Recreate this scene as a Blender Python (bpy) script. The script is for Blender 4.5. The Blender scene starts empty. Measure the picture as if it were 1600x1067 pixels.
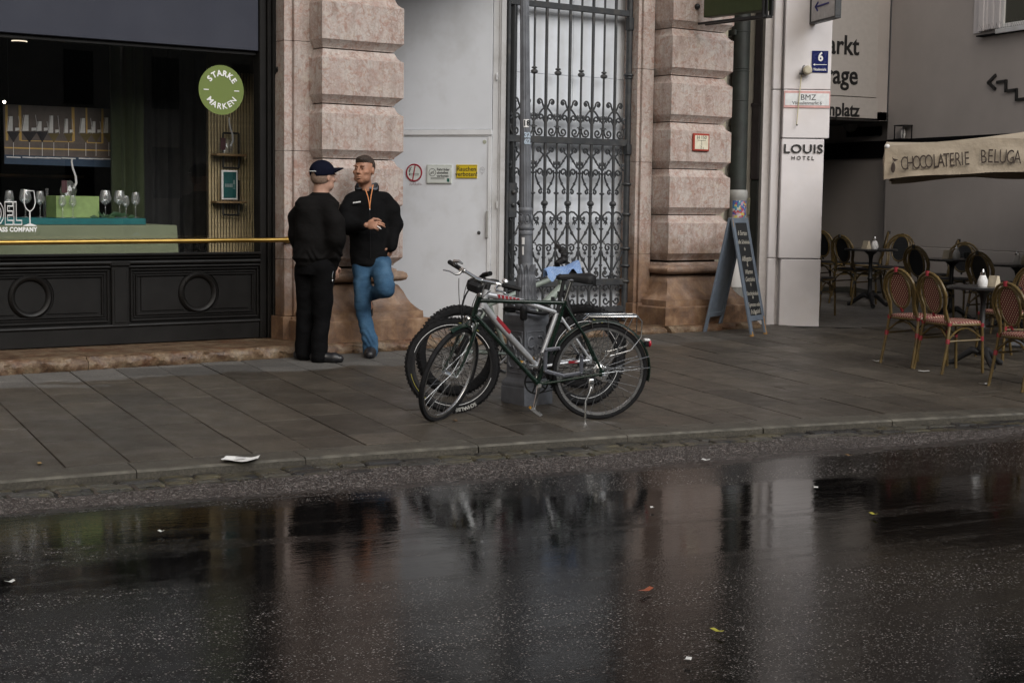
import bpy, bmesh, math, random
import numpy as np
from math import sin, cos, pi, radians, atan, atan2, sqrt, exp
from mathutils import Vector, Matrix

random.seed(7)
SC = bpy.context.scene
COL = SC.collection
# ------------------------------------------------------------------ camera
FPX, HH = 2400.0, 1.56
AZ, ROLL, PITCH = radians(62.8), .013, atan(223 / 2400)
FH = Vector((cos(AZ), sin(AZ), 0)); RH = Vector((sin(AZ), -cos(AZ), 0)); UPV = Vector((0, 0, 1))
FWD = FH * cos(PITCH) - UPV * sin(PITCH)
U0 = FH * sin(PITCH) + UPV * cos(PITCH)
CR = RH * cos(ROLL) + U0 * sin(ROLL)
CU = U0 * cos(ROLL) - RH * sin(ROLL)
CAM = Vector((0, -8.629, HH))
cd = bpy.data.cameras.new('camera'); cam = bpy.data.objects.new('camera', cd); COL.objects.link(cam)
m = Matrix((CR, CU, -FWD)).transposed().to_4x4(); m.translation = CAM
cam.matrix_world = m
cd.sensor_width = 36; cd.lens = 36 * FPX / 1600; cd.clip_end = 400; cd.clip_start = .1
SC.camera = cam
# ------------------------------------------------------------------ world, sun, exposure
SUN_DIR = Vector((.30, -.88, .62)).normalized()
w = bpy.data.worlds.new('World'); SC.world = w; w.use_nodes = True
wn = w.node_tree; wn.nodes.clear()
sky = wn.nodes.new('ShaderNodeTexSky'); sky.sky_type = 'NISHITA'; sky.sun_disc = False
sky.sun_elevation = math.asin(SUN_DIR.z); sky.sun_rotation = atan2(-SUN_DIR.x, SUN_DIR.y)
sky.air_density = 1.5; sky.dust_density = 6; sky.ozone_density = 1
hs = wn.nodes.new('ShaderNodeHueSaturation'); hs.inputs['Saturation'].default_value = .5
bg = wn.nodes.new('ShaderNodeBackground'); bg.inputs[1].default_value = .05
wo = wn.nodes.new('ShaderNodeOutputWorld')
wn.links.new(sky.outputs[0], hs.inputs['Color']); wn.links.new(hs.outputs[0], bg.inputs[0]); wn.links.new(bg.outputs[0], wo.inputs[0])
sl = bpy.data.lights.new('sun', 'SUN'); sl.energy = 1.5; sl.angle = radians(45); sl.color = (1, .995, .985)
so = bpy.data.objects.new('sun', sl); COL.objects.link(so); so.rotation_euler = SUN_DIR.to_track_quat('Z', 'Y').to_euler()
so.location = (0, -10, 20)
vs = SC.view_settings; vs.view_transform = 'Standard'; vs.look = 'None'; vs.gamma = 1; vs.use_curve_mapping = False
vs.exposure = .75
SC.cycles.max_bounces = 8; SC.cycles.transparent_max_bounces = 12; SC.cycles.glossy_bounces = 4; SC.cycles.diffuse_bounces = 3
SC.cycles.use_denoising = True; SC.cycles.caustics_reflective = False; SC.cycles.caustics_refractive = False

# ------------------------------------------------------------------ frames: world (kerb), facade, view aligned
SLOPE = .035                                     # the pavement rises from the kerb towards the buildings
FA = radians(9.2); F0 = Vector((4.458, 4.243, 0))
EA = Vector((cos(FA), sin(FA), 0)); EN = Vector((-sin(FA), cos(FA), 0))
VA = -(pi / 2 - AZ)                              # the white building's front and the people's axes
def fw(u, v, z): return F0 + EA * u + EN * v + Vector((0, 0, z))
def gz(x, y): return SLOPE * max(y, -.0)
class Frame:
    def __init__(s, o, a): s.o = Vector(o); s.a = a; s.x = Vector((cos(a), sin(a), 0)); s.y = Vector((-sin(a), cos(a), 0))
    def pt(s, p): return s.o + s.x * p[0] + s.y * p[1] + Vector((0, 0, p[2]))
WORLD = Frame((0, 0, 0), 0); FAC = Frame(F0, FA)
PIL = Frame((10.559, 5.321, 0), VA)              # white building: x along its front, y into it

# ------------------------------------------------------------------ mesh builder
class MB:
    def __init__(s): s.v = []; s.f = []; s.mi = []; s.cur = 0; s.M = None
    def add(s, vs, fs):
        b = len(s.v)
        if s.M is not None: vs = [s.M @ Vector(p) for p in vs]
        s.v += [tuple(p) for p in vs]
        for f in fs: s.f.append(tuple(b + i for i in f)); s.mi.append(s.cur)
        return s
    def box(s, a, b, bev=0):
        (x0, y0, z0), (x1, y1, z1) = a, b
        x0, x1 = min(x0, x1), max(x0, x1); y0, y1 = min(y0, y1), max(y0, y1); z0, z1 = min(z0, z1), max(z0, z1)
        if bev <= 0:
            return s.add([(x0, y0, z0), (x1, y0, z0), (x1, y1, z0), (x0, y1, z0), (x0, y0, z1), (x1, y0, z1), (x1, y1, z1), (x0, y1, z1)],
                         [(0, 3, 2, 1), (4, 5, 6, 7), (0, 1, 5, 4), (1, 2, 6, 5), (2, 3, 7, 6), (3, 0, 4, 7)])
        bev = min(bev, (x1 - x0) * .45, (y1 - y0) * .45, (z1 - z0) * .45)
        lo, hi = (x0, y0, z0), (x1, y1, z1)
        vs = []; idx = {}
        for sx in (0, 1):
            for sy in (0, 1):
                for sz in (0, 1):
                    sg = (sx, sy, sz)
                    for ax in range(3):
                        p = [0, 0, 0]
                        for k in range(3):
                            c = (lo, hi)[sg[k]][k]
                            p[k] = c if k == ax else c + (bev if sg[k] == 0 else -bev)
                        idx[sg, ax] = len(vs); vs.append(tuple(p))
        fs = []
        for ax in range(3):
            o = [k for k in range(3) if k != ax]
            for sd in (0, 1):
                q = []
                for a2, b2 in ((0, 0), (1, 0), (1, 1), (0, 1)):
                    sg = [0, 0, 0]; sg[ax] = sd; sg[o[0]] = a2; sg[o[1]] = b2; q.append(idx[tuple(sg), ax])
                flip = (sd == 0) != (ax == 1)
                fs.append(tuple(reversed(q)) if flip else tuple(q))
        for ax in range(3):
            o = [k for k in range(3) if k != ax]
            for a2 in (0, 1):
                for b2 in (0, 1):
                    s0 = [0, 0, 0]; s0[o[0]] = a2; s0[o[1]] = b2; s1 = list(s0); s1[ax] = 1
                    s0, s1 = tuple(s0), tuple(s1)
                    q = (idx[s0, o[0]], idx[s1, o[0]], idx[s1, o[1]], idx[s0, o[1]])
                    fs.append(q)
        for sx in (0, 1):
            for sy in (0, 1):
                for sz in (0, 1):
                    fs.append((idx[(sx, sy, sz), 0], idx[(sx, sy, sz), 1], idx[(sx, sy, sz), 2]))
        # orient outwards
        c = Vector(((x0 + x1) / 2, (y0 + y1) / 2, (z0 + z1) / 2)); out = []
        for f in fs:
            p = [Vector(vs[i]) for i in f]; n = (p[1] - p[0]).cross(p[2] - p[0]); mid = sum(p, Vector()) / len(p)
            out.append(f if n.dot(mid - c) >= 0 else tuple(reversed(f)))
        return s.add(vs, out)
    def tube(s, path, r, n=8, closed=False, caps=True, flat=None):
        P = [Vector(p) for p in path]; k = len(P); rr = r if isinstance(r, (list, tuple)) else [r] * k
        T = []
        for i in range(k):
            a = P[i - 1] if (i > 0 or closed) else P[0]; b = P[(i + 1) % k] if (i < k - 1 or closed) else P[-1]
            t = (b - a); T.append(t.normalized() if t.length > 1e-9 else Vector((0, 0, 1)))
        ref = Vector((0, 0, 1)) if abs(T[0].z) < .9 else Vector((1, 0, 0))
        nx = (ref - T[0] * ref.dot(T[0])).normalized(); vs = []
        for i in range(k):
            nx = (nx - T[i] * nx.dot(T[i]))
            nx = nx.normalized() if nx.length > 1e-6 else T[i].orthogonal().normalized()
            ny = T[i].cross(nx)
            for j in range(n):
                a = 2 * pi * j / n
                vs.append(P[i] + (nx * cos(a) + ny * sin(a) * (flat or 1)) * rr[i])
        fs = []
        for i in range(k if closed else k - 1):
            i2 = (i + 1) % k
            for j in range(n):
                j2 = (j + 1) % n
                fs.append((i * n + j, i * n + j2, i2 * n + j2, i2 * n + j))
        if caps and not closed:
            fs.append(tuple(reversed(range(n)))); fs.append(tuple((k - 1) * n + j for j in range(n)))
        return s.add(vs, fs)
    def lathe(s, prof, n=16, c=(0, 0, 0), M=None, a0=0, a1=2 * pi, caps=True):
        full = abs(a1 - a0 - 2 * pi) < 1e-6; na = n if full else n + 1
        vs = []
        for r, z in prof:
            for j in range(na):
                a = a0 + (a1 - a0) * j / n; p = Vector((r * cos(a), r * sin(a), z))
                if M is not None: p = M @ p
                vs.append(p + Vector(c))
        fs = []
        for i in range(len(prof) - 1):
            for j in range(n):
                j2 = (j + 1) % na
                fs.append((i * na + j, i * na + j2, (i + 1) * na + j2, (i + 1) * na + j))
        if caps and full:
            if prof[0][0] > 1e-5: fs.append(tuple(reversed(range(na))))
            if prof[-1][0] > 1e-5: fs.append(tuple((len(prof) - 1) * na + j for j in range(na)))
        return s.add(vs, fs)
    def prism(s, poly, f0, f1):
        """poly: 2D outline (counter-clockwise); f0, f1 map (a, b) to the two end faces"""
        k = len(poly); vs = [f0(*p) for p in poly] + [f1(*p) for p in poly]
        fs = [tuple(reversed(range(k))), tuple(range(k, 2 * k))]
        for i in range(k):
            j = (i + 1) % k; fs.append((i, j, k + j, k + i))
        return s.add(vs, fs)
    def grid(s, rows):
        nr, nc = len(rows), len(rows[0]); vs = [p for r in rows for p in r]
        fs = [(i * nc + j, i * nc + j + 1, (i + 1) * nc + j + 1, (i + 1) * nc + j) for i in range(nr - 1) for j in range(nc - 1)]
        return s.add(vs, fs)
    def slab(s, rows, d):
        """a sheet with thickness: rows of points and the offset of its other side"""
        nr, nc = len(rows), len(rows[0]); d = Vector(d)
        vs = [Vector(p) for r in rows for p in r]; k = len(vs); vs = vs + [p + d for p in vs]
        fs = []
        for i in range(nr - 1):
            for j in range(nc - 1):
                q = (i * nc + j, i * nc + j + 1, (i + 1) * nc + j + 1, (i + 1) * nc + j)
                fs.append(q); fs.append(tuple(k + t for t in reversed(q)))
        rim = [j for j in range(nc)] + [i * nc + nc - 1 for i in range(1, nr)] + [(nr - 1) * nc + j for j in range(nc - 2, -1, -1)] + [i * nc for i in range(nr - 2, 0, -1)]
        for a, b in zip(rim, rim[1:] + rim[:1]): fs.append((b, a, k + a, k + b))
        return s.add(vs, fs)
    def ell(s, c, r, nu=10, nv=7, M=None):
        prof = [(max(sin(pi * i / nv), 0), -cos(pi * i / nv)) for i in range(nv + 1)]
        D = Matrix.Diagonal((r[0], r[1], r[2]))
        return s.lathe([(max(a, 1e-4), b) for a, b in prof], nu, c, (M @ D) if M is not None else D, caps=False)
    def mesh(s, me, M):
        return s.add([M @ v.co for v in me.vertices], [tuple(p.vertices) for p in me.polygons])
    def build(s, name, mats, org=(0, 0, 0), smooth=35):
        me = bpy.data.meshes.new(name)
        o = Vector(org)
        me.from_pydata([tuple(Vector(p) - o) for p in s.v], [], s.f)
        for mt in (mats if isinstance(mats, (list, tuple)) else [mats]): me.materials.append(mt)
        if any(s.mi): me.polygons.foreach_set('material_index', s.mi)
        bm = bmesh.new(); bm.from_mesh(me); bmesh.ops.recalc_face_normals(bm, faces=bm.faces); bm.to_mesh(me); bm.free()
        if smooth:
            me.polygons.foreach_set('use_smooth', [True] * len(me.polygons)); me.set_sharp_from_angle(angle=radians(smooth))
        me.update()
        return me
ORG = {}
def tag(o, label=None, cat=None, group=None, kind=None):
    if label: o['label'] = label
    if cat: o['category'] = cat
    if group: o['group'] = group
    if kind: o['kind'] = kind
    return o
def thing(name, label, cat, frame=WORLD, at=(0, 0, 0), rz=None, group=None):
    """an Empty at the thing's base; with rz its parts are given in its own axes, else in the frame's"""
    o = bpy.data.objects.new(name, None); COL.objects.link(o); o.empty_display_size = .1
    o.location = frame.pt(at); o.rotation_euler = (0, 0, frame.a + (rz or 0))
    ORG[o.name] = Vector((0, 0, 0)) if rz is not None else Vector(at)
    return tag(o, label, cat, group)
def part(name, mb, mat, parent, smooth=35, label=None, kind=None):
    r = parent
    while r.parent: r = r.parent
    me = mb.build(name, mat, ORG.get(r.name, (0, 0, 0)), smooth) if isinstance(mb, MB) else mb
    o = bpy.data.objects.new(name, me); COL.objects.link(o); o.parent = parent
    return tag(o, label, kind=kind)
def inst(name, me, parent, loc=(0, 0, 0), rot=None, scale=None):
    """another piece that shares a mesh; loc in the root's frame coordinates"""
    r = parent
    while r.parent: r = r.parent
    o = bpy.data.objects.new(name, me); COL.objects.link(o); o.parent = parent
    o.location = Vector(loc) - ORG.get(r.name, Vector()) if r is parent else Vector(loc)
    if rot: o.rotation_euler = rot
    if scale: o.scale = scale
    return o
def solo(name, label, cat, mb, mat, frame=WORLD, at=(0, 0, 0), rz=None, group=None, kind=None, smooth=35):
    me = mb.build(name, mat, (0, 0, 0) if rz is not None else at, smooth)
    o = bpy.data.objects.new(name, me); COL.objects.link(o)
    o.location = frame.pt(at); o.rotation_euler = (0, 0, frame.a + (rz or 0))
    ORG[o.name] = Vector((0, 0, 0)) if rz is not None else Vector(at)
    return tag(o, label, cat, group, kind)
def copy_tree(o, parent=None):
    c = o.copy(); COL.objects.link(c)
    if parent: c.parent = parent
    for ch in list(o.children): copy_tree(ch, c)
    return c

# ------------------------------------------------------------------ lettering
def letters(body, size, ext=.0015, align='CENTER', off=0., sx=1., space=1., shear=0., outline=0, word=1.):
    cu = bpy.data.curves.new('letters', 'FONT'); cu.body = body; cu.size = size; cu.extrude = ext; cu.align_x = align; cu.align_y = 'CENTER'
    cu.offset = off; cu.space_character = space; cu.shear = shear; cu.resolution_u = 3; cu.space_word = word
    if outline:
        cu.fill_mode = 'NONE'; cu.extrude = 0; cu.bevel_depth = outline; cu.bevel_resolution = 0
    ob = bpy.data.objects.new('letters', cu); COL.objects.link(ob)
    dg = bpy.context.evaluated_depsgraph_get()
    me = bpy.data.meshes.new_from_object(ob.evaluated_get(dg))
    bpy.data.objects.remove(ob); bpy.data.curves.remove(cu)
    if abs(sx - 1) > 1e-4: me.transform(Matrix.Diagonal((sx, 1, 1, 1)))
    return me
TXM = Matrix(((1, 0, 0, 0), (0, 0, -1, 0), (0, 1, 0, 0), (0, 0, 0, 1)))       # text plane to x right, z up, facing -y
def put_text(mb, body, size, x, y, z, rot=0., **k):
    me = letters(body, size, **k)
    mb.mesh(me, Matrix.Translation((x, y, z)) @ Matrix.Rotation(rot, 4, 'Y') @ TXM)
    bpy.data.meshes.remove(me)
    return mb

# ------------------------------------------------------------------ materials
class NG:
    def __init__(s, name):
        s.m = bpy.data.materials.new(name); s.m.use_nodes = True; s.t = s.m.node_tree
        s.b = s.t.nodes['Principled BSDF']; s.out = s.t.nodes['Material Output']
    def set(s, node, name, val):
        sk = node.inputs[name] if not isinstance(name, int) else node.inputs[name]
        if isinstance(val, bpy.types.NodeSocket): s.t.links.new(val, sk)
        elif isinstance(val, (tuple, list)) and len(val) == 3 and sk.type == 'RGBA': sk.default_value = (*val, 1)
        else: sk.default_value = val
    def n(s, typ, out=0, props=None, **ins):
        nd = s.t.nodes.new(typ)
        for k, v in (props or {}).items(): setattr(nd, k, v)
        for k, v in ins.items(): s.set(nd, k.replace('_', ' '), v)
        return nd.outputs[out]
    def pos(s): return s.n('ShaderNodeNewGeometry')
    def obj(s): return s.n('ShaderNodeTexCoord', out=3)
    def rnd(s): return s.n('ShaderNodeObjectInfo', out=5)
    def math(s, op, a, b=None, c=None, clamp=False):
        nd = s.t.nodes.new('ShaderNodeMath'); nd.operation = op; nd.use_clamp = clamp
        for i, x in enumerate((a, b, c)):
            if x is not None: s.set(nd, i, x)
        return nd.outputs[0]
    def vmul(s, v, k, add=(0, 0, 0)):
        nd = s.t.nodes.new('ShaderNodeMapping'); s.t.links.new(v, nd.inputs[0]); nd.inputs['Scale'].default_value = k; nd.inputs['Location'].default_value = add
        return nd.outputs[0]
    def vadd(s, a, b):
        nd = s.t.nodes.new('ShaderNodeVectorMath'); nd.operation = 'ADD'; s.set(nd, 0, a); s.set(nd, 1, b); return nd.outputs[0]
    def noise(s, v, sc, det=3, rough=.55, dist=0, out=0): return s.n('ShaderNodeTexNoise', out=out, Vector=v, Scale=sc, Detail=det, Roughness=rough, Distortion=dist)
    def vor(s, v, sc, feat='F1', out=0, rand=1): return s.n('ShaderNodeTexVoronoi', out=out, props={'feature': feat}, Vector=v, Scale=sc, Randomness=rand)
    def ramp(s, f, st, mode='LINEAR'):
        nd = s.t.nodes.new('ShaderNodeValToRGB'); s.t.links.new(f, nd.inputs[0]); cr = nd.color_ramp; cr.interpolation = mode
        while len(cr.elements) > 1: cr.elements.remove(cr.elements[-1])
        for i, (p, c) in enumerate(st):
            e = cr.elements[0] if i == 0 else cr.elements.new(p)
            e.position = p; e.color = (c, c, c, 1) if isinstance(c, (int, float)) else (*c, 1)
        return nd.outputs[0]
    def mix(s, f, a, b, mode='MIX'):
        nd = s.t.nodes.new('ShaderNodeMix'); nd.data_type = 'RGBA'; nd.blend_type = mode
        s.set(nd, 0, f); s.set(nd, 6, a); s.set(nd, 7, b); return nd.outputs[2]
    def bump(s, h, strength=.3, dist=.01, normal=None):
        nd = s.t.nodes.new('ShaderNodeBump'); s.set(nd, 'Strength', strength); s.set(nd, 'Distance', dist); s.set(nd, 'Height', h)
        if normal is not None: s.set(nd, 'Normal', normal)
        return nd.outputs[0]
    def fin(s, color=None, rough=None, metal=None, normal=None, spec=None, **k):
        for nme, v in (('Base Color', color), ('Roughness', rough), ('Metallic', metal), ('Normal', normal), ('Specular IOR Level', spec)):
            if v is not None: s.set(s.b, nme, v)
        for a, v in k.items(): s.set(s.b, a.replace('_', ' '), v)
        return s.m
def mul(c, k): return tuple(min(1, x * k) for x in c)
def simple(name, col, rough=.5, metal=0, var=.12, sc=18, bump=.08, bsc=None, bdist=.004, spec=None, dirt=None, randomise=0, **k):
    g = NG(name); v = g.obj()
    nz = g.noise(v, sc, 4)
    c = g.ramp(nz, [(.3, mul(col, 1 - var)), (.7, mul(col, 1 + var))])
    if dirt: c = g.mix(g.ramp(g.noise(v, sc * .35, 5, .65), [(.5, 0.), (.72, .8)]), c, dirt)
    if randomise:
        c = g.mix(1., c, g.ramp(g.rnd(), [(0, 1 - randomise), (1, 1.)]), 'MULTIPLY')
    r = g.ramp(g.noise(v, sc * .6, 3), [(.3, max(rough - .07, .02)), (.7, min(rough + .07, 1))])
    nm = g.bump(g.noise(v, bsc or sc * 3, 3), bump, bdist) if bump else None
    return g.fin(c, r, metal, nm, spec, **k)
def stone(name, warm=0., rough=.6):
    """pinkish shelly limestone with rust veins; browner with damp dirt near the ground"""
    g = NG(name); geo = g.t.nodes.new('ShaderNodeNewGeometry'); v = geo.outputs['Position']
    v2 = g.vadd(v, g.vmul(g.noise(v, 7, 3, out=1), (.16, .16, .16)))
    base = g.ramp(g.noise(v2, 6.5, 6, .66), [(.30, (.33, .25, .22)), (.45, (.405, .335, .305)), (.58, (.44, .39, .36)), (.72, (.385, .345, .33))])
    blot = g.ramp(g.noise(v2, 13, 5, .66, 1.2), [(.49, 0.), (.63, .72)])
    c = g.mix(blot, base, (.30, .165, .125))
    cream = g.ramp(g.noise(g.vadd(v2, (5, 2, 1)), 9, 5, .66, .6), [(.54, 0.), (.70, .55)])
    c = g.mix(cream, c, (.50, .44, .37))
    vein = g.ramp(g.vor(g.vadd(v2, g.vmul(g.noise(v, 22, 2, out=1), (.05, .05, .05))), 15, 'DISTANCE_TO_EDGE'), [(0., 1.), (.05, .25), (.12, 0.)])
    c = g.mix(g.math('MULTIPLY', vein, g.ramp(g.noise(v, 5, 2), [(.45, 0.), (.65, .6)])), c, (.18, .10, .075)); c = g.mix(1., c, g.ramp(g.noise(v, 55, 4, .7), [(.3, .80), (.5, 1.), (.7, 1.16)]), 'MULTIPLY')
    z = g.n('ShaderNodeSeparateXYZ', out=2, Vector=v)
    wear = g.math('ADD', z, g.math('MULTIPLY', g.math('SUBTRACT', g.noise(v, 3.2, 5, .65), .5), 1.5))
    d = g.ramp(g.math('MULTIPLY', wear, .5), [(.2, 1.), (.44, .72), (.58, 0.)])
    brown = g.ramp(g.noise(v2, 6, 5, .65), [(.3, (.075, .042, .027)), (.5, (.17, .095, .052)), (.66, (.27, .17, .10)), (.8, (.33, .23, .16))])
    c = g.mix(d, c, brown)
    streak = g.ramp(g.noise(g.vmul(v, (7, 7, .9)), 3, 5, .65), [(.48, 0.), (.72, .48)])
    c = g.mix(streak, c, (.16, .11, .085))
    h = g.math('ADD', g.noise(v, 60, 4), g.math('MULTIPLY', vein, -.5))
    return g.fin(c, g.ramp(g.noise(v, 12, 3), [(.3, rough - .12), (.7, rough + .12)]), 0, g.bump(h, .25, .004))
# ------------------------------------------------------------------ surveying: sight lines cut with real planes
def sight(px, py): return FWD + CR * ((px - 800) / FPX) - CU * ((py - 533.5) / FPX)
def ong(px, py):
    d = sight(px, py); t = (SLOPE * CAM.y - CAM.z) / (d.z - SLOPE * d.y); return CAM + d * t
def onp(fr, px, py, v):
    """point of the plane y = v of a frame, in the frame's coordinates"""
    d = sight(px, py); t = (fr.o + fr.y * v - CAM).dot(fr.y) / d.dot(fr.y); p = CAM + d * t - fr.o
    return Vector((p.dot(fr.x), v, p.z))
def pix(p):
    q = Vector(p) - CAM; k = q.dot(FWD); return 800 + FPX * q.dot(CR) / k, 533.5 - FPX * q.dot(CU) / k, k

# ------------------------------------------------------------------ ground materials
def mat_slab(name, base=(.062, .0525, .041), dry=(.110, .105, .098), rnd=.36, rough=.5):
    g = NG(name); geo = g.t.nodes.new('ShaderNodeNewGeometry'); v = geo.outputs['Position']
    sp = g.n('ShaderNodeSeparateXYZ', Vector=v); x, y = sp.node.outputs[0], sp.node.outputs[1]
    # distance in front of the facade: the strip under the eaves is drier
    dv = g.math('SUBTRACT', g.math('MULTIPLY', g.math('SUBTRACT', y, F0.y), cos(FA)), g.math('MULTIPLY', g.math('SUBTRACT', x, F0.x), sin(FA)))
    e = g.math('ADD', dv, g.math('MULTIPLY', g.math('SUBTRACT', g.noise(g.vmul(v, (.7, 1.6, 1)), 2.2, 5, .6), .5), 1.1))
    fdry = g.ramp(g.math('ADD', g.math('MULTIPLY', e, .25), .5), [(.315, 0.), (.335, .9), (.6, 1.)])
    fdry = g.math('MULTIPLY', fdry, g.ramp(g.math('MULTIPLY', x, .1), [(.55, 1.), (.95, .35)]))
    n1 = g.noise(v, 3.5, 5, .6); n2 = g.noise(v, 75, 3, .75)
    wet = g.ramp(n1, [(.3, mul(base, .72)), (.7, mul(base, 1.25))])
    dr = g.ramp(n1, [(.3, mul(dry, .8)), (.7, mul(dry, 1.12))])
    c = g.mix(fdry, wet, dr)
    c = g.mix(1., c, g.ramp(g.rnd(), [(0, 1 - rnd), (1, 1 + rnd * .4)]), 'MULTIPLY')
    c = g.mix(1., c, g.ramp(n2, [(.34, .62), (.5, 1.), (.66, 1.55)]), 'MULTIPLY')
    blot = g.ramp(g.noise(g.vmul(v, (1, 3.2, 1)), 4.5, 3, .5), [(.66, 0.), (.72, .75)])
    c = g.mix(g.math('MULTIPLY', blot, .7), c, mul(base, .45))
    pale = g.ramp(g.vor(v, 26), [(.05, 1.), (.09, 0.)])
    c = g.mix(g.math('MULTIPLY', pale, g.ramp(g.noise(v, 6, 2), [(.5, 0.), (.65, .5)])), c, (.12, .11, .10))
    r = g.math('ADD', g.math('MULTIPLY', fdry, .25), g.ramp(g.noise(v, 5, 4, .6), [(.3, rough - .14), (.7, rough + .1)]))
    return g.fin(c, r, 0, g.bump(g.math('ADD', n2, g.math('MULTIPLY', g.noise(v, 30, 3), .6)), .35, .003), .4)
M_SLAB = mat_slab('paving_slab_granite')
M_BED = simple('joint_earth', (.007, .007, .005), .8, var=.4, sc=14, dirt=(.018, .028, .008))
M_KERB = mat_slab('kerb_granite', (.062, .056, .045), (.064, .058, .047), .15, .55)
M_KERB_EDGE = simple('kerb_lit_worn_edge', (.095, .088, .072), .6, var=.6, sc=7, bump=.3)  # paler front chamfer: edge highlight put into the colour, together with wear
def mat_sett():
    g = NG('sett_basalt'); geo = g.t.nodes.new('ShaderNodeNewGeometry'); v = geo.outputs['Position']
    c = g.ramp(g.rnd(), [(0, (.008, .008, .009)), (.4, (.022, .021, .02)), (.75, (.038, .035, .029)), (1, (.055, .05, .038))])
    moss = g.ramp(g.noise(g.vmul(v, (.5, 1, 1)), 5, 5, .7), [(.50, 0.), (.64, .8)])
    c = g.mix(moss, c, (.085, .072, .036)); c = g.mix(1., c, g.ramp(g.noise(v, 70, 3), [(.3, .7), (.7, 1.35)]), 'MULTIPLY')
    return g.fin(c, g.ramp(g.noise(v, 9, 3), [(.3, .2), (.7, .55)]), 0, g.bump(g.noise(v, 60, 3), .4, .004), .5)
M_SETT = mat_sett()
def mat_road():
    g = NG('wet_asphalt'); geo = g.t.nodes.new('ShaderNodeNewGeometry'); v = geo.outputs['Position']
    sp = g.n('ShaderNodeSeparateXYZ', Vector=v); x, y = sp.node.outputs[0], sp.node.outputs[1]
    warp = g.math('ADD', g.math('MULTIPLY', g.math('SUBTRACT', g.noise(g.vmul(v, (.42, 1.5, 1)), 1.25, 5, .6), .5), 1.5),
                  g.math('MULTIPLY', g.math('SUBTRACT', g.noise(g.vmul(v, (.8, 3, 1)), 5, 4, .6), .5), .42))
    yy = g.math('ADD', y, g.math('MULTIPLY', g.math('MAXIMUM', g.math('SUBTRACT', x, 1.6), 0.), .19))
    yw = g.math('ADD', yy, g.math('MULTIPLY', warp, .75))
    t = g.math('MULTIPLY', g.math('ADD', yw, 6), 1 / 6)                       # 0 at Y=-6, 1 at the kerb
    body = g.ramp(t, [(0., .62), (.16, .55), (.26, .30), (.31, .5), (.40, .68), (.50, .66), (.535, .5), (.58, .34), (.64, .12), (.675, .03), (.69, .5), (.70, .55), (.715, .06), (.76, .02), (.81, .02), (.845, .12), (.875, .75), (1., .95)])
    near = g.ramp(g.math('ADD', y, g.math('MULTIPLY', warp, .32)), [(0., 0.), (1., 0.)])
    nr = g.n('ShaderNodeMapRange', Value=g.math('ADD', y, g.math('MULTIPLY', warp, .4)), From_Min=-.98, From_Max=-.72)
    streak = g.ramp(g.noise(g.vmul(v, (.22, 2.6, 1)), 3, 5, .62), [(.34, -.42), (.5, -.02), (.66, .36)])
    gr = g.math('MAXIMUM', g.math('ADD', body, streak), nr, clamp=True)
    fine = g.noise(v, 14, 4, .7)
    gr = g.math('ADD', gr, g.math('MULTIPLY', g.math('SUBTRACT', fine, .5), .75), clamp=True)
    # aggregate chips
    vn = g.n('ShaderNodeTexVoronoi', Vector=g.vmul(v, (1, 1, .2)), Scale=72); nd = vn.node
    chipd = vn; chipc = g.n('ShaderNodeSeparateColor', Color=nd.outputs['Color'])
    vn2 = g.n('ShaderNodeTexVoronoi', Vector=g.vmul(v, (1, 1, .2)), Scale=135); chipc2 = g.n('ShaderNodeSeparateColor', Color=vn2.node.outputs['Color'])
    big = g.math('MULTIPLY', g.ramp(g.math('ADD', chipc, g.math('MULTIPLY', nr, .25)), [(.62, 0.), (.80, .4), (1., 1.)]), g.ramp(chipd, [(.22, 1.), (.42, 0.)]))
    sm = g.math('MULTIPLY', g.ramp(g.math('ADD', chipc2, g.math('MULTIPLY', nr, .32)), [(.66, 0.), (1., .8)]), g.ramp(vn2, [(.22, 1.), (.45, 0.)]))
    vn3 = g.n('ShaderNodeTexVoronoi', Vector=g.vmul(v, (.7, 1, .2)), Scale=40); chipc3 = g.n('ShaderNodeSeparateColor', Color=vn3.node.outputs['Color'])
    wide = g.math('MULTIPLY', g.math('MULTIPLY', g.ramp(chipc3, [(.55, 0.), (.8, .5), (1., 1.)]), g.ramp(vn3, [(.25, 1.), (.45, 0.)])), g.math('MULTIPLY', nr, 1.))
    bright = g.math('MAXIMUM', g.math('MAXIMUM', big, sm), wide)
    patch = g.math('MAXIMUM', g.ramp(g.noise(g.vmul(v, (.45, 1.5, 1)), 1.6, 4, .65), [(.33, .22), (.58, 1.)]), nr)
    show = g.ramp(gr, [(.0, .0), (.25, .05), (.5, .5), (.85, 1.)])
    few = g.math('MULTIPLY', g.ramp(chipc, [(.955, 0.), (.965, .8)]), g.ramp(chipd, [(.2, 1.), (.4, 0.)]))
    bright = g.math('MAXIMUM', g.math('MULTIPLY', g.math('MULTIPLY', bright, show), patch), g.math('MULTIPLY', few, .12))
    tint = g.ramp(chipc2, [(0, (.20, .158, .145)), (.5, (.29, .25, .235)), (1, (.44, .43, .415))])
    bed = g.mix(gr, (.004, .0036, .0036), g.mix(nr, (.006, .0052, .005), (.030, .025, .023)))
    c = g.mix(bright, bed, tint)
    r = g.ramp(gr, [(0., .04), (.2, .07), (.45, .11), (.9, .17)])
    r = g.math('ADD', r, g.math('MULTIPLY', nr, .35)); r = g.math('ADD', r, g.math('MULTIPLY', bright, .25))
    rip = g.noise(g.vmul(v, (1., 3.2, 1)), 10, 3, .6)
    nb = g.bump(rip, .05, .01)
    hgt = g.math('MULTIPLY', g.math('SUBTRACT', 1., chipd), gr)
    nm = g.bump(hgt, g.math('ADD', .06, g.math('MULTIPLY', nr, .45)), .006, nb)
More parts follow.
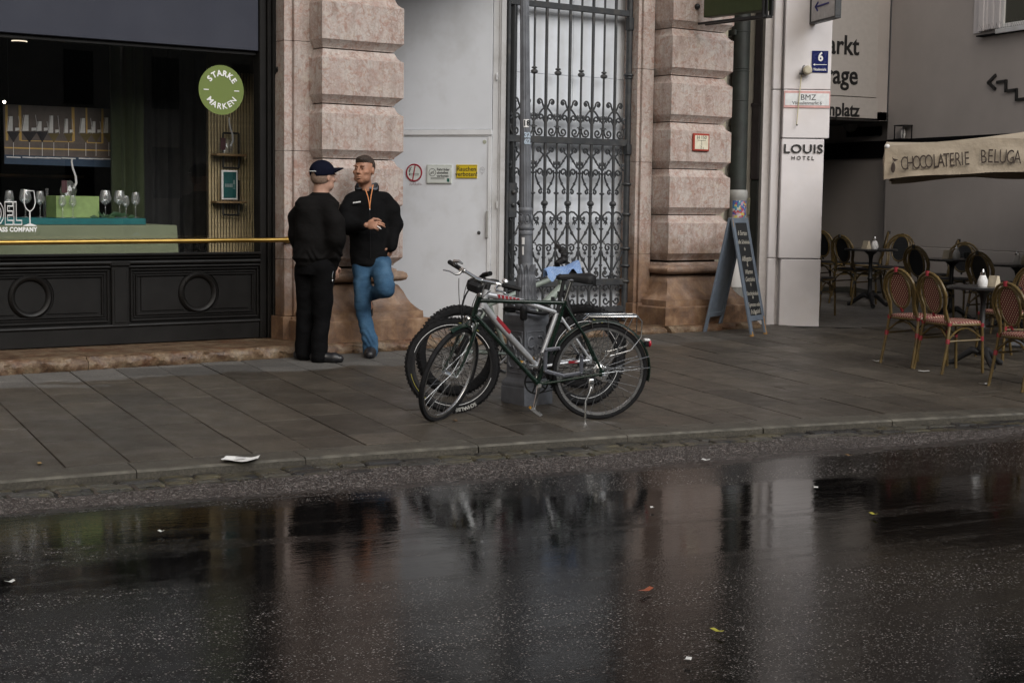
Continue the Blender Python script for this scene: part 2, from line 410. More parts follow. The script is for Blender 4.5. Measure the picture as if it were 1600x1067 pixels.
    return g.fin(c, r, 0, nm, g.ramp(gr, [(0., .17), (.4, .13), (.8, .085)]))
M_ROAD = mat_road()
M_PASS = mat_slab('passage_asphalt', (.15, .14, .13), (.165, .155, .143), .0, .42)

# ------------------------------------------------------------------ ground, road, gutter, kerb, pavement
def kerb_y(x):
    d = x - 4.3; q = max(-5, min(5, d)); y = .04 - .011 * q * q
    return y - (abs(d) - 5) * .11 if abs(d) > 5 else y
mb = MB(); mb.add([(-120, -120, -.35), (160, -120, -.35), (160, 160, -.35), (-120, 160, -.35)], [(0, 1, 2, 3)])
solo('ground', None, None, mb, M_BED, kind='structure', smooth=0)
rows = []
xs = [i * .12 - 6 for i in range(260)]
random.seed(3)
def wob(x): return .045 * sin(x * 2.3) + .03 * sin(x * 5.9 + 1) + .02 * sin(x * 13.7 + 2) + .012 * sin(x * 31)
xs = [-40, -20] + xs + [40, 60]
for k in range(5):
    rows.append([(x, (kerb_y(x) - .335 + wob(x)) * (1 - t) + (-34) * t, -.040) for x in xs for t in ([0, .02, .06, .3, 1][k],)])
mb = MB(); mb.grid(rows)
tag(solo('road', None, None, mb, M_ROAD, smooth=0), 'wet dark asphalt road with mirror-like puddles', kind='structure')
# gutter of setts
gut = bpy.data.objects.new('gutter', None); COL.objects.link(gut); tag(gut, 'gutter of dark wet setts with moss along the kerb', kind='structure')
ORG[gut.name] = Vector()
setts = []
for L in (.15, .18, .21, .24):
    b = MB(); b.box((-L / 2, -.06, -.1), (L / 2, .06, 0), .011); setts.append((L, b.build('sett', M_SETT)))
random.seed(11)
for r in range(3):
    x = -1.2 + .07 * r
    while x < 13.5:
        L, me = random.choice(setts); xc = x + L / 2
        y = kerb_y(xc) - .068 - r * .13 + random.uniform(-.006, .006)
        a = atan(-.022 * max(-5, min(5, xc - 4.3)))
        if True:
            inst('sett', me, gut, (xc, y, -.043 + random.uniform(-.005, .004)), (random.uniform(-.02, .02), random.uniform(-.02, .02), a + random.uniform(-.02, .02)))
        x += L + random.uniform(.008, .018)
mb = MB(); mb.grid([[(x, kerb_y(x) + .02, -.057) for x in xs], [(x, kerb_y(x) - .6, -.057) for x in xs]])
part('gutter_bed', mb, M_BED, gut, smooth=0)
# kerb stones
krb = bpy.data.objects.new('kerb', None); COL.objects.link(krb); tag(krb, 'low worn granite kerb', kind='structure'); ORG[krb.name] = Vector()
x = -.15 - 6 * 1.1; random.seed(5)
lens = [1.1] * 6 + [1.08, 1.12, 1.02, 1.16, 1.1, 1.08, 1.1, 1.2, .56, 1.1, 1.15, 1.1, 1.1] + [1.1] * 6
KW = .23
for L in lens:
    x1 = x + L - .006; n = 6; b = MB()
    up, lo = [], []
    for i in range(n + 1):
        xx = x + (x1 - x) * i / n; y0 = kerb_y(xx); jit = random.uniform(-.004, .004)
        up.append([(xx, y0 + jit, -.12), (xx, y0 + jit, -.012), (xx, y0 + .008 + jit, -.005 + jit), (xx, y0 + .026, .001), (xx, y0 + KW, SLOPE * KW), (xx, y0 + KW, -.12)])
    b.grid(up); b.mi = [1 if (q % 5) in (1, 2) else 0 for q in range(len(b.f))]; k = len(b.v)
    b.f.append(tuple(range(6))); b.mi.append(0); b.f.append(tuple(reversed(range(k - 6, k)))); b.mi.append(0)
    part('kerb_stone', b, [M_KERB, M_KERB_EDGE], krb)
    x += L
# pavement slabs
pav = bpy.data.objects.new('pavement', None); COL.objects.link(pav); tag(pav, 'damp pavement of long granite slabs', kind='structure'); ORG[pav.name] = Vector()
mb = MB(); mb.grid([[(x, kerb_y(x) + .18, SLOPE * (kerb_y(x) + .18) - .014) for x in xs], [(x, 9.5, SLOPE * 9.5 - .014) for x in xs]])
part('slab_bed', mb, M_BED, pav, smooth=0)
SW = .372; rest = MB(); cand = []
smesh = {}
def slab_mesh(L):
    if L not in smesh:
        b = MB(); b.box((-SW / 2 + .0045, -L / 2 + .0045, -.06), (SW / 2 - .0045, L / 2 - .0045, 0), .002); smesh[L] = b.build('slab', M_SLAB)
    return smesh[L]
random.seed(21)
PD = Vector((cos(VA), sin(VA), 0)); PP = Vector((10.45, 5.33, 0))
for i in range(-6, 50):
    X = i * SW + .02
    y = kerb_y(X) + KW + .006
    first = True
    while y < 8.6:
        L = random.choice([.45, .55, .65, .75, .9]) if not first else random.choice([.35, .55, .75]); first = False
        yc = y + L / 2; c = Vector((X, yc, SLOPE * yc))
        dv = (c - F0).dot(EN)
        inside = (dv > .35 and X < 10.3)
        beyond = (c - PP).dot(Vector((-PD.y, PD.x, 0))) > .12 and X > 10.2
        if not inside and not beyond: cand.append(((c - CAM).length, L, c, random.uniform(-.0025, .0025), random.uniform(-.002, .002)))
        y += L
cand2 = []
for q in cand:
    p = pix(q[2])
    (cand2 if -220 < p[0] < 1820 and p[2] > 4 else []).append(q)
    if not (-220 < p[0] < 1820) and -2500 < p[0] < 5000 and p[2] > 2: rest.M = Matrix.Translation(q[2]) @ Matrix.Rotation(atan(SLOPE), 4, 'X'); rest.box((-SW / 2 + .0045, -q[1] / 2 + .004, -.06), (SW / 2 - .0045, q[1] / 2 - .004, 0), .005)
cand2.sort(key=lambda q: q[0])
for k, (d, L, c, dz, tl) in enumerate(cand2):
    if k < 300: inst('slab', slab_mesh(L), pav, c + Vector((0, 0, dz)), (atan(SLOPE) + tl, tl, 0))
    else: rest.M = Matrix.Translation(c) @ Matrix.Rotation(atan(SLOPE), 4, 'X'); rest.box((-SW / 2 + .0045, -L / 2 + .0045, -.06), (SW / 2 - .0045, L / 2 - .0045, 0), .002)
rest.M = None
if rest.f: part('far_slabs', rest, M_SLAB, pav, kind='stuff')
# passage floor
mb = MB(); nrm = Vector((-PD.y, PD.x, 0))
a, b = PP, PP + PD * 9; c, d = b + nrm * 26, a + nrm * 26
def lift(p): return (p.x, p.y, SLOPE * min(p.y, 8.5) - .006)
mb.grid([[lift(PP + PD * (9 * i / 12) + nrm * (26 * j / 12)) for i in range(13)] for j in range(13)])
tag(solo('passage_floor', None, None, mb, M_PASS, smooth=0), 'asphalt floor of the covered passage', kind='structure')
# building across the street (mirrored in the shop glass)
M_FAR = simple('far_render', (.30, .27, .23), .8, sc=1.2)
M_FARG = simple('far_window_glass', (.015, .018, .022), .15, bump=0)
t = thing('apartment_house', 'plain rendered house across the street behind the camera', 'building', WORLD, (0, -36, 0), rz=0)
b = MB(); b.box((-30, -10, -.3), (40, 0, 15)); part('wall', b, M_FAR, t, smooth=0)
b = MB(); b.box((-30.3, -10.3, 15), (40.3, .4, 15.5)); part('cornice', b, M_FAR, t, smooth=0)
b = MB(); b.box((-.6, -.05, -1), (.6, .06, 1)); wm = b.build('window', M_FARG)
for i in range(18):
    for j in range(4): inst('window', wm, t, (-27 + i * 3.8, 0, 2.4 + j * 3.5))
# ------------------------------------------------------------------ facade materials
M_STONE = stone('pink_limestone'); 
def mat_step():
    g = NG('step_limestone'); geo = g.t.nodes.new('ShaderNodeNewGeometry'); v = geo.outputs['Position']
    v2 = g.vadd(v, g.vmul(g.noise(v, 8, 3, out=1), (.14, .14, .14)))
    c = g.ramp(g.noise(v2, 8, 5, .65), [(.28, (.05, .026, .015)), (.42, (.105, .062, .036)), (.52, (.15, .10, .06)), (.64, (.19, .14, .09)), (.76, (.12, .088, .068))])
    red = g.ramp(g.noise(g.vadd(v2, (3, 1, 7)), 3, 4, .6), [(.52, 0.), (.66, .7)]); c = g.mix(red, c, (.12, .048, .024))
    c = g.mix(1., c, g.ramp(g.noise(v, 45, 4, .7), [(.3, .55), (.55, 1.), (.75, 1.45)]), 'MULTIPLY')
    return g.fin(c, g.ramp(g.noise(v, 9, 3), [(.3, .3), (.7, .6)]), 0, g.bump(g.noise(v, 38, 5, .65), .6, .012), .45)
M_STEP = mat_step()
M_BWOOD = simple('black_painted_wood', (.0060, .0054, .0050), .5, var=.25, sc=9, bump=.12, bsc=40, spec=.28)
M_BLIND = simple('grey_blue_blind', (.024, .027, .042), .75, var=.05, sc=3, bump=.05, bsc=200)
M_BRASS = simple('dull_brass', (.42, .27, .075), .34, 1, var=.18, sc=7)
M_DOORW = simple('white_painted_board', (.70, .735, .79), .45, var=.04, sc=2.2, bump=.05, bsc=14, dirt=(.46, .465, .47))
M_DOORT = simple('white_trim', (.70, .72, .75), .45, var=.05, sc=6, dirt=(.45, .45, .44))
M_IRON = simple('gate_iron', (.030, .033, .037), .48, var=.25, sc=22, bump=.15, bsc=70, dirt=(.07, .066, .06))
M_IRON2 = simple('lamp_iron', (.125, .133, .15), .5, var=.2, sc=10, bump=.15, bsc=60, dirt=(.05, .05, .055))
M_COPPER = simple('dark_copper', (.020, .023, .021), .55, var=.35, sc=6, dirt=(.03, .045, .038))
M_PURPLE = simple('brown_downpipe_paint', (.036, .028, .031), .5, var=.25, sc=7, dirt=(.018, .02, .018))
M_PIPEPLAST = simple('grey_plastic_pipe', (.3, .3, .29), .55, var=.1)
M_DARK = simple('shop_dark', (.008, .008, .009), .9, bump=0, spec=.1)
M_WHITE = simple('white_print', (.75, .75, .75), .6, bump=0, var=.03)
M_BLACKP = simple('black_print', (.012, .012, .013), .5, bump=0)
def mat_glass(name='window_glass', tint=(1, 1, 1), rough=0., base=.04, glint=0.):
    g = NG(name); fac = g.n('ShaderNodeLayerWeight', out=1, Blend=.5)
    fr = g.math('ADD', g.math('MULTIPLY', g.math('POWER', fac, 5.), .9), base, clamp=True)
    tr = g.n('ShaderNodeBsdfTransparent', Color=tint); gl = g.n('ShaderNodeBsdfGlossy', Roughness=rough, Color=(1, 1, 1))
    mx = g.t.nodes.new('ShaderNodeMixShader'); g.t.links.new(fr, mx.inputs[0]); g.t.links.new(tr, mx.inputs[1]); g.t.links.new(gl, mx.inputs[2]); o = mx.outputs[0]
    if glint:
        df = g.n('ShaderNodeBsdfDiffuse', Color=(.8, .8, .8)); m2 = g.t.nodes.new('ShaderNodeMixShader'); g.set(m2, 0, glint); g.t.links.new(o, m2.inputs[1]); g.t.links.new(df, m2.inputs[2]); o = m2.outputs[0]  # diffuse white share paints whitish highlights into the clear glass
    g.t.links.new(o, g.out.inputs[0]); return g.m
M_GLASS = mat_glass()
def square_sweep(mb, prof, u0, u1, vf, vb, cap=True):
    """prof: (outset, z) rings round three sides of a pilaster"""
    rows = [[(u0 - (e if e > 0 else e * .55), vb, z), (u0 - (e if e > 0 else e * .55), vf - (e if e > 0 else e * .85), z), (u1 + e, vf - (e if e > 0 else e * .85), z), (u1 + e, vb, z)] for e, z in prof]
    mb.grid(rows)
    for r, rev in ((rows[0], True), (rows[-1], False)):
        k = len(mb.v); mb.v += [tuple(p) for p in r]; q = (k, k + 1, k + 2, k + 3); mb.f.append(tuple(reversed(q)) if rev else q); mb.mi.append(mb.cur)
    return mb
ZS = .245                                             # top of the stone step
# ------------------------------------------------------------------ stone step along the front
st = thing('stone_step', 'long rough worn limestone step below the shop front and gate', 'step', FAC, (0, 0, 0))
random.seed(8)
def rough_step(u0, u1, v0, v1, zt):
    b = MB(); n = max(4, int((u1 - u0) / .035)); rows = []
    for i in range(n + 1):
        u = u0 + (u1 - u0) * i / n; r = []
        for k, (dv, z) in enumerate([(.0, -.2), (.012, .115), (-.012, .15), (-.02, .185), (-.012, .21), (.004, zt - .012), (.022, zt), (.12, zt + .001)]):
            j = .009 * (sin(u * 8 + k * .8) + sin(u * 21 + k * 1.9) * .8 + .9 * sin(u * 47 + k * 2.7)) + random.uniform(-.006, .006)
            r.append((u, v0 + dv + (j if 0 < k < 6 else 0), z + ((random.uniform(-.005, .005) + .006 * sin(u * 33 + k * 2.2)) if 0 < k < 6 else 0)))
        r.append((u, v1, zt)); rows.append(r)
    b.grid(rows); k = len(rows[0])
    for r in (rows[0], rows[-1]):
        q = len(b.v); b.v += r + [(r[-1][0], v1, -.2)]; b.f.append(tuple(range(q, q + k + 1))); b.mi.append(0)
    return b
for a, b_, v0, v1 in ((-4.2, -1.9, -.03, 1.3), (-1.895, .22, -.03, 1.3), (.225, 1.6, -.02, 1.35), (1.605, 3.05, .02, 1.35), (3.055, 4.42, .03, 1.35), (4.425, 5.75, -.03, 1.3)):
    part('step_stone', rough_step(a, b_, v0, v1, ZS - (0 if a < 1 else .0)), M_STEP, st, smooth=50)

# ------------------------------------------------------------------ pilasters
VF = .26
BB = [.995 + .4935 * k for k in range(7)]
BASE = [(.20, ZS), (.20, .425), (.185, .437), (.145, .437), (.14, .50), (.12, .508), (.09, .535), (.055, .575), (.03, .62), (.005, .68), (-.03, .735), (-.07, .757), (-.085, .765), (-.05, .772), (-.012, .776), (.025, .79), (.037, .82), (.03, .848), (.005, .868), (-.04, .872), (-.045, .885), (-.07, .897)]
def pilaster(u0, u1, label):
    t = thing('stone_pilaster', label, 'pilaster', FAC, (u0, VF, ZS))
    b = MB(); square_sweep(b, BASE[:6], u0, u1, VF, .9); part('plinth', b, M_STONE, t)
    b = MB(); square_sweep(b, [(.1185, .5085)] + BASE[6:13], u0, u1, VF, .9); part('swept_base', b, M_STONE, t, smooth=60)
    b = MB(); square_sweep(b, [(-.09, .766)] + BASE[13:], u0, u1, VF, .9); part('torus_moulding', b, M_STONE, t, smooth=60)
    b = MB(); b.box((u0 + .105, VF + .105, .7), (u1 - .105, .9, 4.4)); part('core', b, simple_dark, t, smooth=0)
    for k, zb in enumerate(BB):
        top = zb + .3245; b = MB()
        if k == 0: square_sweep(b, [(-.07, .9), (-.085, .91), (-.085, zb - .004 - .085 + .0), (-.085, .906)], u0, u1, VF, .9) if False else None
        square_sweep(b, [(-.085, zb - .076), (-.068, zb - .074), (-.064, zb - .060), (0, zb), (.0, zb + .002), (.0, top), (-.004, top + .004), (-.022, top + .014), (-.046, top + .036), (-.056, top + .056), (-.064, top + .074), (-.068, top + .0835), (-.085, top + .084)], u0, u1, VF, .9)
        part('stone_block', b, M_STONE, t, smooth=40)
    return t
simple_dark = simple('mortar_dark', (.03, .025, .02), .9, bump=0)
pilaster(.42, 1.285, 'pink stone pilaster of chamfered blocks behind the two men')
pilaster(4.635, 5.525, 'pink stone pilaster with the small red-framed hydrant plate, between gate and downpipe')

# building body: jambs beside the pilasters and the plain wall above
bd = thing('stone_building', 'old stone building holding the shop front and the iron gate', 'building', FAC, (0, 1.0, 0))
def jamb(u0, u1, v0, v1, z0=ZS, z1=4.4, plinth=True):
    zs = [.245, .46, .98, 1.966, 2.952, 3.94, 4.4]
    for a, c in zip(zs, zs[1:]):
        b = MB(); e = .03 if a < .4 and plinth else 0
        b.box((u0 - e, v0 - e, a + (.001 if a > .3 else 0)), (u1, v1, c - .002), .003); part('jamb_stone', b, M_STONE, bd)
jamb(.185, .268, .535, 1.0); jamb(.2685, .5, .50, 1.0)
jamb(4.46, 4.62, .53, .79); jamb(4.415, 4.459, .56, .79)
jamb(1.2, 1.31, .5, 1.6, plinth=False)
b = MB(); b.box((-14, .55, 4.4), (5.75, 1.4, 10.5)); part('upper_wall', b, M_STONE, bd, smooth=0)
b = MB(); b.box((-14, .75, -.2), (-2.95, 1.4, 4.398)); part('side_wall', b, M_STONE, bd, smooth=0)
b = MB(); b.box((-14, .2, 4.15), (5.75, .548, 4.45)); part('string_course', b, M_STONE, bd, smooth=0)
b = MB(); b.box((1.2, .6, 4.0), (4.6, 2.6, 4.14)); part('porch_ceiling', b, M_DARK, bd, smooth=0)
b = MB(); b.box((1.0, .9, -.2), (1.19, 2.6, 4.2)); part('porch_side_wall', b, M_STONE, bd, smooth=0)
b = MB(); b.box((5.53, .55, -.1), (5.72, 1.3, 4.399)); part('end_wall', b, simple('beige_render', (.36, .33, .25), .8, var=.1, sc=4), bd, smooth=0)

# ------------------------------------------------------------------ shop front
VG = .86
sf = thing('shop_front', 'black timber shop front with panelled base and big display window', 'shop front', FAC, (-1.2, .8, ZS))
UL, UR = -2.95, .335
b = MB()
for u0, u1, v0, v1 in ((.06, .125, .765, .90), (.125, .165, .735, .90), (.165, .215, .71, .90), (.215, .232, .68, .90), (.232, .29, .70, .90), (.29, .306, .665, .90), (.306, .36, .645, .92)):
    b.box((u0, v0, ZS + .002), (u1 - .001, v1, 4.39), .006)
part('door_post', b, M_BWOOD, sf)
b = MB(); b.box((.17, .688, 2.66), (.20, .71, 3.4), .006); b.ell((.19, .67, 2.70), (.018, .02, .03)); part('blind_crank', b, M_BWOOD, sf)
b = MB(); b.box((UL, .80, ZS + .003), (.06, .90, 1.03)); part('riser', b, M_BWOOD, sf, smooth=0)
b = MB(); b.box((UL, .735, 1.018), (.058, .80, 1.044), .008); b.box((UL, .755, .99), (.058, .80, 1.0175), .01); part('sill', b, M_BWOOD, sf)
b = MB(); b.tube([(UL, .775, .962), (.058, .775, .962)], .02, 8); b.tube([(UL, .782, .925), (.058, .782, .925)], .012, 8); part('rail_moulding', b, M_BWOOD, sf)
b = MB(); b.box((UL, .772, ZS + .004), (.058, .80, .40), .008); b.tube([(UL, .778, .412), (.058, .778, .412)], .015, 8); part('plinth_board', b, M_BWOOD, sf)
def panel(u0, u1, uc):
    b = MB()
    for e, h in ((0, .022), (.03, .012), (.05, .02)):
        x0, x1, z0, z1 = u0 + e, u1 - e, .445 + e, .905 - e; w_ = .016
        b.box((x0, .80 - h, z0), (x1, .80, z0 + w_), .005); b.box((x0, .80 - h, z1 - w_), (x1, .80, z1), .005)
        b.box((x0, .80 - h, z0 + w_), (x0 + w_, .80, z1 - w_), .005); b.box((x1 - w_, .80 - h, z0 + w_), (x1, .80, z1 - w_), .005)
    o = part('panel_moulding', b, M_BWOOD, sf)
    z0, z1 = .535, .83; r = .20; zc = .685
    for s in (-1, 1):                                  # raised fields, cut round the ring
        b = MB()
        a = math.asin((z1 - z0) / 2 / r); edge = [(uc + s * r * cos(q), zc + r * sin(q)) for q in [(-a + 2 * a * i / 12) for i in range(13)]]
        xo = u0 + .10 if s < 0 else u1 - .10
        poly = [(xo, z0), *edge, (xo, z1)]
        b.prism(poly if s < 0 else list(reversed(poly)), lambda p, q: (p, .80, q), lambda p, q: (p, .786, q))
        part('raised_field', b, M_BWOOD, o)
    b = MB(); M = Matrix.Translation((uc, .80, .685)) @ Matrix.Rotation(pi / 2, 4, 'X')
    b.M = M; b.lathe([(.132, 0), (.134, .012), (.15, .03), (.165, .034), (.176, .022), (.186, .012), (.19, 0)], 40, caps=False); part('ring', b, M_BWOOD, o)
panel(-1.19, .05, -.548); panel(-2.62, -1.385, -2.07)
b = MB(); b.box((-1.366, .765, .40), (-1.21, .80, .93), .006); b.box((-1.38, .752, .93), (-1.196, .80, .975), .01); b.box((-1.345, .758, .44), (-1.23, .766, .9), .004); part('pilaster_strip', b, M_BWOOD, sf)
b = MB(); b.box((UL, VG, 1.045), (.055, VG + .008, 2.93)); part('window_pane', b, M_GLASS, sf, smooth=0)
b = MB(); b.box((UL, .785, 2.865), (.055, .86, 4.38), .004); part('blind', b, M_BLIND, sf)
b = MB(); b.box((UL, .83, 2.83), (.055, .90, 2.862)); part('head_frame', b, M_BWOOD, sf, smooth=0)
rl = thing('brass_rail', 'round brass rail running across the shop window', 'rail', FAC, (-1.2, .5, 1.156))
b = MB(); b.tube([(-2.95, .5, 1.15), (.262, .5, 1.16)], .0215, 14); part('bar', b, M_BRASS, rl)
b = MB(); b.tube([(.2, .5, 1.16), (.2, .55, 1.16)], .03, 12); b.tube([(-2.9, .5, 1.15), (-2.9, .8, 1.15)], .015, 10); part('bracket', b, M_BRASS, rl)

# lettering and round sticker on the glass
M_GREEN = simple('sticker_green', (.125, .17, .036), .6, bump=0, var=.03)
sg = thing('round_sticker', 'round olive green sticker on the shop glass with STARKE MARKEN in a ring', 'sticker', FAC, (-.28, .855, 2.5))
b = MB(); b.M = Matrix.Translation((-.28, .858, 2.5)) @ Matrix.Rotation(pi / 2, 4, 'X'); b.lathe([(0.001, .003), (.222, .003), (.222, 0)], 48); part('disc', b, M_GREEN, sg)
b = MB()
def arc_text(mb, s, cx, y, cz, R, a0, a1, size, up=True, **k):
    n = len(s)
    for i, ch in enumerate(s):
        a = a0 + (a1 - a0) * i / (n - 1)
        put_text(mb, ch, size, cx + R * cos(a), y, cz + R * sin(a), (pi / 2 - a) if up else -(a + pi / 2), **k)
arc_text(b, 'STARKE', -.28, .852, 2.5, .148, radians(140), radians(36), .072, off=.0025)
arc_text(b, 'MARKEN', -.28, .852, 2.5, .148, radians(220), radians(322), .072, up=False, off=.0015)
for s in (-1, 1): b.box((-.28 + s * .15 - .025, .8515, 2.494), (-.28 + s * .15 + .025, .8535, 2.502))
part('lettering', b, M_WHITE, sg, smooth=0)
lg = thing('window_lettering', 'white outlined letters and wine glass mark on the shop glass', 'lettering', FAC, (-2.1, .855, 1.37))
b = MB(); me = letters('DEL', .26, align='RIGHT', outline=.0055, sx=.56, off=.006); b.mesh(me, Matrix.Translation((-2.115, .852, 1.372)) @ TXM); part('letters', b, M_WHITE, lg, smooth=0)
b = MB(); put_text(b, 'LASS COMPANY', .052, -1.985, .853, 1.247, align='RIGHT', off=.002, space=1.1, sx=.86); part('small_letters', b, M_WHITE, lg, smooth=0)
b = MB(); gx = -2.044
half = [(.037, 1.572), (.046, 1.50), (.047, 1.47), (.035, 1.43), (.012, 1.405), (.006, 1.39), (.006, 1.305), (.01, 1.295)]
b.tube([(gx - x, .851, z) for x, z in half[:5]] + [(gx + x, .851, z) for x, z in reversed(half[:5])], .004, 5, closed=True)
b.tube([(gx, .851, 1.402), (gx, .851, 1.29)], .0055, 5); b.prism([(gx - .058, 1.278), (gx + .058, 1.278), (gx + .05, 1.284), (gx + .008, 1.298), (gx - .008, 1.298), (gx - .05, 1.284)], lambda p, q: (p, .853, q), lambda p, q: (p, .850, q))
part('glass_mark', b, M_WHITE, lg, smooth=0)

# ------------------------------------------------------------------ inside the shop
M_SHOPF = simple('shop_floor', (.05, .04, .03), .4)
b = MB()
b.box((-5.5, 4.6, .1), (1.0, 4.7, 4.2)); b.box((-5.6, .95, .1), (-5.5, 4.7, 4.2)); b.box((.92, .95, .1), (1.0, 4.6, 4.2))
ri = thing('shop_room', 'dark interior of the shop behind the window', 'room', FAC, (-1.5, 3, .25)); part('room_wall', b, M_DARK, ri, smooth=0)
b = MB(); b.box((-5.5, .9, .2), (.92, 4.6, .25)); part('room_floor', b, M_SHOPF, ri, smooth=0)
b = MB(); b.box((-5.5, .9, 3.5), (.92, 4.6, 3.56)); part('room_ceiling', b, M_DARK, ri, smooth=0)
M_CLOTH = simple('sage_tablecloth', (.135, .155, .095), .85, var=.06, sc=6, bump=.2, bsc=260)
M_TEAL = simple('teal_board', (.0, .10, .105), .6, bump=0); M_LIME = simple('lime_box', (.20, .29, .10), .6, bump=0)
dt = thing('display_table', 'high display table under a sage green cloth in the shop window', 'table', FAC, (-1.6, 1.3, .25))
b = MB(); rows = []
n = 60
for zi, z in enumerate((1.276, 1.262, 1.0, .7, .3)):
    r = []
    for i in range(n + 1):
        u = -3.2 + (2.67) * i / n; fl = (1.262 - z) if z < 1.27 else 0
        r.append((u + (.05 * fl if i > n - 3 else 0), 1.3 - .012 * fl * (1 + sin(u * 9) + sin(u * 23)) - (.012 if zi == 0 else .02), z))
    rows.append(r)
b.grid([[(p[0], 2.0, 1.276) for p in rows[0]]] + rows)
b.grid([[(-.53 + .05 * (1.276 - z) + .02 * sin(v * 9) * (1.3 - z), v, z) for v in [1.29 + .71 * k / 12 for k in range(13)]] for z in (1.276, 1.0, .7, .3)])
part('cloth', b, M_CLOTH, dt, smooth=60)
b = MB(); 
for x in (-3.1, -.62):
    for y in (1.36, 1.94): b.box((x - .03, y - .03, .252), (x + .03, y + .03, 1.25))
part('leg', b, M_DARK, dt, smooth=0)
b = MB(); b.box((-3.0, 1.33, 1.278), (-.81, 1.85, 1.336), .003); solo('display_board', 'flat teal board lying on the green tablecloth', 'board', b, M_TEAL, FAC, (-1.9, 1.5, 1.278))
b = MB(); p0 = onp(FAC, 88, 343, 1.4); p1 = onp(FAC, 155, 307, 1.4)
b.box((p0.x, 1.4, 1.338), (p1.x, 1.66, p1.z), .003); solo('display_box', 'lime green box standing on the teal board', 'box', b, M_LIME, FAC, ((p0.x + p1.x) / 2, 1.5, 1.338))
M_WG = mat_glass('clear_glass', (.97, .98, .98), .05, .08, .06)
def wine_glass(h, r):
    b = MB(); b.lathe([(.001, 0), (r * .95, 0), (r * .95, .003), (.006, .012), (.0045, h * .45), (.007, h * .47), (r * .75, h * .56), (r, h * .66), (r * .98, h * .74), (r * .72, h), (r * .68, h), (r * .94, h * .74), (r * .95, h * .66), (r * .7, h * .57), (.003, h * .50)], 14, caps=False); return b.build('bowl', M_WG, smooth=60)
gm = [wine_glass(.235, .042), wine_glass(.25, .055), wine_glass(.20, .034)]
glab = ['leftmost small wine glass on the teal board', 'wide wine glass behind the white glass mark', 'slim wine glass left of the green box', 'wine glass in front of the green box, left one', 'wine glass in front of the green box, middle one', 'large wine glass right of the green box', 'wide wine glass before the green curtain', 'thin flute between two glasses before the green curtain', 'rightmost slim wine glass on the teal board']
for (px, py, k), lb in zip(((15, 342, 0), (40, 342, 1), (63, 341, 0), (98, 343, 2), (114, 343, 2), (165, 341, 1), (187, 340, 1), (197, 340, 2), (212, 340, 0)), glab):
    v = 1.37 if 'in front' in lb else 1.6
    p = onp(FAC, px, py, v)
    t = thing('wine_glass', lb, 'wine glass', FAC, (p.x, v, 1.3365), rz=0, group='wine glasses on the display board'); inst('bowl', gm[k], t)
# bottle and decanters
b = MB(); b.lathe([(.001, 0), (.036, 0), (.037, .15), (.03, .17), (.013, .19), (.013, .245), (.016, .245), (.016, .26), (.001, .26)], 14)
p = onp(FAC, 74, 341, 1.7); solo('glass_bottle', 'clear tall bottle left of the green box', 'bottle', b, M_WG, FAC, (p.x, 1.7, 1.337), rz=0)
M_HILITE = simple('glass_edge', (.5, .5, .5), .15, bump=0)
def decanter(p, lab):
    t = thing('decanter', lab, 'decanter', FAC, (p.x, p.y, p.z), rz=0)
    b = MB(); b.lathe([(.001, 0), (.06, .005), (.078, .05), (.06, .1), (.03, .14)], 16, caps=False); part('bowl', b, M_WG, t)
    pts = [(.05, 0, .07), (.075, 0, .12), (.07, 0, .18), (.045, 0, .25), (.035, 0, .31), (.04, 0, .335)]
    b = MB(); b.tube(pts, [.012, .011, .01, .009, .008, .008], 8); part('curved_neck', b, M_HILITE, t)
    b = MB(); b.box((-.085, -.07, .03), (-.035, -.066, .14), .002); part('hang_tag', b, simple('tag_dark', (.05, .012, .016), .6, bump=0), t)
p = onp(FAC, 112, 318, 1.52); decanter(Vector((p.x - .03, 1.52, onp(FAC, 112, 307, 1.5).z)), 'curved glass decanter on top of the lime green box')
# hanging poster of glasses
ps = thing('hanging_poster', 'wide hanging picture of half-filled wine glasses before gold panelling', 'poster', FAC, (-1.27, 2.2, 1.82))
def PQ(px, py): q = onp(FAC, px, py, 2.2); return q.x, q.z
c4 = [PQ(5, 163), PQ(183, 171), PQ(183, 262), PQ(8, 256)]
b = MB(); b.prism([c4[3], c4[2], c4[1], c4[0]], lambda x, z: (x, 2.203, z), lambda x, z: (x, 2.22, z)); part('sheet', b, simple('poster_brown', (.13, .10, .085), .5, var=.25, sc=10, bump=0), ps, smooth=0)
def flat(mb, pts, v=2.2, d=.002): mb.prism(pts, lambda x, z: (x, v, z), lambda x, z: (x, v + d, z))
def bar(mb, a, c, w_, v=2.2):
    (x0, z0), (x1, z1) = PQ(*a), PQ(*c); d = Vector((x1 - x0, 0, z1 - z0)).normalized(); nx, nz = -d.z * w_ / 2, d.x * w_ / 2
    flat(mb, [(x0 - nx, z0 - nz), (x1 - nx, z1 - nz), (x1 + nx, z1 + nz), (x0 + nx, z0 + nz)], v)
b = MB()
for a, c, w_ in (((10, 165), (11, 220), .022), ((31, 165), (32, 220), .024), ((114, 168), (115, 221), .026), ((135, 169), (136, 222), .016), ((160, 170), (160, 224), .02), ((181, 172), (181, 258), .01), ((33, 220), (115, 222), .008), ((136, 223), (160, 224), .01), ((7, 231), (182, 236), .012)): bar(b, a, c, w_, 2.2005)
part('gold_moulding', b, simple('poster_gold', (.6, .38, .10), .6, bump=0), ps, smooth=0)
b = MB(); bar(b, (7, 249), (183, 255), .085, 2.2008); part('blue_ledge', b, simple('poster_blue', (.02, .045, .085), .6, bump=0), ps, smooth=0)
bw, bl, bs = MB(), MB(), MB()
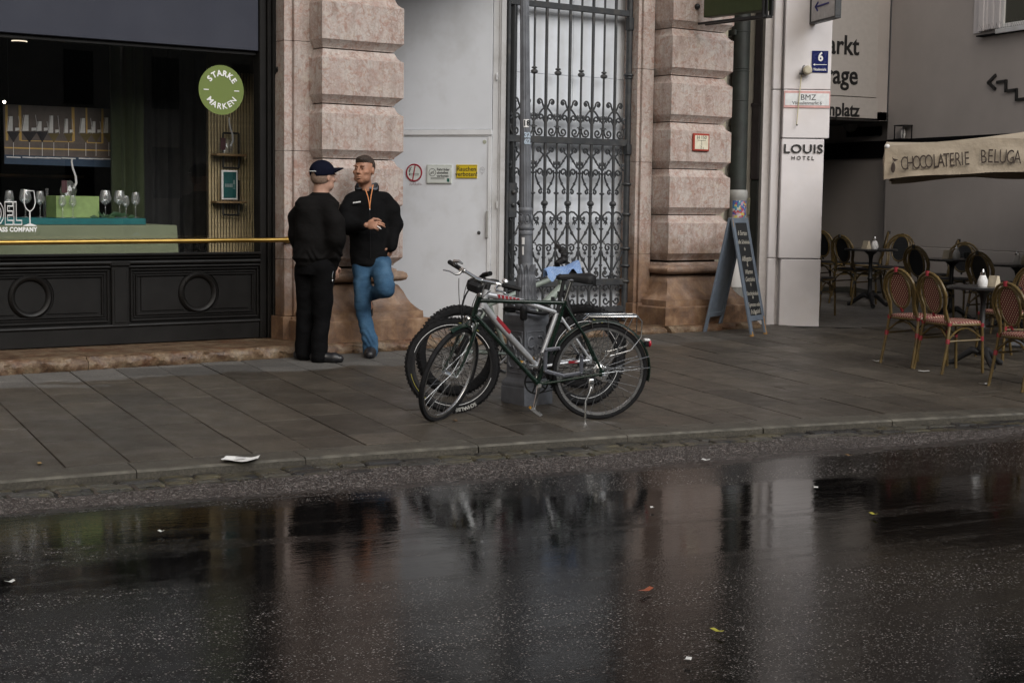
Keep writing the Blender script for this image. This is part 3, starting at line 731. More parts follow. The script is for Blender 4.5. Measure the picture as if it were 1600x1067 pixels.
for px, top, w_, liq in ((21, 182, 22, 0), (46, 180, 26, 0), (66, 190, 20, 0), (84, 181, 18, 1), (107, 186, 15, 2), (134, 185, 21, 2), (150, 190, 17, 2), (170, 184, 19, 2)):
    yb = 223
    q = lambda dx, y: PQ(px + dx, y)
    lc = 206 if liq == 0 else 209
    (bl if liq == 0 else bs).prism([q(0, yb), q(w_ * .48, lc), q(-w_ * .48, lc)], lambda x, z: (x, 2.1985, z), lambda x, z: (x, 2.1995, z))
    bw.prism([q(-w_ * .44, lc - 1), q(-w_ * .06, lc - 1), q(-w_ * .06, top), q(-w_ * .29, top)], lambda x, z: (x, 2.1975, z), lambda x, z: (x, 2.198, z))
    bw.prism([q(w_ * .12, lc - 1), q(w_ * .42, lc - 2), q(w_ * .42, lc - 6), q(w_ * .12, lc - 6)], lambda x, z: (x, 2.1975, z), lambda x, z: (x, 2.198, z))
    bar(bw, (px, yb), (px, 244), .004, 2.1975); bar(bw, (px - 11, 245 + px * .02), (px + 11, 246 + px * .02), .009, 2.1975)
    for s in (-1, 1): bar(bw, (px + s * w_ * .5, lc), (px + s * w_ * .36, top), .003, 2.1975)
part('glass_highlights', bw, simple('poster_white', (.78, .76, .74), .6, bump=0), ps, smooth=0)
part('red_wine', bl, simple('poster_wine', (.012, .008, .01), .6, bump=0), ps, smooth=0)
part('white_wine', bs, simple('poster_amber', (.14, .1, .025), .6, bump=0), ps, smooth=0)
b = MB(); b.tube([(c4[0][0] + .05, 2.21, c4[0][1] - .02), (c4[0][0] + .05, 2.21, 3.5)], .002, 4); b.tube([(c4[1][0] - .05, 2.21, c4[1][1] - .02), (c4[1][0] - .05, 2.21, 3.5)], .002, 4); part('wire', b, M_BLACKP, ps)
# curtains
def curtain(name, lab, u0, u1, v, z0, z1, mat, amp, wl):
    n = int((u1 - u0) / .02); b = MB(); b.slab([[(u0 + (u1 - u0) * i / n, v + amp * sin(2 * pi * (u0 + (u1 - u0) * i / n) / wl) + amp * .5 * sin(2 * pi * i * .02 / wl * .37), z) for i in range(n + 1)] for z in (z0, (z0 + z1) / 2, z1)], (0, .012, 0))
    solo(name, lab, 'curtain', b, mat, FAC, ((u0 + u1) / 2, v, z0), smooth=60)
M_CURT = simple('green_curtain', (.022, .032, .010), .85, var=.1, bump=.15, bsc=80)
p0 = onp(FAC, 172, 300, 1.95).x; p1 = onp(FAC, 224, 300, 1.95).x
curtain('green_curtain', 'moss green curtain hanging beside the picture', p0, p1, 1.95, .3, 3.45, M_CURT, .035, .11)
p2 = onp(FAC, 226, 300, 2.05).x; p3 = onp(FAC, 330, 300, 2.05).x
curtain('black_curtain', 'black curtain hanging between green curtain and slatted wall', p2, p3, 2.05, .3, 3.45, simple('black_curtain_cloth', (.010, .0105, .011), .9, bump=.1), .03, .13)
# back shelf with bottles behind the poster
b = MB(); p = onp(FAC, 0, 272, 3.2); b.box((-3.4, 3.0, p.z - .03), (-.75, 3.3, p.z), .004); solo('wall_shelf', 'dim wooden shelf on the back wall below the picture', 'shelf', b, simple('shelf_wood', (.16, .085, .04), .6), FAC, (-1.9, 3.1, p.z))
# slatted wall
M_SLAT = simple('oak_slat', (.42, .345, .20), .6, var=.15, sc=30, randomise=.15)
sw = thing('slatted_wall', 'pale wooden slatted panel at the right end of the shop window', 'wall panel', FAC, (.3, 1.5, 1.0))
s0 = onp(FAC, 326, 300, 1.5).x; s1 = .915
b = MB(); b.box((s0, 1.52, .3), (s1, 1.55, 3.45)); part('backing', b, simple('slat_backing', (.045, .038, .025), .8), sw, smooth=0)
b = MB(); b.box((-.0095, 0, .3), (.0095, .02, 2.72), .003); sm_ = b.build('slat', M_SLAT)
n = int((s1 - s0) / .031)
for i in range(n): inst('slat', sm_, sw, (s0 + .015 + i * .031, 1.499, 0))
b = MB(); b.box((s0, 1.497, 2.724), (s1, 1.52, 3.45)); part('top_board', b, simple('olive_board', (.10, .095, .06), .7), sw, smooth=0)
# ladder shelf with framed card and decanter
M_BLK = simple('black_steel', (.012, .012, .013), .45, bump=0)
ls = thing('wall_rack', 'black steel rack with two wooden shelves on the slatted panel', 'shelf', FAC, (.1, 1.45, 1.6))
def R_(px, py): return onp(FAC, px, py, 1.42)
b = MB()
for ya, yb in ((208, 263), (282, 336)):
    a, c = R_(350, ya), R_(375, yb); x0, x1, z1, z0 = a.x, c.x, a.z, c.z
    for q0, q1 in (((x0, z0), (x1, z0)), ((x1, z0), (x1, z1)), ((x1, z1), (x0, z1)), ((x0, z1), (x0, z0))):
        b.tube([(q0[0], 1.44, q0[1]), (q1[0], 1.44, q1[1])], .010, 4)
part('steel_frame', b, M_BLK, ls)
for y in (240, 314):
    a, c = R_(334, y), R_(382, y + 3); b = MB(); b.box((a.x, 1.36, a.z - .022), (c.x, 1.49, a.z), .003); part('shelf_board', b, simple('shelf_oak', (.20, .13, .06), .6), ls)
a, c = R_(344, 266), R_(369, 313)
fc = thing('framed_card', 'white framed teal card standing on the lower rack shelf', 'frame', FAC, ((a.x + c.x) / 2, 1.40, c.z))
b = MB(); b.box((a.x, 1.385, c.z + .003), (c.x, 1.405, a.z), .004); part('frame', b, M_WHITE, fc)
b = MB(); b.box((a.x + .016, 1.382, c.z + .02), (c.x - .016, 1.3845, a.z - .016)); part('card', b, simple('card_teal', (.008, .075, .075), .5, bump=0), fc, smooth=0)
b = MB(); zc = (a.z + c.z) / 2; xm = (a.x + c.x) / 2
for i in range(5): b.box((xm - .05 + i * .016, 1.3805, zc - .02), (xm - .038 + i * .016, 1.3818, zc + .014))
b.box((xm + .04, 1.3805, zc - .03), (xm + .044, 1.3818, zc + .01)); b.box((xm + .03, 1.3805, zc - .034), (xm + .055, 1.3818, zc - .03)); b.box((xm + .033, 1.3805, zc + .01), (xm + .051, 1.3818, zc + .05)); part('print', b, simple('card_grey', (.2, .25, .25), .6, bump=0), fc, smooth=0)
a = R_(352, 240); decanter(Vector((a.x, 1.41, a.z)), 'curved glass decanter on the upper rack shelf')
# lamps of the shop
def emis(name, col, s):
    g = NG(name); g.set(g.b, 'Emission Color', col); g.set(g.b, 'Emission Strength', s); return g.fin((.8, .8, .8), .5)
p = onp(FAC, 4, 160, 2.6); t = thing('spot_lamp', 'small bright spot lamp at the left edge of the shop window', 'lamp', FAC, (p.x, 2.6, p.z), rz=0)
b = MB(); b.ell((0, -.05, 0), (.013, .013, .013)); part('bulb', b, emis('bulb_glow', (1, .9, .75), 14), t)
b = MB(); b.lathe([(.022, -.05), (.04, .0), (.04, .06), (.02, .09)], 12, M=Matrix.Rotation(-pi / 2, 3, 'X')); b.tube([(0, .05, .03), (0, .05, 3.5 - p.z)], .008, 6); part('housing', b, M_DARK, t)
p = onp(FAC, 30, 65, 2.6); t = thing('ring_lamp', 'thin glowing oval ceiling lamp inside the shop', 'lamp', FAC, (p.x, 2.6, p.z), rz=0)
b = MB(); b.tube([(.07 * cos(a), .06 * sin(a), .0) for a in [pi + pi * i / 14 for i in range(15)]], .005, 6); part('light_ring', b, emis('ring_glow', (1, .85, .65), .8), t)
b = MB(); b.lathe([(.06, .012), (.075, .02), (.075, 3.5 - p.z)], 20); part('canopy', b, M_DARK, t)
M_LEAF = simple('dark_leaf', (.02, .06, .02), .5)
def sprig(px, py, lab, v=1.36):
    p = onp(FAC, px, py, v); b = MB(); random.seed(px)
    for i in range(9):
        a = random.uniform(-.6, pi + .6); L = random.uniform(.05, .11); x, z = random.uniform(-.06, .06), random.uniform(0, .02)
        d = Vector((cos(a) * L, random.uniform(-.02, .02), abs(sin(a)) * L * .6)); nrm_ = Vector((-d.z, 0, d.x)) * .22
        q = Vector((x, 0, z)); b.add([q, q + d * .5 + nrm_, q + d, q + d * .5 - nrm_ + Vector((0, .006, 0))], [(0, 1, 2), (0, 2, 3)])
    solo('leaf_sprig', lab, 'plant', b, M_LEAF, FAC, (p.x, v, 1.338), rz=0, group='leaf sprigs on the display', smooth=0)
sprig(163, 340, 'dark leaf sprig at the foot of the large glass'); sprig(190, 339, 'leafy sprig before the green curtain'); 
# ------------------------------------------------------------------ white door leaf with its notices
DOOR = Frame(fw(2.79, .73, 0), radians(-47))
dr = thing('white_door', 'tall pale grey-white panelled door between pilaster and gate, carrying the notices', 'door', DOOR, (-.6, 0, .27))
DL = -1.75
r0 = onp(DOOR, 700, 212, 0).z; r1 = onp(DOOR, 700, 203, 0).z
xs_ = onp(DOOR, 770, 100, 0).x; xd = onp(DOOR, 762, 300, 0).x; xt = onp(DOOR, 768, 300, 0).x
b = MB(); b.box((DL, 0, r1 + .003), (xs_ - .004, .05, 4.1), .003); part('upper_panel', b, M_DOORW, dr)
b = MB(); b.box((DL, .004, .28), (xd - .003, .05, r0 - .012), .003); part('lower_panel', b, M_DOORW, dr)
b = MB(); b.box((DL, -.012, r0 + .004), (xt, .05, r1), .003); b.box((DL, .0, r0 - .010), (xt, .05, r0 + .002)); part('cross_rail', b, M_DOORT, dr)
b = MB(); b.box((xd, -.006, .28), (xt - .002, .05, r0 - .012), .003); part('edge_strip', b, M_DOORT, dr)
xa = onp(DOOR, 778, 300, 0).x; xb = onp(DOOR, 782, 300, 0).x; xc = onp(DOOR, 790, 300, 0).x
for q0, q1, y0 in ((xt, xa - .004, .0), (xa, xb - .003, -.012), (xb, xc, -.03)):
    b = MB(); b.box((q0, y0, .27), (q1, .06, 4.1), .004); part('frame_strip', b, M_DOORT, dr)
b = MB()
for py in (120, 320, 450): q = onp(DOOR, 777, py, 0); b.tube([(q.x, -.014, q.z - .035), (q.x, -.014, q.z + .035)], .009, 8)
part('hinge', b, M_DOORT, dr)
q = onp(DOOR, 757, 222, 0); b = MB(); b.lathe([(.001, .004), (.02, .004), (.021, 0)], 14, (q.x, .004, q.z), Matrix.Rotation(pi / 2, 3, 'X')); part('filler_plug', b, simple('putty', (.42, .44, .36), .6), dr)
q = onp(DOOR, 748, 364, 0); b = MB(); b.lathe([(.001, .012), (.012, .012), (.02, .0)], 12, (q.x, .004, q.z), Matrix.Rotation(pi / 2, 3, 'X')); part('lock', b, M_IRON, dr)
q0, q1 = onp(DOOR, 760, 330, 0), onp(DOOR, 763, 372, 0); b = MB(); b.box((q0.x, -.02, q1.z), (q1.x, 0, q0.z), .003); part('pull_handle', b, M_PIPEPLAST, dr)
b = MB(); b.box((xc + .002, .02, .26), (xc + .075, .09, 4.1), .006); solo('dark_post', 'black iron post between the white door and the gate', 'post', b, simple('black_iron', (.018, .02, .022), .45), DOOR, (xc, .02, .26))
# notices
def PD_(px, py, y=0): return onp(DOOR, px, py, y)
M_RED = simple('sign_red', (.28, .012, .03), .5, bump=0); M_YEL = simple('sign_yellow', (.62, .46, .015), .5, bump=0, var=.04); M_SIGNW = simple('sign_white', (.62, .66, .64), .5, bump=0, var=.04); M_INK = simple('sign_ink', (.02, .022, .025), .5, bump=0)
c = PD_(647, 270); R = (PD_(659.5, 270).x - PD_(634, 270).x) / 2
ns = thing('no_smoking_sign', 'round no smoking sign with red ring and slash on the white door', 'sign', DOOR, (c.x, -.002, c.z))
RM = Matrix.Rotation(pi / 2, 4, 'X')
b = MB(); b.M = Matrix.Translation((c.x, .002, c.z)) @ RM; b.lathe([(.001, .004), (R * .86, .004), (R * .86, 0)], 32); part('plate', b, M_SIGNW, ns, smooth=0)
b = MB(); b.M = Matrix.Translation((c.x, .002, c.z)) @ RM; b.lathe([(R * .84, 0), (R * .84, .006), (R, .006), (R, 0)], 32, caps=False); b.M = Matrix.Translation((c.x, -.004, c.z)) @ Matrix.Rotation(radians(-80), 4, 'Y'); b.box((-R * .9, -.001, -.006), (R * .9, .001, .006)); part('red_ring', b, M_RED, ns, smooth=0)
b = MB(); b.M = Matrix.Translation((c.x, -.0025, c.z - .012))
for x0, x1, z0, z1 in ((-.05, .05, .012, .016), (-.05, .05, -.004, .0), (-.05, -.046, -.004, .016), (.046, .05, -.004, .016), (-.055, -.045, -.006, .018)): b.box((x0, -.001, z0 - .012), (x1, .001, z1 - .012))
b.tube([(-.048, 0, .012), (-.05, 0, .03), (-.035, 0, .042), (-.04, 0, .06), (-.025, 0, .07)], .003, 4); b.tube([(-.052, 0, .015), (-.056, 0, .035), (-.045, 0, .05), (-.05, 0, .068)], .003, 4)
part('cigarette_mark', b, M_INK, ns, smooth=0)
a, c = PD_(667, 257.5), PD_(706, 287.5)
bs_ = thing('bicycle_notice', 'white notice in a clear frame asking not to park bicycles', 'sign', DOOR, ((a.x + c.x) / 2, -.002, c.z))
b = MB(); b.box((a.x, -.010, c.z), (c.x, .003, a.z), .003); part('clear_frame', b, simple('acrylic', (.5, .53, .5), .25, bump=0), bs_)
b = MB(); b.box((a.x + .014, -.0125, c.z + .014), (c.x - .012, -.0105, a.z - .012)); part('sheet', b, M_SIGNW, bs_, smooth=0)
b = MB(); zt = a.z - .05; hx = a.x + (c.x - a.x) * .42
for i, s in enumerate(('Fahrräder', 'abstellen', 'verboten')): put_text(b, s, .036, hx, -.0135, zt - i * .033, align='LEFT', off=.0006, ext=.0005)
b.M = Matrix.Translation((a.x + .068, -.0133, zt - .03)) @ RM; b.lathe([(.036, 0), (.036, .001), (.040, .001), (.040, 0)], 24, caps=False)
b.M = None
for s in (-1, 1): b.tube([(a.x + .068 + s * .013 + .009 * cos(q), -.0135, zt - .036 + .009 * sin(q)) for q in [2 * pi * i / 10 for i in range(10)]], .0012, 4, closed=True)
b.tube([(a.x + .055, -.0135, zt - .036), (a.x + .064, -.0135, zt - .02), (a.x + .076, -.0135, zt - .02), (a.x + .081, -.0135, zt - .036)], .0012, 4); b.tube([(a.x + .042, -.0138, zt - .056), (a.x + .094, -.0138, zt - .004)], .0012, 4)
for i in range(2): b.box((a.x + .05, -.0138, c.z + .058 - i * .012), (c.x - .075, -.0133, c.z + .062 - i * .012))
part('print', b, M_INK, bs_, smooth=0)
b = MB(); b.box((c.x - .05, -.0135, c.z + .02), (c.x - .022, -.0125, c.z + .055)); part('green_corner', b, simple('notice_green', (.01, .10, .075), .5, bump=0), bs_, smooth=0)
a, c = PD_(713, 257.5), PD_(745.5, 279)
ys = thing('smoking_notice', 'yellow notice with black border reading Rauchen verboten', 'sign', DOOR, ((a.x + c.x) / 2, -.002, c.z))
b = MB(); b.box((a.x, -.006, c.z), (c.x, .003, a.z), .002); part('plate', b, M_YEL, ys)
b = MB(); mx_ = (a.x + c.x) / 2; e = .006
put_text(b, 'Rauchen', .062, mx_, -.0068, a.z - .045, off=.0005, ext=.0005); put_text(b, 'verboten!', .062, mx_, -.0068, a.z - .098, off=.0005, ext=.0005)
for x0, x1, z0, z1 in ((a.x + e, c.x - e, c.z + e, c.z + e + .003), (a.x + e, c.x - e, a.z - e - .003, a.z - e), (a.x + e, a.x + e + .003, c.z + e + .003, a.z - e - .003), (c.x - e - .003, c.x - e, c.z + e + .003, a.z - e - .003)): b.box((x0, -.0068, z0), (x1, -.0055, z1))
part('print', b, M_INK, ys, smooth=0)
b = MB(); q = PD_(753.5, 266); b.tube([(q.x + .026 * cos(i * .5), .001, q.z + .03 * sin(i * .5)) for i in range(13)], .0014, 4, closed=False)
b.tube([(q.x - .02, .001, q.z), (q.x - .005, .001, q.z + .014), (q.x + .01, .001, q.z - .008), (q.x + .02, .001, q.z + .01)], .0014, 4); b.tube([(q.x, .001, q.z - .03), (q.x, .001, q.z - .045)], .003, 4)
solo('pen_doodle', 'small round pen doodle beside the yellow notice', 'graffiti', b, simple('pencil_grey', (.3, .3, .33), .6, bump=0), DOOR, (q.x, 0, q.z))
b = MB(); q = PD_(640, 289); random.seed(4); x = q.x
for i in range(7): b.tube([(x, .001, q.z + random.uniform(-.01, 0)), (x + .006, .001, q.z + .02 + random.uniform(-.006, .006)), (x + .013, .001, q.z + random.uniform(-.004, .012))], .0015, 4); x += .02
solo('pen_scrawl', 'thin pen scrawl under the no smoking sign', 'graffiti', b, simple('scrawl_red', (.25, .13, .15), .6, bump=0), DOOR, (q.x, 0, q.z))
# boards behind the gate
GV = .68
bw_ = thing('white_boarding', 'pale boarded door standing behind the iron gate', 'door', FAC, (3.6, .80, .25))
for u0, u1 in ((2.88, 3.72), (3.724, 4.62)):
    b = MB(); b.box((u0, .80, .25), (u1, .83, onp(FAC, 880, 118, .80).z - .003), .003); part('board', b, M_DOORW, bw_)
    b = MB(); b.box((u0, .802, onp(FAC, 880, 118, .80).z), (u1, .83, 4.1), .003); part('board', b, M_DOORW, bw_)
# ------------------------------------------------------------------ iron gate
def ug(px, py=60): return onp(FAC, px, py, GV).x
def zg(py, px=862): return onp(FAC, px, py, GV).z
UB = [ug(p) for p in (835.6, 855.3, 873, 891, 908.8, 926.6, 944.9, 962.2)]
DU = (UB[-1] - UB[0]) / 7; UB = [UB[0] + DU * i for i in range(-1, 8)]          # nine bars, every other one stout
uL, uR = UB[0] - DU * 1.05, ug(981, 200)
ga = thing('iron_gate', 'tall wrought iron gate of bars and scrolls in the arched entrance', 'gate', FAC, ((uL + uR) / 2, GV, .25))
def collar(b, x, y, z, r, h): b.lathe([(r * .6, -h), (r, -h * .45), (r * 1.05, 0), (r, h * .45), (r * .6, h)], 10, (x, y, z))
b = MB(); b.tube([(0, GV, .3), (0, GV, 4.2)], .0165, 8)
for py, r in ((318, .036), (349, .024), (324, .022), (402, .022), (430, .024), (302, .02)): collar(b, 0, GV, zg(py), r, .014 if r < .03 else .028)
thick = b.build('stout_bar', M_IRON, (0, GV, 0))
b = MB(); b.tube([(0, GV, .3), (0, GV, 4.2)], .0115, 8)
for py, r in ((108, .028), (114, .036), (200, .022), (270, .024), (302, .028), (358, .024), (388, .02), (416, .02)): collar(b, 0, GV, zg(py), r, .012 if r < .03 else .022)
thin = b.build('slim_bar', M_IRON, (0, GV, 0))
for i, u in enumerate(UB): inst('stout_bar' if i % 2 == 0 else 'slim_bar', thick if i % 2 == 0 else thin, ga, (u, GV, 0))
for py, h, nm in ((9, .062, 'top_bar'), (219, .07, 'middle_bar'), (443, .072, 'lower_bar'), (487, .06, 'bottom_bar')):
    z = zg(py, 860); b = MB(); b.box((uL, GV - .019, z - h / 2), (uR, GV + .019, z + h / 2), .004); part(nm, b, M_IRON, ga)
b = MB(); b.box((uL - .03, GV - .02, .26), (uL, GV + .02, 4.2), .004); b.box((uL, GV - .024, zg(340, 797)), (uL + .1, GV + .016, zg(286, 797)), .004); part('meeting_stile', b, M_IRON, ga)
b = MB(); q = (uL + .05, GV - .03, zg(300, 797)); b.ell(q, (.026, .026, .026)); b.ell((q[0], q[1], zg(320, 797)), (.024, .02, .024)); part('gate_knob', b, M_IRON, ga)
b = MB(); b.tube([(uR, GV, .26), (uR, GV, 4.2)], .034, 14)
for py in (118, 122, 288, 335, 388, 415, 439): collar(b, uR, GV, zg(py, 981), .055 if py != 122 else .046, .018)
b.box((uR - .04, GV - .045, zg(242, 981)), (uR + .075, GV + .03, zg(226, 981)), .005); b.box((uR - .04, GV - .045, zg(48, 981)), (uR + .075, GV + .03, zg(28, 981)), .005); part('hinge_post', b, M_IRON, ga)
def spiral(cx, cz, r0, r1, a0, a1, n=16): return [(cx + (r0 + (r1 - r0) * i / n) * cos(a0 + (a1 - a0) * i / n), 0, cz + (r0 + (r1 - r0) * i / n) * sin(a0 + (a1 - a0) * i / n)) for i in range(n + 1)]
D = DU
def half(kind):
    """right half of a scroll row about a stout bar, z measured from the middle bar's photo rows"""
    b = MB(); Z = zg; r = .0102
    def T(p, rr=r): b.tube(p, rr, 6)
    def leaf(x, z, ang, L=.045):
        d = Vector((cos(ang), 0, sin(ang))); s = Vector((-d.z, 0, d.x))
        for q in (-.6, 0, .6):
            e = (d * cos(q) + s * sin(q)); b.tube([(x, 0, z), Vector((x, 0, z)) + e * L * .55, Vector((x, 0, z)) + e * L], [.006, .0095, .002], 5)
    if kind == 'top':
        T([(.012, 0, Z(172))] + spiral(.082, Z(160) - .003, .036, .012, radians(190), radians(-160), 16)); b.ell((.082, 0, Z(160)), (.014, .012, .014), 8, 6)
        T([(.008, 0, Z(168)), (.05, 0, Z(173)), (.10, 0, Z(182)), (D * .93, 0, Z(189))]); leaf(D * .78, Z(184), radians(70)); leaf(D * .80, Z(184), radians(-160), .035)
        T([(.012, 0, Z(191))] + spiral(.062, Z(184), .034, .01, radians(210), radians(-170), 14))
        T([(D * .95, 0, Z(196)), (D * .9, 0, Z(205)), (D * .72, 0, Z(212))] + spiral(.078, Z(206), .042, .012, radians(-60), radians(-480), 18)); T(spiral(.115, Z(200), .03, .008, radians(-40), radians(120), 8), .006)
    elif kind == 'under':
        T([(.012, 0, Z(243))] + spiral(.085, Z(235), .034, .011, radians(215), radians(-160), 16)); b.ell((.085, 0, Z(235)), (.013, .012, .013), 8, 6)
        T([(.008, 0, Z(240)), (.05, 0, Z(248)), (.09, 0, Z(256)), (D * .93, 0, Z(264))]); b.ell((.065, 0, Z(251)), (.014, .014, .016), 8, 6); leaf(D * .80, Z(258), radians(75)); leaf(D * .8, Z(258), radians(-150), .035)
        T([(.012, 0, Z(276))] + spiral(.066, Z(269), .04, .012, radians(215), radians(-190), 16))
        T([(D * .72, 0, Z(266)), (.118, 0, Z(276)), (.085, 0, Z(287)), (.035, 0, Z(297))]); T(spiral(.052, Z(300), .026, .008, radians(120), radians(-230), 12)); leaf(.09, Z(285), radians(-120), .03)
    elif kind == 'arc':
        T([(.012, 0, Z(336)), (.02, 0, Z(333)), (.05, 0, Z(331)), (.09, 0, Z(332))] + spiral(.098, Z(341), .045, .014, radians(80), radians(-230), 16)); leaf(.09, Z(345), radians(-80), .05)
        T([(D * .95, 0, Z(341)), (.075, 0, Z(341))], .007)
        T([(.008, 0, Z(350)), (.05, 0, Z(361)), (.10, 0, Z(372)), (D * .95, 0, Z(380))]); b.ell((.06, 0, Z(364)), (.017, .017, .02), 8, 6); b.ell((.072, 0, Z(367)), (.012, .014, .012), 8, 6)
        T([(.012, 0, Z(383))] + spiral(.06, Z(388), .042, .013, radians(140), radians(-260), 18)); leaf(.06, Z(394), radians(-70), .035)
        T([(D * .96, 0, Z(380)), (D * .7, 0, Z(379))] + spiral(.104, Z(386), .03, .01, radians(70), radians(230), 8), .0065)
    elif kind == 'low':
        T([(D * .93, 0, Z(393)), (D * .82, 0, Z(401)), (.075, 0, Z(411)), (.02, 0, Z(424))]); leaf(.075, Z(410), radians(60), .05); leaf(.085, Z(406), radians(10), .04)
        T([(.012, 0, Z(428)), (.035, 0, Z(438))] + spiral(.088, Z(429), .046, .014, radians(-150), radians(180), 18)); b.ell((.088, 0, Z(429)), (.016, .013, .016), 8, 6); leaf(.09, Z(424), radians(85), .04)
    elif kind == 'foot':
        T([(.012, 0, Z(455))] + spiral(.078, Z(453), .044, .013, radians(170), radians(-200), 18)); T([(D * .95, 0, Z(453)), (.1, 0, Z(452))], .007)
        T([(.012, 0, Z(475))] + spiral(.074, Z(473), .042, .013, radians(190), radians(560), 18)); leaf(.09, Z(466), radians(60), .04); leaf(.085, Z(462), radians(-80), .035)
    else:
        T([(0, 0, Z(489)), (D, 0, Z(499))]); T([(0, 0, Z(499)), (D, 0, Z(489))])
        T(spiral(.05, Z(484), .02, .006, radians(180), radians(-200), 10), .006); T(spiral(.11, Z(484), .02, .006, radians(0), radians(380), 10), .006)
    return b.build('scroll', M_IRON, (0, 0, 0), smooth=60)
halves = [half(k) for k in ('top', 'under', 'arc', 'low', 'foot', 'lattice')]
for me in halves:
    for i in (0, 2, 4, 6, 8):
        u = UB[i]
        inst('scroll', me, ga, (u, GV, 0)); inst('scroll', me, ga, (u, GV, 0), scale=(-1, 1, 1))
# ------------------------------------------------------------------ street lamp post
N_, R_g, L_g = ong(811, 634.6), ong(864, 629), ong(782, 628)
lc = (R_g + L_g) / 2; la = atan2((R_g - N_).y, (R_g - N_).x); LW = ((R_g - N_).length + (L_g - N_).length) / 2
lz = gz(lc.x, lc.y); LD = (lc - CAM).dot(FWD)
def zl(py): return HH - (py - 309) * LD / FPX - lz
lp = thing('lamp_post', 'grey cast iron lamp post with square base and fluted shaft behind the bicycles', 'lamp post', WORLD, (lc.x, lc.y, lz), rz=la)
hw = LW * .5
def sq(b, prof):
    b.grid([[(-r, -r, z), (r, -r, z), (r, r, z), (-r, r, z), (-r, -r, z)] for r, z in prof]); r, z = prof[-1]; b.add([(-r, -r, z), (r, -r, z), (r, r, z), (-r, r, z)], [(0, 1, 2, 3)])
b = MB(); sq(b, [(hw, -.03), (hw, zl(598) - .008), (hw - .008, zl(598))]); part('base_block', b, M_IRON2, lp)
b = MB(); sq(b, [(hw * .97, zl(598) + .001), (hw * .99, zl(594)), (hw * .93, zl(590)), (hw * .8, zl(586)), (hw * .78, zl(584)), (hw * .76, zl(506)), (hw * .8, zl(504)), (hw * .86, zl(500)), (hw * .88, zl(494)), (hw * .86, zl(488)), (hw * .7, zl(486))]); ped = part('pedestal', b, M_IRON2, lp)
b = MB(); hp = hw * .765
def relief(M):
    b.M = M; z0, z1 = zl(578), zl(512); zc = (z0 + z1) / 2; w2 = hp * .8
    for x0, x1, za, zb in ((-w2, w2, z0, z0 + .008), (-w2, w2, z1 - .008, z1), (-w2, -w2 + .008, z0 + .008, z1 - .008), (w2 - .008, w2, z0 + .008, z1 - .008)): b.box((x0, -hp - .006, za), (x1, -hp + .004, zb), .002)
    for sx in (-1, 1):
        for sz in (-1, 1):
            b.tube([(0, -hp - .003, zc)] + [(sx * (.045 + .03 * cos(t)), -hp - .003, zc + sz * (.075 + .04 * sin(t))) for t in [(-2.4 + 4.6 * i / 10) for i in range(11)]], .010, 5)
    b.ell((0, -hp - .002, zc), (.02, .012, .03), 8, 6)
    b.M = None
for k in range(4): relief(Matrix.Rotation(k * pi / 2, 4, 'Z'))
part('relief_ornament', b, M_IRON2, ped)
b = MB(); b.lathe([(hw * .55, zl(486)), (hw * .6, zl(483)), (hw * .52, zl(479)), (.085, zl(474)), (.088, zl(470)), (.078, zl(466)), (.074, zl(462)), (.066, zl(440)), (.056, zl(414)), (.050, zl(408))], 24); part('bell', b, M_IRON2, lp, smooth=50)
b = MB(); random.seed(2)
for k in range(10):
    a = 2 * pi * k / 10; b.M = Matrix.Rotation(a, 4, 'Z')
    rows = []
    for i in range(8):
        t = i / 7; z = zl(466) + (zl(409) - zl(466)) * t; R = .076 - .022 * t + .004; W_ = .026 * (sin(pi * min(1, t * .9 + .1)) ** .6) + .002; curl = .018 * max(0, t - .75) * 4
        rows.append([(-W_, -R - curl + .006 + .004 * (i % 2), z - curl * .4), (-W_ * .5, -R - curl - .004 + .004 * (i % 2), z - curl * .3), (0, -R - curl + .003, z - curl * .2), (W_ * .5, -R - curl - .004 + .004 * (i % 2), z - curl * .3), (W_, -R - curl + .006 + .004 * (i % 2), z - curl * .4)])
    b.slab(rows, (0, .008, 0))
b.M = None; part('acanthus_leaves', b, M_IRON2, lp, smooth=0)
b = MB(); b.lathe([(.046, zl(409)), (.045, zl(357)), (.052, zl(356)), (.054, zl(352)), (.048, zl(350)), (.047, zl(330)), (.052, zl(328)), (.054, zl(325)), (.044, zl(322))], 24); b.lathe([(.05, zl(364)), (.053, zl(359)), (.045, zl(357))], 16)
part('sleeve', b, M_IRON2, lp, smooth=50)
b = MB()
for k in range(6):
    a = 2 * pi * k / 6 + .6; b.M = Matrix.Rotation(a, 4, 'Z'); b.ell((0, -.047, zl(340)), (.014, .010, .028), 8, 6)
    b.tube([(.02 * cos(t) * 1.1, -.047, zl(340) + .038 * sin(t)) for t in [2 * pi * i / 12 for i in range(12)]], .004, 4, closed=True)
b.M = None; part('medallion', b, M_IRON2, lp)
b = MB(); n = 48; zt = zl(2)
ring = lambda R, z: [((R * (1 - .07 * (1 if j % 4 in (1, 2) else 0))) * cos(2 * pi * j / n) for j in range(n)), z]
def fl(R, z): return [(R * (1 - .075 * (1 if j % 4 >= 2 else 0)) * cos(2 * pi * (j % n) / n), R * (1 - .075 * (1 if j % 4 >= 2 else 0)) * sin(2 * pi * (j % n) / n), z) for j in range(n + 1)]
b.grid([fl(.0425, zl(322)), fl(.040, zl(220)), fl(.036, zl(100)), fl(.034, zt)]); part('fluted_shaft', b, M_IRON2, lp, smooth=0)
b = MB(); b.lathe([(.034, zt), (.046, zt + .006), (.048, zt + .014), (.04, zt + .03), (.03, zt + .05), (.028, zt + 1.6)], 20); part('upper_shaft', b, M_IRON2, lp)
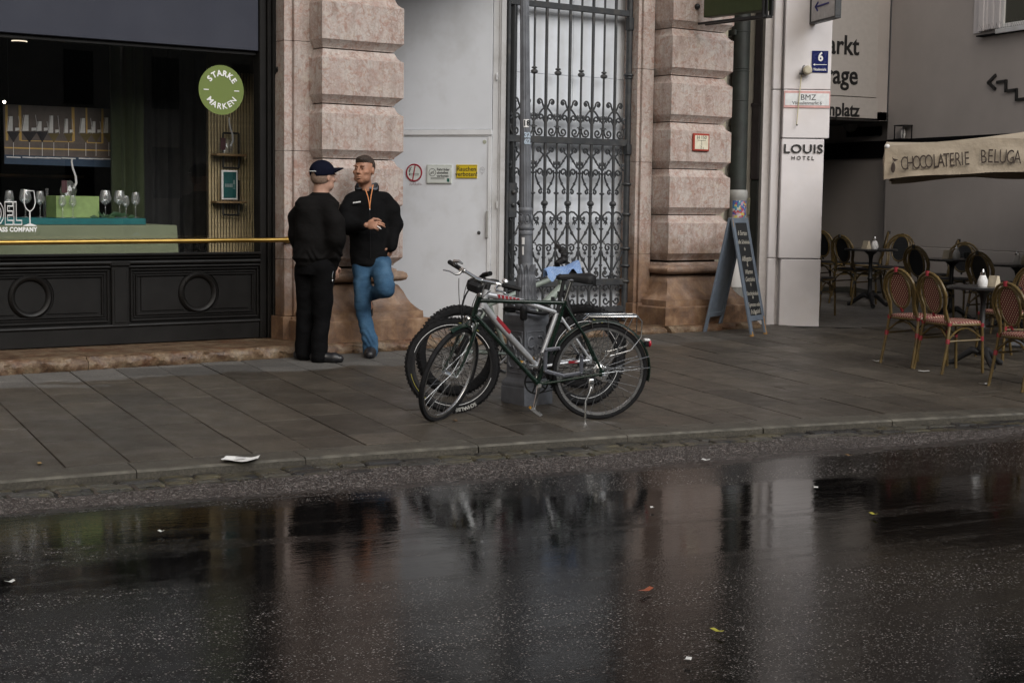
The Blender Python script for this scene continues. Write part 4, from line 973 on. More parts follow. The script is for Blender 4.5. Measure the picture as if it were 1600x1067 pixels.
b = MB(); b.lathe([(.028, zt + 1.6), (.08, zt + 1.63), (.09, zt + 1.66), (.17, zt + 2.1), (.19, zt + 2.12), (.05, zt + 2.3), (.01, zt + 2.42)], 8); part('lantern', b, M_IRON2, lp)
lp.rotation_euler = (Matrix.Rotation(radians(-1.1), 3, FH) @ Matrix.Rotation(la, 3, 'Z')).to_euler()   # it leans a little
b = MB(); va = atan2(-FH.y, -FH.x) - la                     # towards the street
def on_shaft(px, py, r): return Vector((r * cos(va + .25), r * sin(va + .25), zl(py)))
b.M = Matrix.Rotation(va + .22, 4, 'Z'); b.lathe([(.0405, zl(200)), (.0405, zl(188))], 6, a0=-.55, a1=.55, caps=False); part('number_sticker', b, M_WHITE, lp, smooth=0)
b = MB(); b.M = Matrix.Rotation(va + .22, 4, 'Z') @ Matrix.Rotation(pi / 2, 4, 'Z'); put_text(b, '18', .055, 0, -.0415, zl(194), ext=.0006, off=.002); part('number', b, M_INK, lp, smooth=0)
b = MB(); b.M = Matrix.Rotation(va + .35, 4, 'Z') @ Matrix.Rotation(pi / 2, 4, 'Z')
put_text(b, '32', .05, 0, -.0412, zl(212), ext=.0006, off=.003); put_text(b, '62', .05, 0, -.0412, zl(222), ext=.0006, off=.003); part('number_print', b, simple('pale_blue_print', (.35, .42, .5), .5, bump=0), lp, smooth=0)
b = MB(); b.M = Matrix.Rotation(va - .45, 4, 'Z'); b.lathe([(.0475, zl(379)), (.0475, zl(368))], 6, a0=-.25, a1=.25, caps=False); b.lathe([(.0475, zl(395)), (.0475, zl(382))], 6, a0=-.18, a1=.12, caps=False); part('torn_sticker', b, M_WHITE, lp, smooth=0)

# ------------------------------------------------------------------ downpipes and the wall behind them
M_BEIGE = simple('beige_wall', (.36, .34, .30), .8, var=.08, sc=3, dirt=(.3, .28, .22))
b = MB(); b.box((5.73, .62, -.1), (6.72, 1.3, 9.5)); solo('recess_wall', 'narrow beige wall behind the two downpipes', 'wall', b, M_BEIGE, FAC, (6.2, .62, .1), smooth=0)
p = onp(FAC, 1156.5, 150, .50); r = (onp(FAC, 1168, 150, .5).x - onp(FAC, 1145, 150, .5).x) / 2 * .83
d1 = thing('copper_downpipe', 'round dark copper downpipe beside the right pilaster, sticker-covered at its foot', 'downpipe', FAC, (p.x, .5, .2))
zj = onp(FAC, 1156, 297, .5).z
b = MB(); b.tube([(p.x, .5, zj), (p.x, .5, 9.4)], r, 18)
for py in (50, 108, 112, 158): q = onp(FAC, 1156, py, .5).z; b.lathe([(r, -.006), (r + .005, 0), (r, .006)], 18, (p.x, .5, q))
q = onp(FAC, 1156, 52, .5).z; b.box((p.x - r - .03, .48, q - .03), (p.x - r, .6, q + .03), .005); b.box((p.x - .01, .5 + r, q), (p.x + .01, .62, q + .02)); part('pipe', b, M_COPPER, d1)
b = MB(); b.lathe([(r, .15), (r, zj - .2), (r + .004, zj - .19), (r + .004, zj - .11), (r + .018, zj - .09), (r + .02, zj - .02), (r + .008, zj)], 18, (p.x, .5, 0)); foot = part('foot_pipe', b, M_PIPEPLAST, d1)
def mat_stickers():
    g = NG('sticker_collage'); v = g.obj(); vn = g.n('ShaderNodeTexVoronoi', Vector=v, Scale=42, props={'distance': 'CHEBYCHEV'}); s = g.n('ShaderNodeSeparateColor', Color=vn.node.outputs['Color'])
    return g.fin(g.ramp(s, [(0, (.05, .15, .32)), (.2, (.45, .45, .42)), (.36, (.35, .06, .08)), (.5, (.05, .25, .30)), (.63, (.5, .42, .1)), (.75, (.06, .08, .3)), (.88, (.4, .25, .35))], 'CONSTANT'), .5)
b = MB(); b.lathe([(r + .006, zj - .42), (r + .006, zj - .12)], 12, (p.x, .5, 0), a0=radians(195), a1=radians(330), caps=False); part('sticker', b, mat_stickers(), foot, smooth=0)
b = MB(); b.lathe([(r + .004, .6), (r + .004, .95)], 12, (p.x, .5, 0), a0=radians(200), a1=radians(320), caps=False); part('sticker', b, M_WHITE, foot, smooth=0)
pL, pR = onp(FAC, 1188, 150, .47), onp(FAC, 1207, 150, .47)
d2 = thing('box_downpipe', 'square purple-brown downpipe beside the white corner pier', 'downpipe', FAC, (pL.x, .47, .2))
za = onp(FAC, 1197, 163, .47).z; zb = onp(FAC, 1197, 282, .47).z
b = MB(); b.box((pL.x + .012, .475, za), (pR.x - .012, .60, 9.4), .02); part('upper_pipe', b, M_PURPLE, d2)
b = MB(); b.box((pL.x, .465, zb), (pR.x, .61, za + .01), .02); b.box((pL.x - .006, .458, za - .03), (pR.x + .006, .615, za + .012), .008); part('middle_pipe', b, M_PURPLE, d2)
b = MB(); b.box((pL.x + .008, .47, .12), (pR.x - .008, .61, zb), .02); part('lower_pipe', b, M_COPPER, d2)
random.seed(9); b = MB()
for i in range(16):
    z = random.uniform(.5, 4); b.box((pR.x - .016, .4645 + (.01 if z > za else 0), z), (pR.x - .008, .466 + (.01 if z > za else 0), z + random.uniform(.01, .05)))
for z, x in ((onp(FAC, 1195, 218, .46).z, .4), (onp(FAC, 1197, 350, .46).z, .5), (onp(FAC, 1197, 345, .46).z, .3)): b.ell((pL.x + (pR.x - pL.x) * x, .4665, z), (.022, .003, .03), 8, 6)
part('sticker_scrap', b, M_WHITE, d2, smooth=0)
b = MB(); q0, q1 = onp(FAC, 1170, 310, .6), onp(FAC, 1184, 336, .6); b.box((q0.x, .598, q1.z), (q1.x, .619, q0.z), .004)
for k in (.35, .65): b.ell((q0.x + (q1.x - q0.x) * .5, .597, q0.z + (q1.z - q0.z) * k), (.008, .004, .008), 8, 6)
solo('junction_plate', 'small beige cover plate on the wall between the downpipes', 'plate', b, simple('plate_beige', (.40, .39, .28), .6), FAC, (q0.x, .6, q1.z))
# green hanging sign, hydrant plate
gs = thing('green_hanging_sign', 'dark olive box sign projecting over the right pilaster at the top edge', 'sign', FAC, (4.97, -.3, 3.48))
us = onp(FAC, 1099, 20, .14).x; zs_ = onp(FAC, 1099, 28, .14).z
b = MB(); b.box((us, -.72, zs_), (us + .12, .14, zs_ + .62), .006); part('box', b, simple('sign_olive', (.032, .045, .012), .45, bump=0), gs)
b = MB(); b.box((us - .004, -.74, zs_ - .07), (us + .02, .22, zs_ - .045), .004); b.box((us + .1, -.74, zs_ - .07), (us + .125, .22, zs_ - .045), .004); b.box((us - .004, -.752, zs_ - .07), (us + .125, -.72, zs_ - .045), .004); b.box((us - .006, -.75, zs_ - .07), (us + .004, -.725, zs_ + .62)); b.box((us + .03, -.76, zs_ - .07), (us + .05, -.721, zs_ + .62)); b.box((us + .1, -.76, zs_ - .05), (us + .128, -.721, zs_ + .62)); part('steel_bracket', b, M_BLK, gs)
b = MB()
for i in range(5): b.box((us - .003, -.16 - i * .05, zs_ + .2), (us - .0005, -.125 - i * .05, zs_ + .27))
part('letter_strokes', b, simple('lime_print', (.35, .45, .08), .5, bump=0), gs, smooth=0)
q = onp(FAC, 1094, 10, .2); b = MB(); b.ell((q.x, .245, q.z), (.03, .035, .03)); b.tube([(q.x, .24, q.z), (q.x, .3, q.z)], .012, 8); solo('wall_hook', 'round black fixing knob on the pilaster beside the green sign', 'fixing', b, M_BLK, FAC, (q.x, .25, q.z))
a, c = onp(FAC, 1082.5, 208.5, .25), onp(FAC, 1107, 237, .25)
hp_ = thing('hydrant_plate', 'red framed white hydrant plate reading H 150 on the right pilaster', 'sign', FAC, ((a.x + c.x) / 2, .25, c.z))
b = MB(); b.box((a.x, .235, c.z), (c.x, .259, a.z), .006); part('frame', b, simple('hydrant_red', (.30, .035, .02), .5), hp_)
b = MB(); e = .02; b.box((a.x + e, .2335, c.z + e), (c.x - e, .236, a.z - e)); part('plate', b, simple('hydrant_white', (.62, .58, .46), .5, dirt=(.5, .42, .3)), hp_, smooth=0)
b = MB(); xm = (a.x + c.x) / 2; zm = (a.z + c.z) / 2
put_text(b, 'H 150', .056, xm, .2325, zm + .05, ext=.0006); b.box((xm - .06, .2325, zm + .018), (xm + .06, .2335, zm + .022)); b.box((xm - .002, .2325, zm - .03), (xm + .002, .2335, zm + .018)); put_text(b, '2', .045, xm - .008, .2325, zm - .055, ext=.0006); put_text(b, '4', .028, xm + .022, .2325, zm - .064, ext=.0006); part('print', b, M_INK, hp_, smooth=0)
# ------------------------------------------------------------------ white corner building
M_PLAST = simple('white_plaster', (.69, .665, .68), .8, var=.05, sc=4, bump=.25, bsc=120, bdist=.003, dirt=(.66, .62, .61))
wb = thing('white_building', 'white plastered corner pier of the hotel building with house signs', 'building', PIL, (.2, .3, .18))
def PX(px, py): return onp(PIL, px, py, 0)
zA, zB = PX(1250, 404.5).z, PX(1250, 216.5).z; xA0, xA1 = PX(1218.6, 450).x, PX(1281.3, 450).x
xB0, xB1 = PX(1219.5, 300).x, PX(1285.3, 300).x; xC0, xC1 = PX(1224.5, 141).x, PX(1297.6, 141).x
zD = PX(1250, 140.3).z
for nm, x0, x1, z0, z1 in (('pier_block', xA0, xA1, .02, zA - .006), ('pier_block', xB0, xB1, zA + .004, zB - .007), ('pier_block', xC0, xC1, zB + .004, zD - .004), ('pier_block', xC0, xC1, zD + .003, 9.5)):
    b = MB(); b.box((x0, 0, z0), (x1, 1.2, z1), .006); part(nm, b, M_PLAST, wb)
b = MB(); b.box((xA0 + .03, .02, .0), (xA1 - .03, 1.1, 9.4)); part('core', b, M_DARK, wb, smooth=0)
for z0, z1 in ((.02, zA - .003), (zA + .003, zD - .004), (zD + .003, 9.5)):
    b = MB(); b.box((xA0 - .135, .07, z0), (xA0 - .04, .5, z1), .01); part('side_strip', b, M_PLAST, wb)
b = MB(); b.box((xA0 - .22, .13, .02), (xA0 + .05, .6, 9.5)); part('side_wall', b, simple('side_plaster', (.55, .52, .51), .8, var=.08), wb, smooth=0)

# signs on it
a, c = PX(1225, 141.5), PX(1296.5, 169.5)
bz = thing('house_sign', 'white house sign with pink edge reading BMZ on the corner pier', 'sign', PIL, ((a.x + c.x) / 2, -.005, c.z))
b = MB(); b.box((a.x, -.012, c.z), (c.x, -.001, a.z - .005), .002); part('pink_board', b, simple('sign_pink', (.62, .36, .35), .5, bump=0), bz)
b = MB(); b.box((a.x + .012, -.0145, c.z + .028), (c.x - .012, -.0125, a.z - .03)); part('white_panel', b, simple('sign_bright', (.70, .72, .74), .5, bump=0), bz, smooth=0)
b = MB(); xm = (a.x + c.x) / 2; put_text(b, 'BMZ', .088, xm + .012, -.0155, a.z - .078, off=0, ext=.0006); put_text(b, 'Viktualienmarkt 6', .05, xm, -.0155, c.z + .052, off=.0004, ext=.0006, sx=.92); part('print', b, M_INK, bz, smooth=0)
a, c = PX(1268.8, 79.8), PX(1293.2, 114.3)
n6 = thing('number_sign', 'dark blue enamel house number 6 sign with an arrow', 'sign', PIL, ((a.x + c.x) / 2, -.005, c.z))
b = MB(); b.box((a.x, -.01, c.z), (c.x, -.001, a.z), .003); part('plate', b, simple('enamel_blue', (.008, .014, .10), .25, bump=0), n6)
b = MB(); xm = (a.x + c.x) / 2; put_text(b, '6', .135, xm + .005, -.0112, a.z - .07, off=.004, ext=.0006, sx=.85)
za_ = c.z + .088; b.box((a.x + .03, -.0115, za_ - .003), (c.x - .015, -.0105, za_ + .003)); b.prism([(a.x + .012, za_), (a.x + .036, za_ - .012), (a.x + .036, za_ + .012)], lambda x, z: (x, -.0115, z), lambda x, z: (x, -.0105, z))
put_text(b, 'Viktualienmarkt', .04, xm, -.0112, c.z + .035, off=.0006, ext=.0006, sx=.56); part('print', b, M_WHITE, n6, smooth=0)
lo = thing('hotel_letters', 'black raised letters LOUIS HOTEL on the white pier', 'lettering', PIL, (xm, -.01, PX(1250, 250).z))
b = MB(); q = PX(1254, 233.5); put_text(b, 'LOUIS', .135, q.x + .006, -.009, q.z, ext=.007, off=.0012, sx=1.16, space=1.06); part('letters', b, M_BLACKP, lo, smooth=0)
b = MB(); q = PX(1254, 247.5); put_text(b, 'HOTEL', .060, q.x, -.006, q.z, ext=.003, off=0, sx=1.0, space=1.55); part('small_letters', b, M_BLACKP, lo, smooth=0)
fl_ = thing('flag_holder', 'round cream wall fitting with a thin hanging rod on the white pier', 'fitting', PIL, (PX(1256, 112).x, 0, PX(1256, 112).z))
b = MB(); q = PX(1259.5, 111); b.lathe([(.001, .11), (.035, .108), (.049, .095), (.051, .05), (.046, 0)], 20, (q.x, -.01, q.z), Matrix.Rotation(pi / 2, 3, 'X')); part('drum', b, simple('cream_plastic', (.48, .44, .34), .5), fl_)
b = MB(); q0, q1 = PX(1251.5, 116), PX(1244, 196); b.tube([(q0.x, -.03, q0.z), (q1.x, -.025, q1.z)], .0055, 8); part('rod', b, simple('rod_cream', (.55, .50, .32), .5), fl_)
b = MB(); b.tube([(q0.x, -.06, q0.z - .02), (q0.x + .002, -.06, q0.z + .05), (q0.x + .012, -.05, q0.z + .08), (q0.x + .03, -.04, q0.z + .09)], .006, 6); b.tube([(q0.x - .03, -.05, q0.z), (q0.x + .06, -.05, q0.z - .005)], .012, 6); b.ell((q1.x, -.05, q1.z), (.01, .01, .01)); part('bracket', b, M_IRON, fl_)
ARW = Frame(PIL.pt((PX(1267, 20).x, -.02, 0)), radians(76 - 180))
Ls = .62; az_ = onp(ARW, 1266.5, 35, 0).z
asn = thing('arrow_sign', 'white projecting sign with a hand-drawn blue arrow at the top edge', 'sign', ARW, (.5, 0, az_))
b = MB(); b.box((0, 0, az_), (Ls, .05, az_ + .55), .004); part('panel', b, simple('sign_grey_white', (.55, .55, .56), .5, bump=0), asn)
b = MB()
for x0, x1, z0, z1 in ((-.02, Ls + .02, az_ - .025, az_), (-.02, 0, az_, az_ + .55), (Ls, Ls + .02, az_, az_ + .55)): b.box((x0, -.01, z0), (x1, .06, z1), .003)
part('frame', b, M_IRON, asn)
b = MB()
def aq(px, py): q = onp(ARW, px, py, 0); return (q.x, -.003, q.z)
b.tube([aq(1275, 11.5), aq(1295, 5)], .011, 5); b.tube([aq(1279, 4), aq(1274.5, 11.5), aq(1278, 17.5)], .010, 5); part('arrow', b, simple('arrow_blue', (.03, .03, .22), .5, bump=0), asn)
# ------------------------------------------------------------------ passage wall, window, lettered bulkhead
WO = ong(1377, 457); RW = Frame((WO.x, WO.y, 0), radians(84 - 180)); BK = Frame((WO.x, WO.y + .02, 0), 0)
M_GWALL = simple('grey_rendered_wall', (.46, .425, .41), .85, var=.06, sc=1.6, bump=.2, bsc=150, bdist=.003)
pw = thing('passage_building', 'grey rendered side wall of the passage behind the cafe tables', 'building', RW, (2, 0, .2))
zbk = onp(BK, 1340, 187.5, 0).z
zr = onp(RW, 1500, 389, 0).z
b = MB(); b.box((.0, 0, -.2), (7.5, .4, zr - .004), .006); part('lower_wall', b, M_GWALL, pw, smooth=0)
b = MB(); b.box((.0, .006, zr), (7.5, .4, 9.5), .006); part('upper_wall', b, M_GWALL, pw, smooth=0)
b = MB(); b.box((-16, .16, -.2), (-.003, .5, 9.5)); part('inner_wall', b, M_GWALL, pw, smooth=0)
zb0 = onp(RW, 1440, 216, 0).z
b = MB(); b.box((.02, -.02, zb0 - .24), (7.4, .02, zb0), .004); b.box((-15, .13, zb0 - .24), (-.01, .17, zb0), .004); part('soffit_shadow_band', b, M_DARK, pw, smooth=0)  # dark strip built in place of the shadow along a ledge or soffit
b = MB(); b.box((-1.2, .12, onp(RW, 1372, 212, .15).z), (-.35, .159, onp(RW, 1372, 198, .15).z)); part('vent', b, M_DARK, pw, smooth=0)
b = MB(); b.box((-6, 0, zbk), (-.0, .25, 9.5)); 
bk = thing('lettered_bulkhead', 'pale bulkhead over the passage with black garage lettering', 'wall', BK, (-1, 0, zbk)); part('wall', b, M_GWALL, bk, smooth=0)
q0, q1 = onp(BK, 1369, 153.5, -.03), onp(BK, 1369, 186, -.03); M_SB = simple('sign_board_grey', (.47, .445, .43), .7, var=.04)
b = MB(); b.box((-6, -.03, q0.z + .006), (q0.x, -.001, 9.0), .003); part('sign_board', b, M_SB, bk); b = MB(); b.box((-6, -.03, q1.z), (q1.x + .02, -.001, q0.z - .006), .003); part('sign_board', b, M_SB, bk)
b = MB()
for s, px, py, size in (('Markt', 1342, 74, .37), ('garage', 1340.5, 120, .37), ('nplatz', 1342.5, 174, .25)):
    q = onp(BK, px, py, -.03); put_text(b, s, size, q.x, -.034, q.z, align='RIGHT', off=.006, ext=.004, sx=.9)
part('letters', b, M_BLACKP, bk, smooth=0)
b = MB(); b.box((-6, .0, zbk + .002), (0.4, 16, zbk + .12)); b.box((-6, 15.8, -.2), (.4, 16, zbk)); b.box((-6, .26, -.2), (-2.1, 15.79, zbk)); part('passage_ceiling', b, simple('passage_grey', (.05, .05, .05), .8, bump=0), bk, smooth=0)  # ceiling and end wall, plus an unseen side mass added to darken the inner wall
q = onp(BK, 1329, 196, 1.0); b = MB(); b.lathe([(.001, -.09), (.09, -.06), (.11, 0), (.11, .03)], 16, (q.x, 1.0, zbk - .03)); solo('ceiling_lamp', 'unlit round ceiling lamp in the passage under the bulkhead', 'lamp', b, simple('lamp_grey', (.2, .2, .2), .5), BK, (q.x, 1., zbk))
def RQ(px, py, y=0): return onp(RW, px, py, y)
# stair sign
b = MB()
def stroke(mb, pts, w_):
    P = [RQ(1400 + x / 5.335, y / 5.335) for x, y in pts]
    for p, q in zip(P, P[1:]):
        d = Vector((q.x - p.x, 0, q.z - p.z)); L = d.length; d /= L; n_ = Vector((-d.z, 0, d.x)) * w_ / 2; p2, q2 = p - d * w_ * .45, q + d * w_ * .45
        mb.prism([((p2 - n_).x, (p2 - n_).z), ((q2 - n_).x, (q2 - n_).z), ((q2 + n_).x, (q2 + n_).z), ((p2 + n_).x, (p2 + n_).z)], lambda x, z: (x, -.02, z), lambda x, z: (x, .004, z))
stroke(b, [(830, 634), (775, 692), (828, 742)], .038); stroke(b, [(850, 688), (920, 678), (920, 762), (1008, 750), (1008, 834), (1110, 822), (1110, 905), (1210, 893)], .036)
q = RQ(1560, 130); solo('stair_sign', 'black stair-shaped arrow line fixed to the grey wall', 'sign', b, M_BLACKP, RW, (q.x, 0, q.z), smooth=0)
# window
wd = thing('wall_window', 'white framed window with bird spikes at the top right of the grey wall', 'window', RW, (RQ(1567, 50).x, 0, RQ(1567, 50).z))
xa, xb, xc_, xg = RQ(1523, 30).x, RQ(1534.5, 30).x, RQ(1567, 30).x, RQ(1572, 30).x; z0 = RQ(1535, 54).z; zg_ = RQ(1580, 36).z; xe = xc_ + 1.5
b = MB(); b.box((xa, -.015, z0 + .02), (xb, .012, 6)); b.box((xb, -.06, z0 + .03), (xb + .1, .01, 6), .004)
for k in range(5): b.box((xb + .1 + k * (xc_ - xb - .1) / 5, -.05 + .006 * (k % 2), z0 + .04), (xb + .1 + (k + 1) * (xc_ - xb - .1) / 5 - .004, .01, 6), .004)
part('roller_guide', b, M_PLAST, wd)
b = MB(); b.box((xc_, -.035, zg_ - .05), (xg, .006, 6), .004); b.box((xg, -.035, zg_ - .05), (xe, .006, zg_), .004); b.box((xe, -.035, zg_ - .05), (xe + .06, .006, 6), .004); part('frame', b, M_WHITE, wd)
b = MB(); b.box((xg, -.012, zg_), (xe, -.006, 6)); part('pane', b, simple('dark_pane', (.02, .025, .012), .08, bump=0, spec=.7), wd, smooth=0)
b = MB(); zs1 = RQ(1580, 38).z - .05; b.box((xc_ - .02, -.10, zs1 - .06), (xe + .1, .004, zs1), .006); part('sill', b, M_DOORT, wd)
b = MB(); b.box((xb, -.085, z0 - .02), (xe + .1, .004, zs1 - .063)); part('sill_shadow', b, M_DARK, wd, smooth=0)  # dark strip standing in for the shadow below the sill
b = MB(); random.seed(6)
for i in range(46): x = xb + .1 + (xe - xb - .1) * i / 46; b.tube([(x, -.08, zs1 - .01), (x + random.uniform(-.03, .03), -.10 + random.uniform(-.04, .03), zs1 + random.uniform(.05, .09))], .0016, 3)
part('bird_spike', b, M_IRON, wd, smooth=0, kind='stuff')
q = RQ(1418, 226); t = thing('wall_lantern', 'small glass box lantern on the dark band behind the parasol', 'lamp', RW, (q.x, -.08, zb0))
b = MB()
for sx in (-.1, .1):
    for sy in (-.07, .07): b.box((q.x + sx - .006, -.08 + sy - .006, zb0), (q.x + sx + .006, -.08 + sy + .006, zb0 + .17))
b.box((q.x - .11, -.16, zb0 + .17), (q.x + .11, 0, zb0 + .185)); b.box((q.x - .11, -.16, zb0 - .012), (q.x + .11, 0, zb0 - .001)); part('cage', b, M_BLK, t, smooth=0)
b = MB(); b.lathe([(.02, .0), (.035, .05), (.03, .1), (.015, .14)], 12, (q.x, -.08, zb0)); part('bulb', b, M_WHITE, t)
# ------------------------------------------------------------------ bicycles (local axes: x forward, y left, z up, origin at the rear tyre's contact)
M_RUB = simple('tyre_rubber', (.011, .011, .012), .8, var=.2, sc=30, bump=.3, bsc=90, spec=.2)
M_ALU = simple('bare_aluminium', (.52, .53, .54), .3, 1, var=.12, sc=20)
M_SPOKE = simple('spoke_steel', (.32, .32, .32), .3, 1, bump=0)
M_CHROME = simple('polished_alloy', (.72, .73, .74), .16, 1, var=.08, sc=20)
M_GREENP = simple('dark_green_enamel', (.003, .0135, .0085), .26, var=.2, sc=12, bump=.03, dirt=(.007, .014, .010))
M_SILVER = simple('silver_frame_paint', (.50, .51, .53), .32, .55, var=.08, sc=14)
M_BPLAS = simple('black_plastic', (.009, .009, .010), .55, var=.2, bump=.1, spec=.3)
M_GREYP = simple('grey_lacquer', (.10, .105, .125), .4, .3)
M_REDP = simple('red_decal', (.26, .012, .02), .35, bump=0)
M_FRGREEN = simple('grey_green_paint', (.24, .28, .25), .4, var=.1)
M_BLUEC = None
def circ(c, R, M, n=48, y=0): return [M @ Vector((c[0] + R * cos(2 * pi * i / n), y, c[1] + R * sin(2 * pi * i / n))) for i in range(n)]
def wheel(t, c, R, tr, M, rimmat, spmat, hub=.02, knob=False, ns=32, rim_w=.011, rimd=.02, seed=1):
    b = MB(); rr = R - 2 * tr + .004
    prof = [(R - 2 * tr, -tr * .75), (R - tr * 1.3, -tr), (R - tr * .6, -tr * .93), (R - .004, -tr * .45), (R, 0), (R - .004, tr * .45), (R - tr * .6, tr * .93), (R - tr * 1.3, tr), (R - 2 * tr, tr * .75)]
    W = M @ Matrix.Translation((c[0], 0, c[1])) @ Matrix.Rotation(pi / 2, 4, 'X')
    b.M = W; b.lathe(prof, 56, caps=False)
    if knob:
        for i in range(72):
            a = 2 * pi * i / 72; q = Matrix.Rotation(a, 4, 'Z'); b.M = W @ q
            for s in ((-.55, .0), (.55, .0)) if i % 2 else ((0, .002), (-.95, -.006), (.95, -.006)):
                b.box((R - .003 + s[1], -.0065, s[0] * tr - .006), (R + .0028 + s[1], .0065, s[0] * tr + .006))
    w_ = part('wheel', b, M_RUB, t, smooth=40)
    b = MB(); b.M = W; b.lathe([(rr, -rim_w), (rr - rimd, -rim_w * .8), (rr - rimd - .004, 0), (rr - rimd, rim_w * .8), (rr, rim_w), (rr + .003, 0), (rr, -rim_w)], 56, caps=False); part('rim', b, rimmat, w_, smooth=50)
    b = MB(); b.M = W; b.lathe([(.008, -.06), (.008, -.05), (hub * 1.1, -.034), (hub * .8, -.026), (hub * .7, 0), (hub * .8, .026), (hub * 1.1, .034), (.008, .05), (.008, .06)], 16); part('hub', b, M_CHROME if spmat is M_SPOKE else M_BPLAS, w_)
    b = MB(); b.M = W
    for i in range(ns):
        a = 2 * pi * i / ns; sd = 1 if i % 2 else -1; off = (1 if (i // 2) % 2 else -1) * radians(70)
        h = Vector((hub * cos(a + off), hub * sin(a + off), .03 * sd)); e = Vector(((rr - rimd) * cos(a), (rr - rimd) * sin(a), 0)); b.tube([h, e], .0016, 4, caps=False)
    part('spokes', b, spmat, w_, smooth=0, kind='stuff'); return w_
def saddle_mb(x0, x1, z, w=.075):
    b = MB(); n = 16; rows = []
    for i in range(n + 1):
        t = i / n; x = x0 + (x1 - x0) * t
        W = w * (1 - (max(0, .22 - t) / .22) ** 2 * .45) if t < .22 else w * (1 - .74 * min(1, (t - .22) / .42) ** .75)
        if t > .93: W *= 1 - ((t - .93) / .07) ** 2 * .7
        zt = z + .012 * (1 - t) ** 2 * (1 if t > .12 else .5) - .010 * max(0, t - .8) / .2 - .012 * max(0, .1 - t) / .1
        dr = .052 * (1 - t) ** .7 + .016; r = []
        for k in range(13):
            a = pi * k / 12; q = 1 - sin(a); r.append((x, -W * cos(a) * (1 - .12 * q), zt - dr * q ** 1.6))
        rows.append(r)
    b.slab(rows, (0, 0, -.008)); return b
def crankset(t, bb, Rr, ang, y=.05, mat=None, tooth=True):
    b = MB(); W = Matrix.Translation((bb[0], -.045, bb[1])) @ Matrix.Rotation(pi / 2, 4, 'X'); b.M = W
    b.lathe([(Rr - .012, -.0015), (Rr, -.0015), (Rr, .0015), (Rr - .012, .0015), (Rr - .012, -.0015)], 40, caps=False); b.lathe([(.001, -.004), (.022, -.004), (.022, .004), (.001, .004)], 16)
    for k in range(5): a = 2 * pi * k / 5; b.tube([(.018 * cos(a), .018 * sin(a), 0), ((Rr - .006) * cos(a), (Rr - .006) * sin(a), 0)], .006, 5)
    part('chainring', b, M_BPLAS, t)
    for sd in (1, -1):
        a = ang if sd > 0 else ang + pi; e = Vector((bb[0] + .17 * cos(a), sd * .075, bb[1] + .17 * sin(a)))
        b = MB(); b.tube([(bb[0], sd * .05, bb[1]), (bb[0] + .05 * cos(a), sd * .065, bb[1] + .05 * sin(a)), e], [.015, .011, .011], 8, flat=.6); b.lathe([(.001, -.012), (.015, -.012), (.015, .012), (.001, .012)], 12, (bb[0], sd * .06, bb[1]), Matrix.Rotation(pi / 2, 3, 'X'))
        cr = part('crank', b, M_CHROME, t)
        b = MB(); tl = Matrix.Rotation(radians(-35 if sd > 0 else 20), 4, 'Y')
        b.M = Matrix.Translation(e + Vector((0, sd * .055, 0))) @ tl; b.box((-.045, -.045, -.011), (-.032, .045, .011), .003); b.box((.032, -.045, -.011), (.045, .045, .011), .003); b.box((-.032, -.008, -.008), (.032, .008, .008)); b.box((-.032, sd * .035, -.009), (.032, sd * .045, .009)); b.tube([(0, -sd * .05, 0), (0, sd * .04, 0)], .008, 6)
        p_ = part('pedal', b, M_ALU, cr)
        b = MB(); b.M = Matrix.Translation(e + Vector((0, sd * .055, 0))) @ tl; b.box((-.049, -.02, -.007), (-.0452, .02, .007)); b.box((.0452, -.02, -.007), (.049, .02, .007)); part('reflector', b, simple('amber_reflector', (.6, .3, .02), .3, bump=0) if 'amber_reflector' not in bpy.data.materials else bpy.data.materials['amber_reflector'], p_, smooth=0)
def steer_matrix(top, bot, ang):
    ax = (Vector((top[0], 0, top[1])) - Vector((bot[0], 0, bot[1]))).normalized(); o = Vector((top[0], 0, top[1]))
    return Matrix.Translation(o) @ Matrix.Rotation(ang, 4, ax) @ Matrix.Translation(-o)
I4 = Matrix.Identity(4)
def place(t, p, head, lean):
    t.location = p; t.rotation_euler = (radians(lean), 0, radians(head))

# ---- green touring bicycle in front
p = ong(934, 655)
tb = thing('bicycle', 'dark green touring bicycle with silver rack on its kickstand, nearest the kerb', 'bicycle', WORLD, p, rz=0, group='bicycles parked at the lamp post'); place(tb, p, 163, -5.5)
R = .345; AX = (1.09, R); BBk = (.44, .262); ST = (.265, .845); HT = (.865, .875); HB = (.908, .735)
S = steer_matrix(HT, HB, radians(51))
def P3(a, y=0): return (a[0], y, a[1])
b = MB(); b.tube([P3(HT), P3(HB)], .019, 12); b.tube([P3((HT[0] + .004, HT[1] - .03)), P3((ST[0] + .004, ST[1] - .015))], .0145, 12); b.tube([P3((HB[0] - .004, HB[1] + .02)), P3(BBk)], .0165, 12); b.tube([P3(BBk), P3(ST)], .0148, 12); b.tube([(BBk[0], -.035, BBk[1]), (BBk[0], .035, BBk[1])], .021, 12)
for s in (-1, 1):
    b.tube([(BBk[0] - .02, s * .02, BBk[1]), (.3, s * .042, .285), (0, s * .064, R - .004)], .010, 8); b.tube([(ST[0], s * .016, ST[1] - .03), (.11, s * .045, .58), (0, s * .064, R + .01)], .0085, 8)
    b.box((-.018, s * .064 - .003, R - .025), (.02, s * .064 + .003, R + .025), .002)
part('frame', b, M_GREENP, tb, smooth=60)
wheel(tb, (0, R), R, .0165, I4, M_ALU, M_SPOKE, .042)
wheel(tb, AX, R, .0165, S, M_ALU, M_SPOKE, .032)
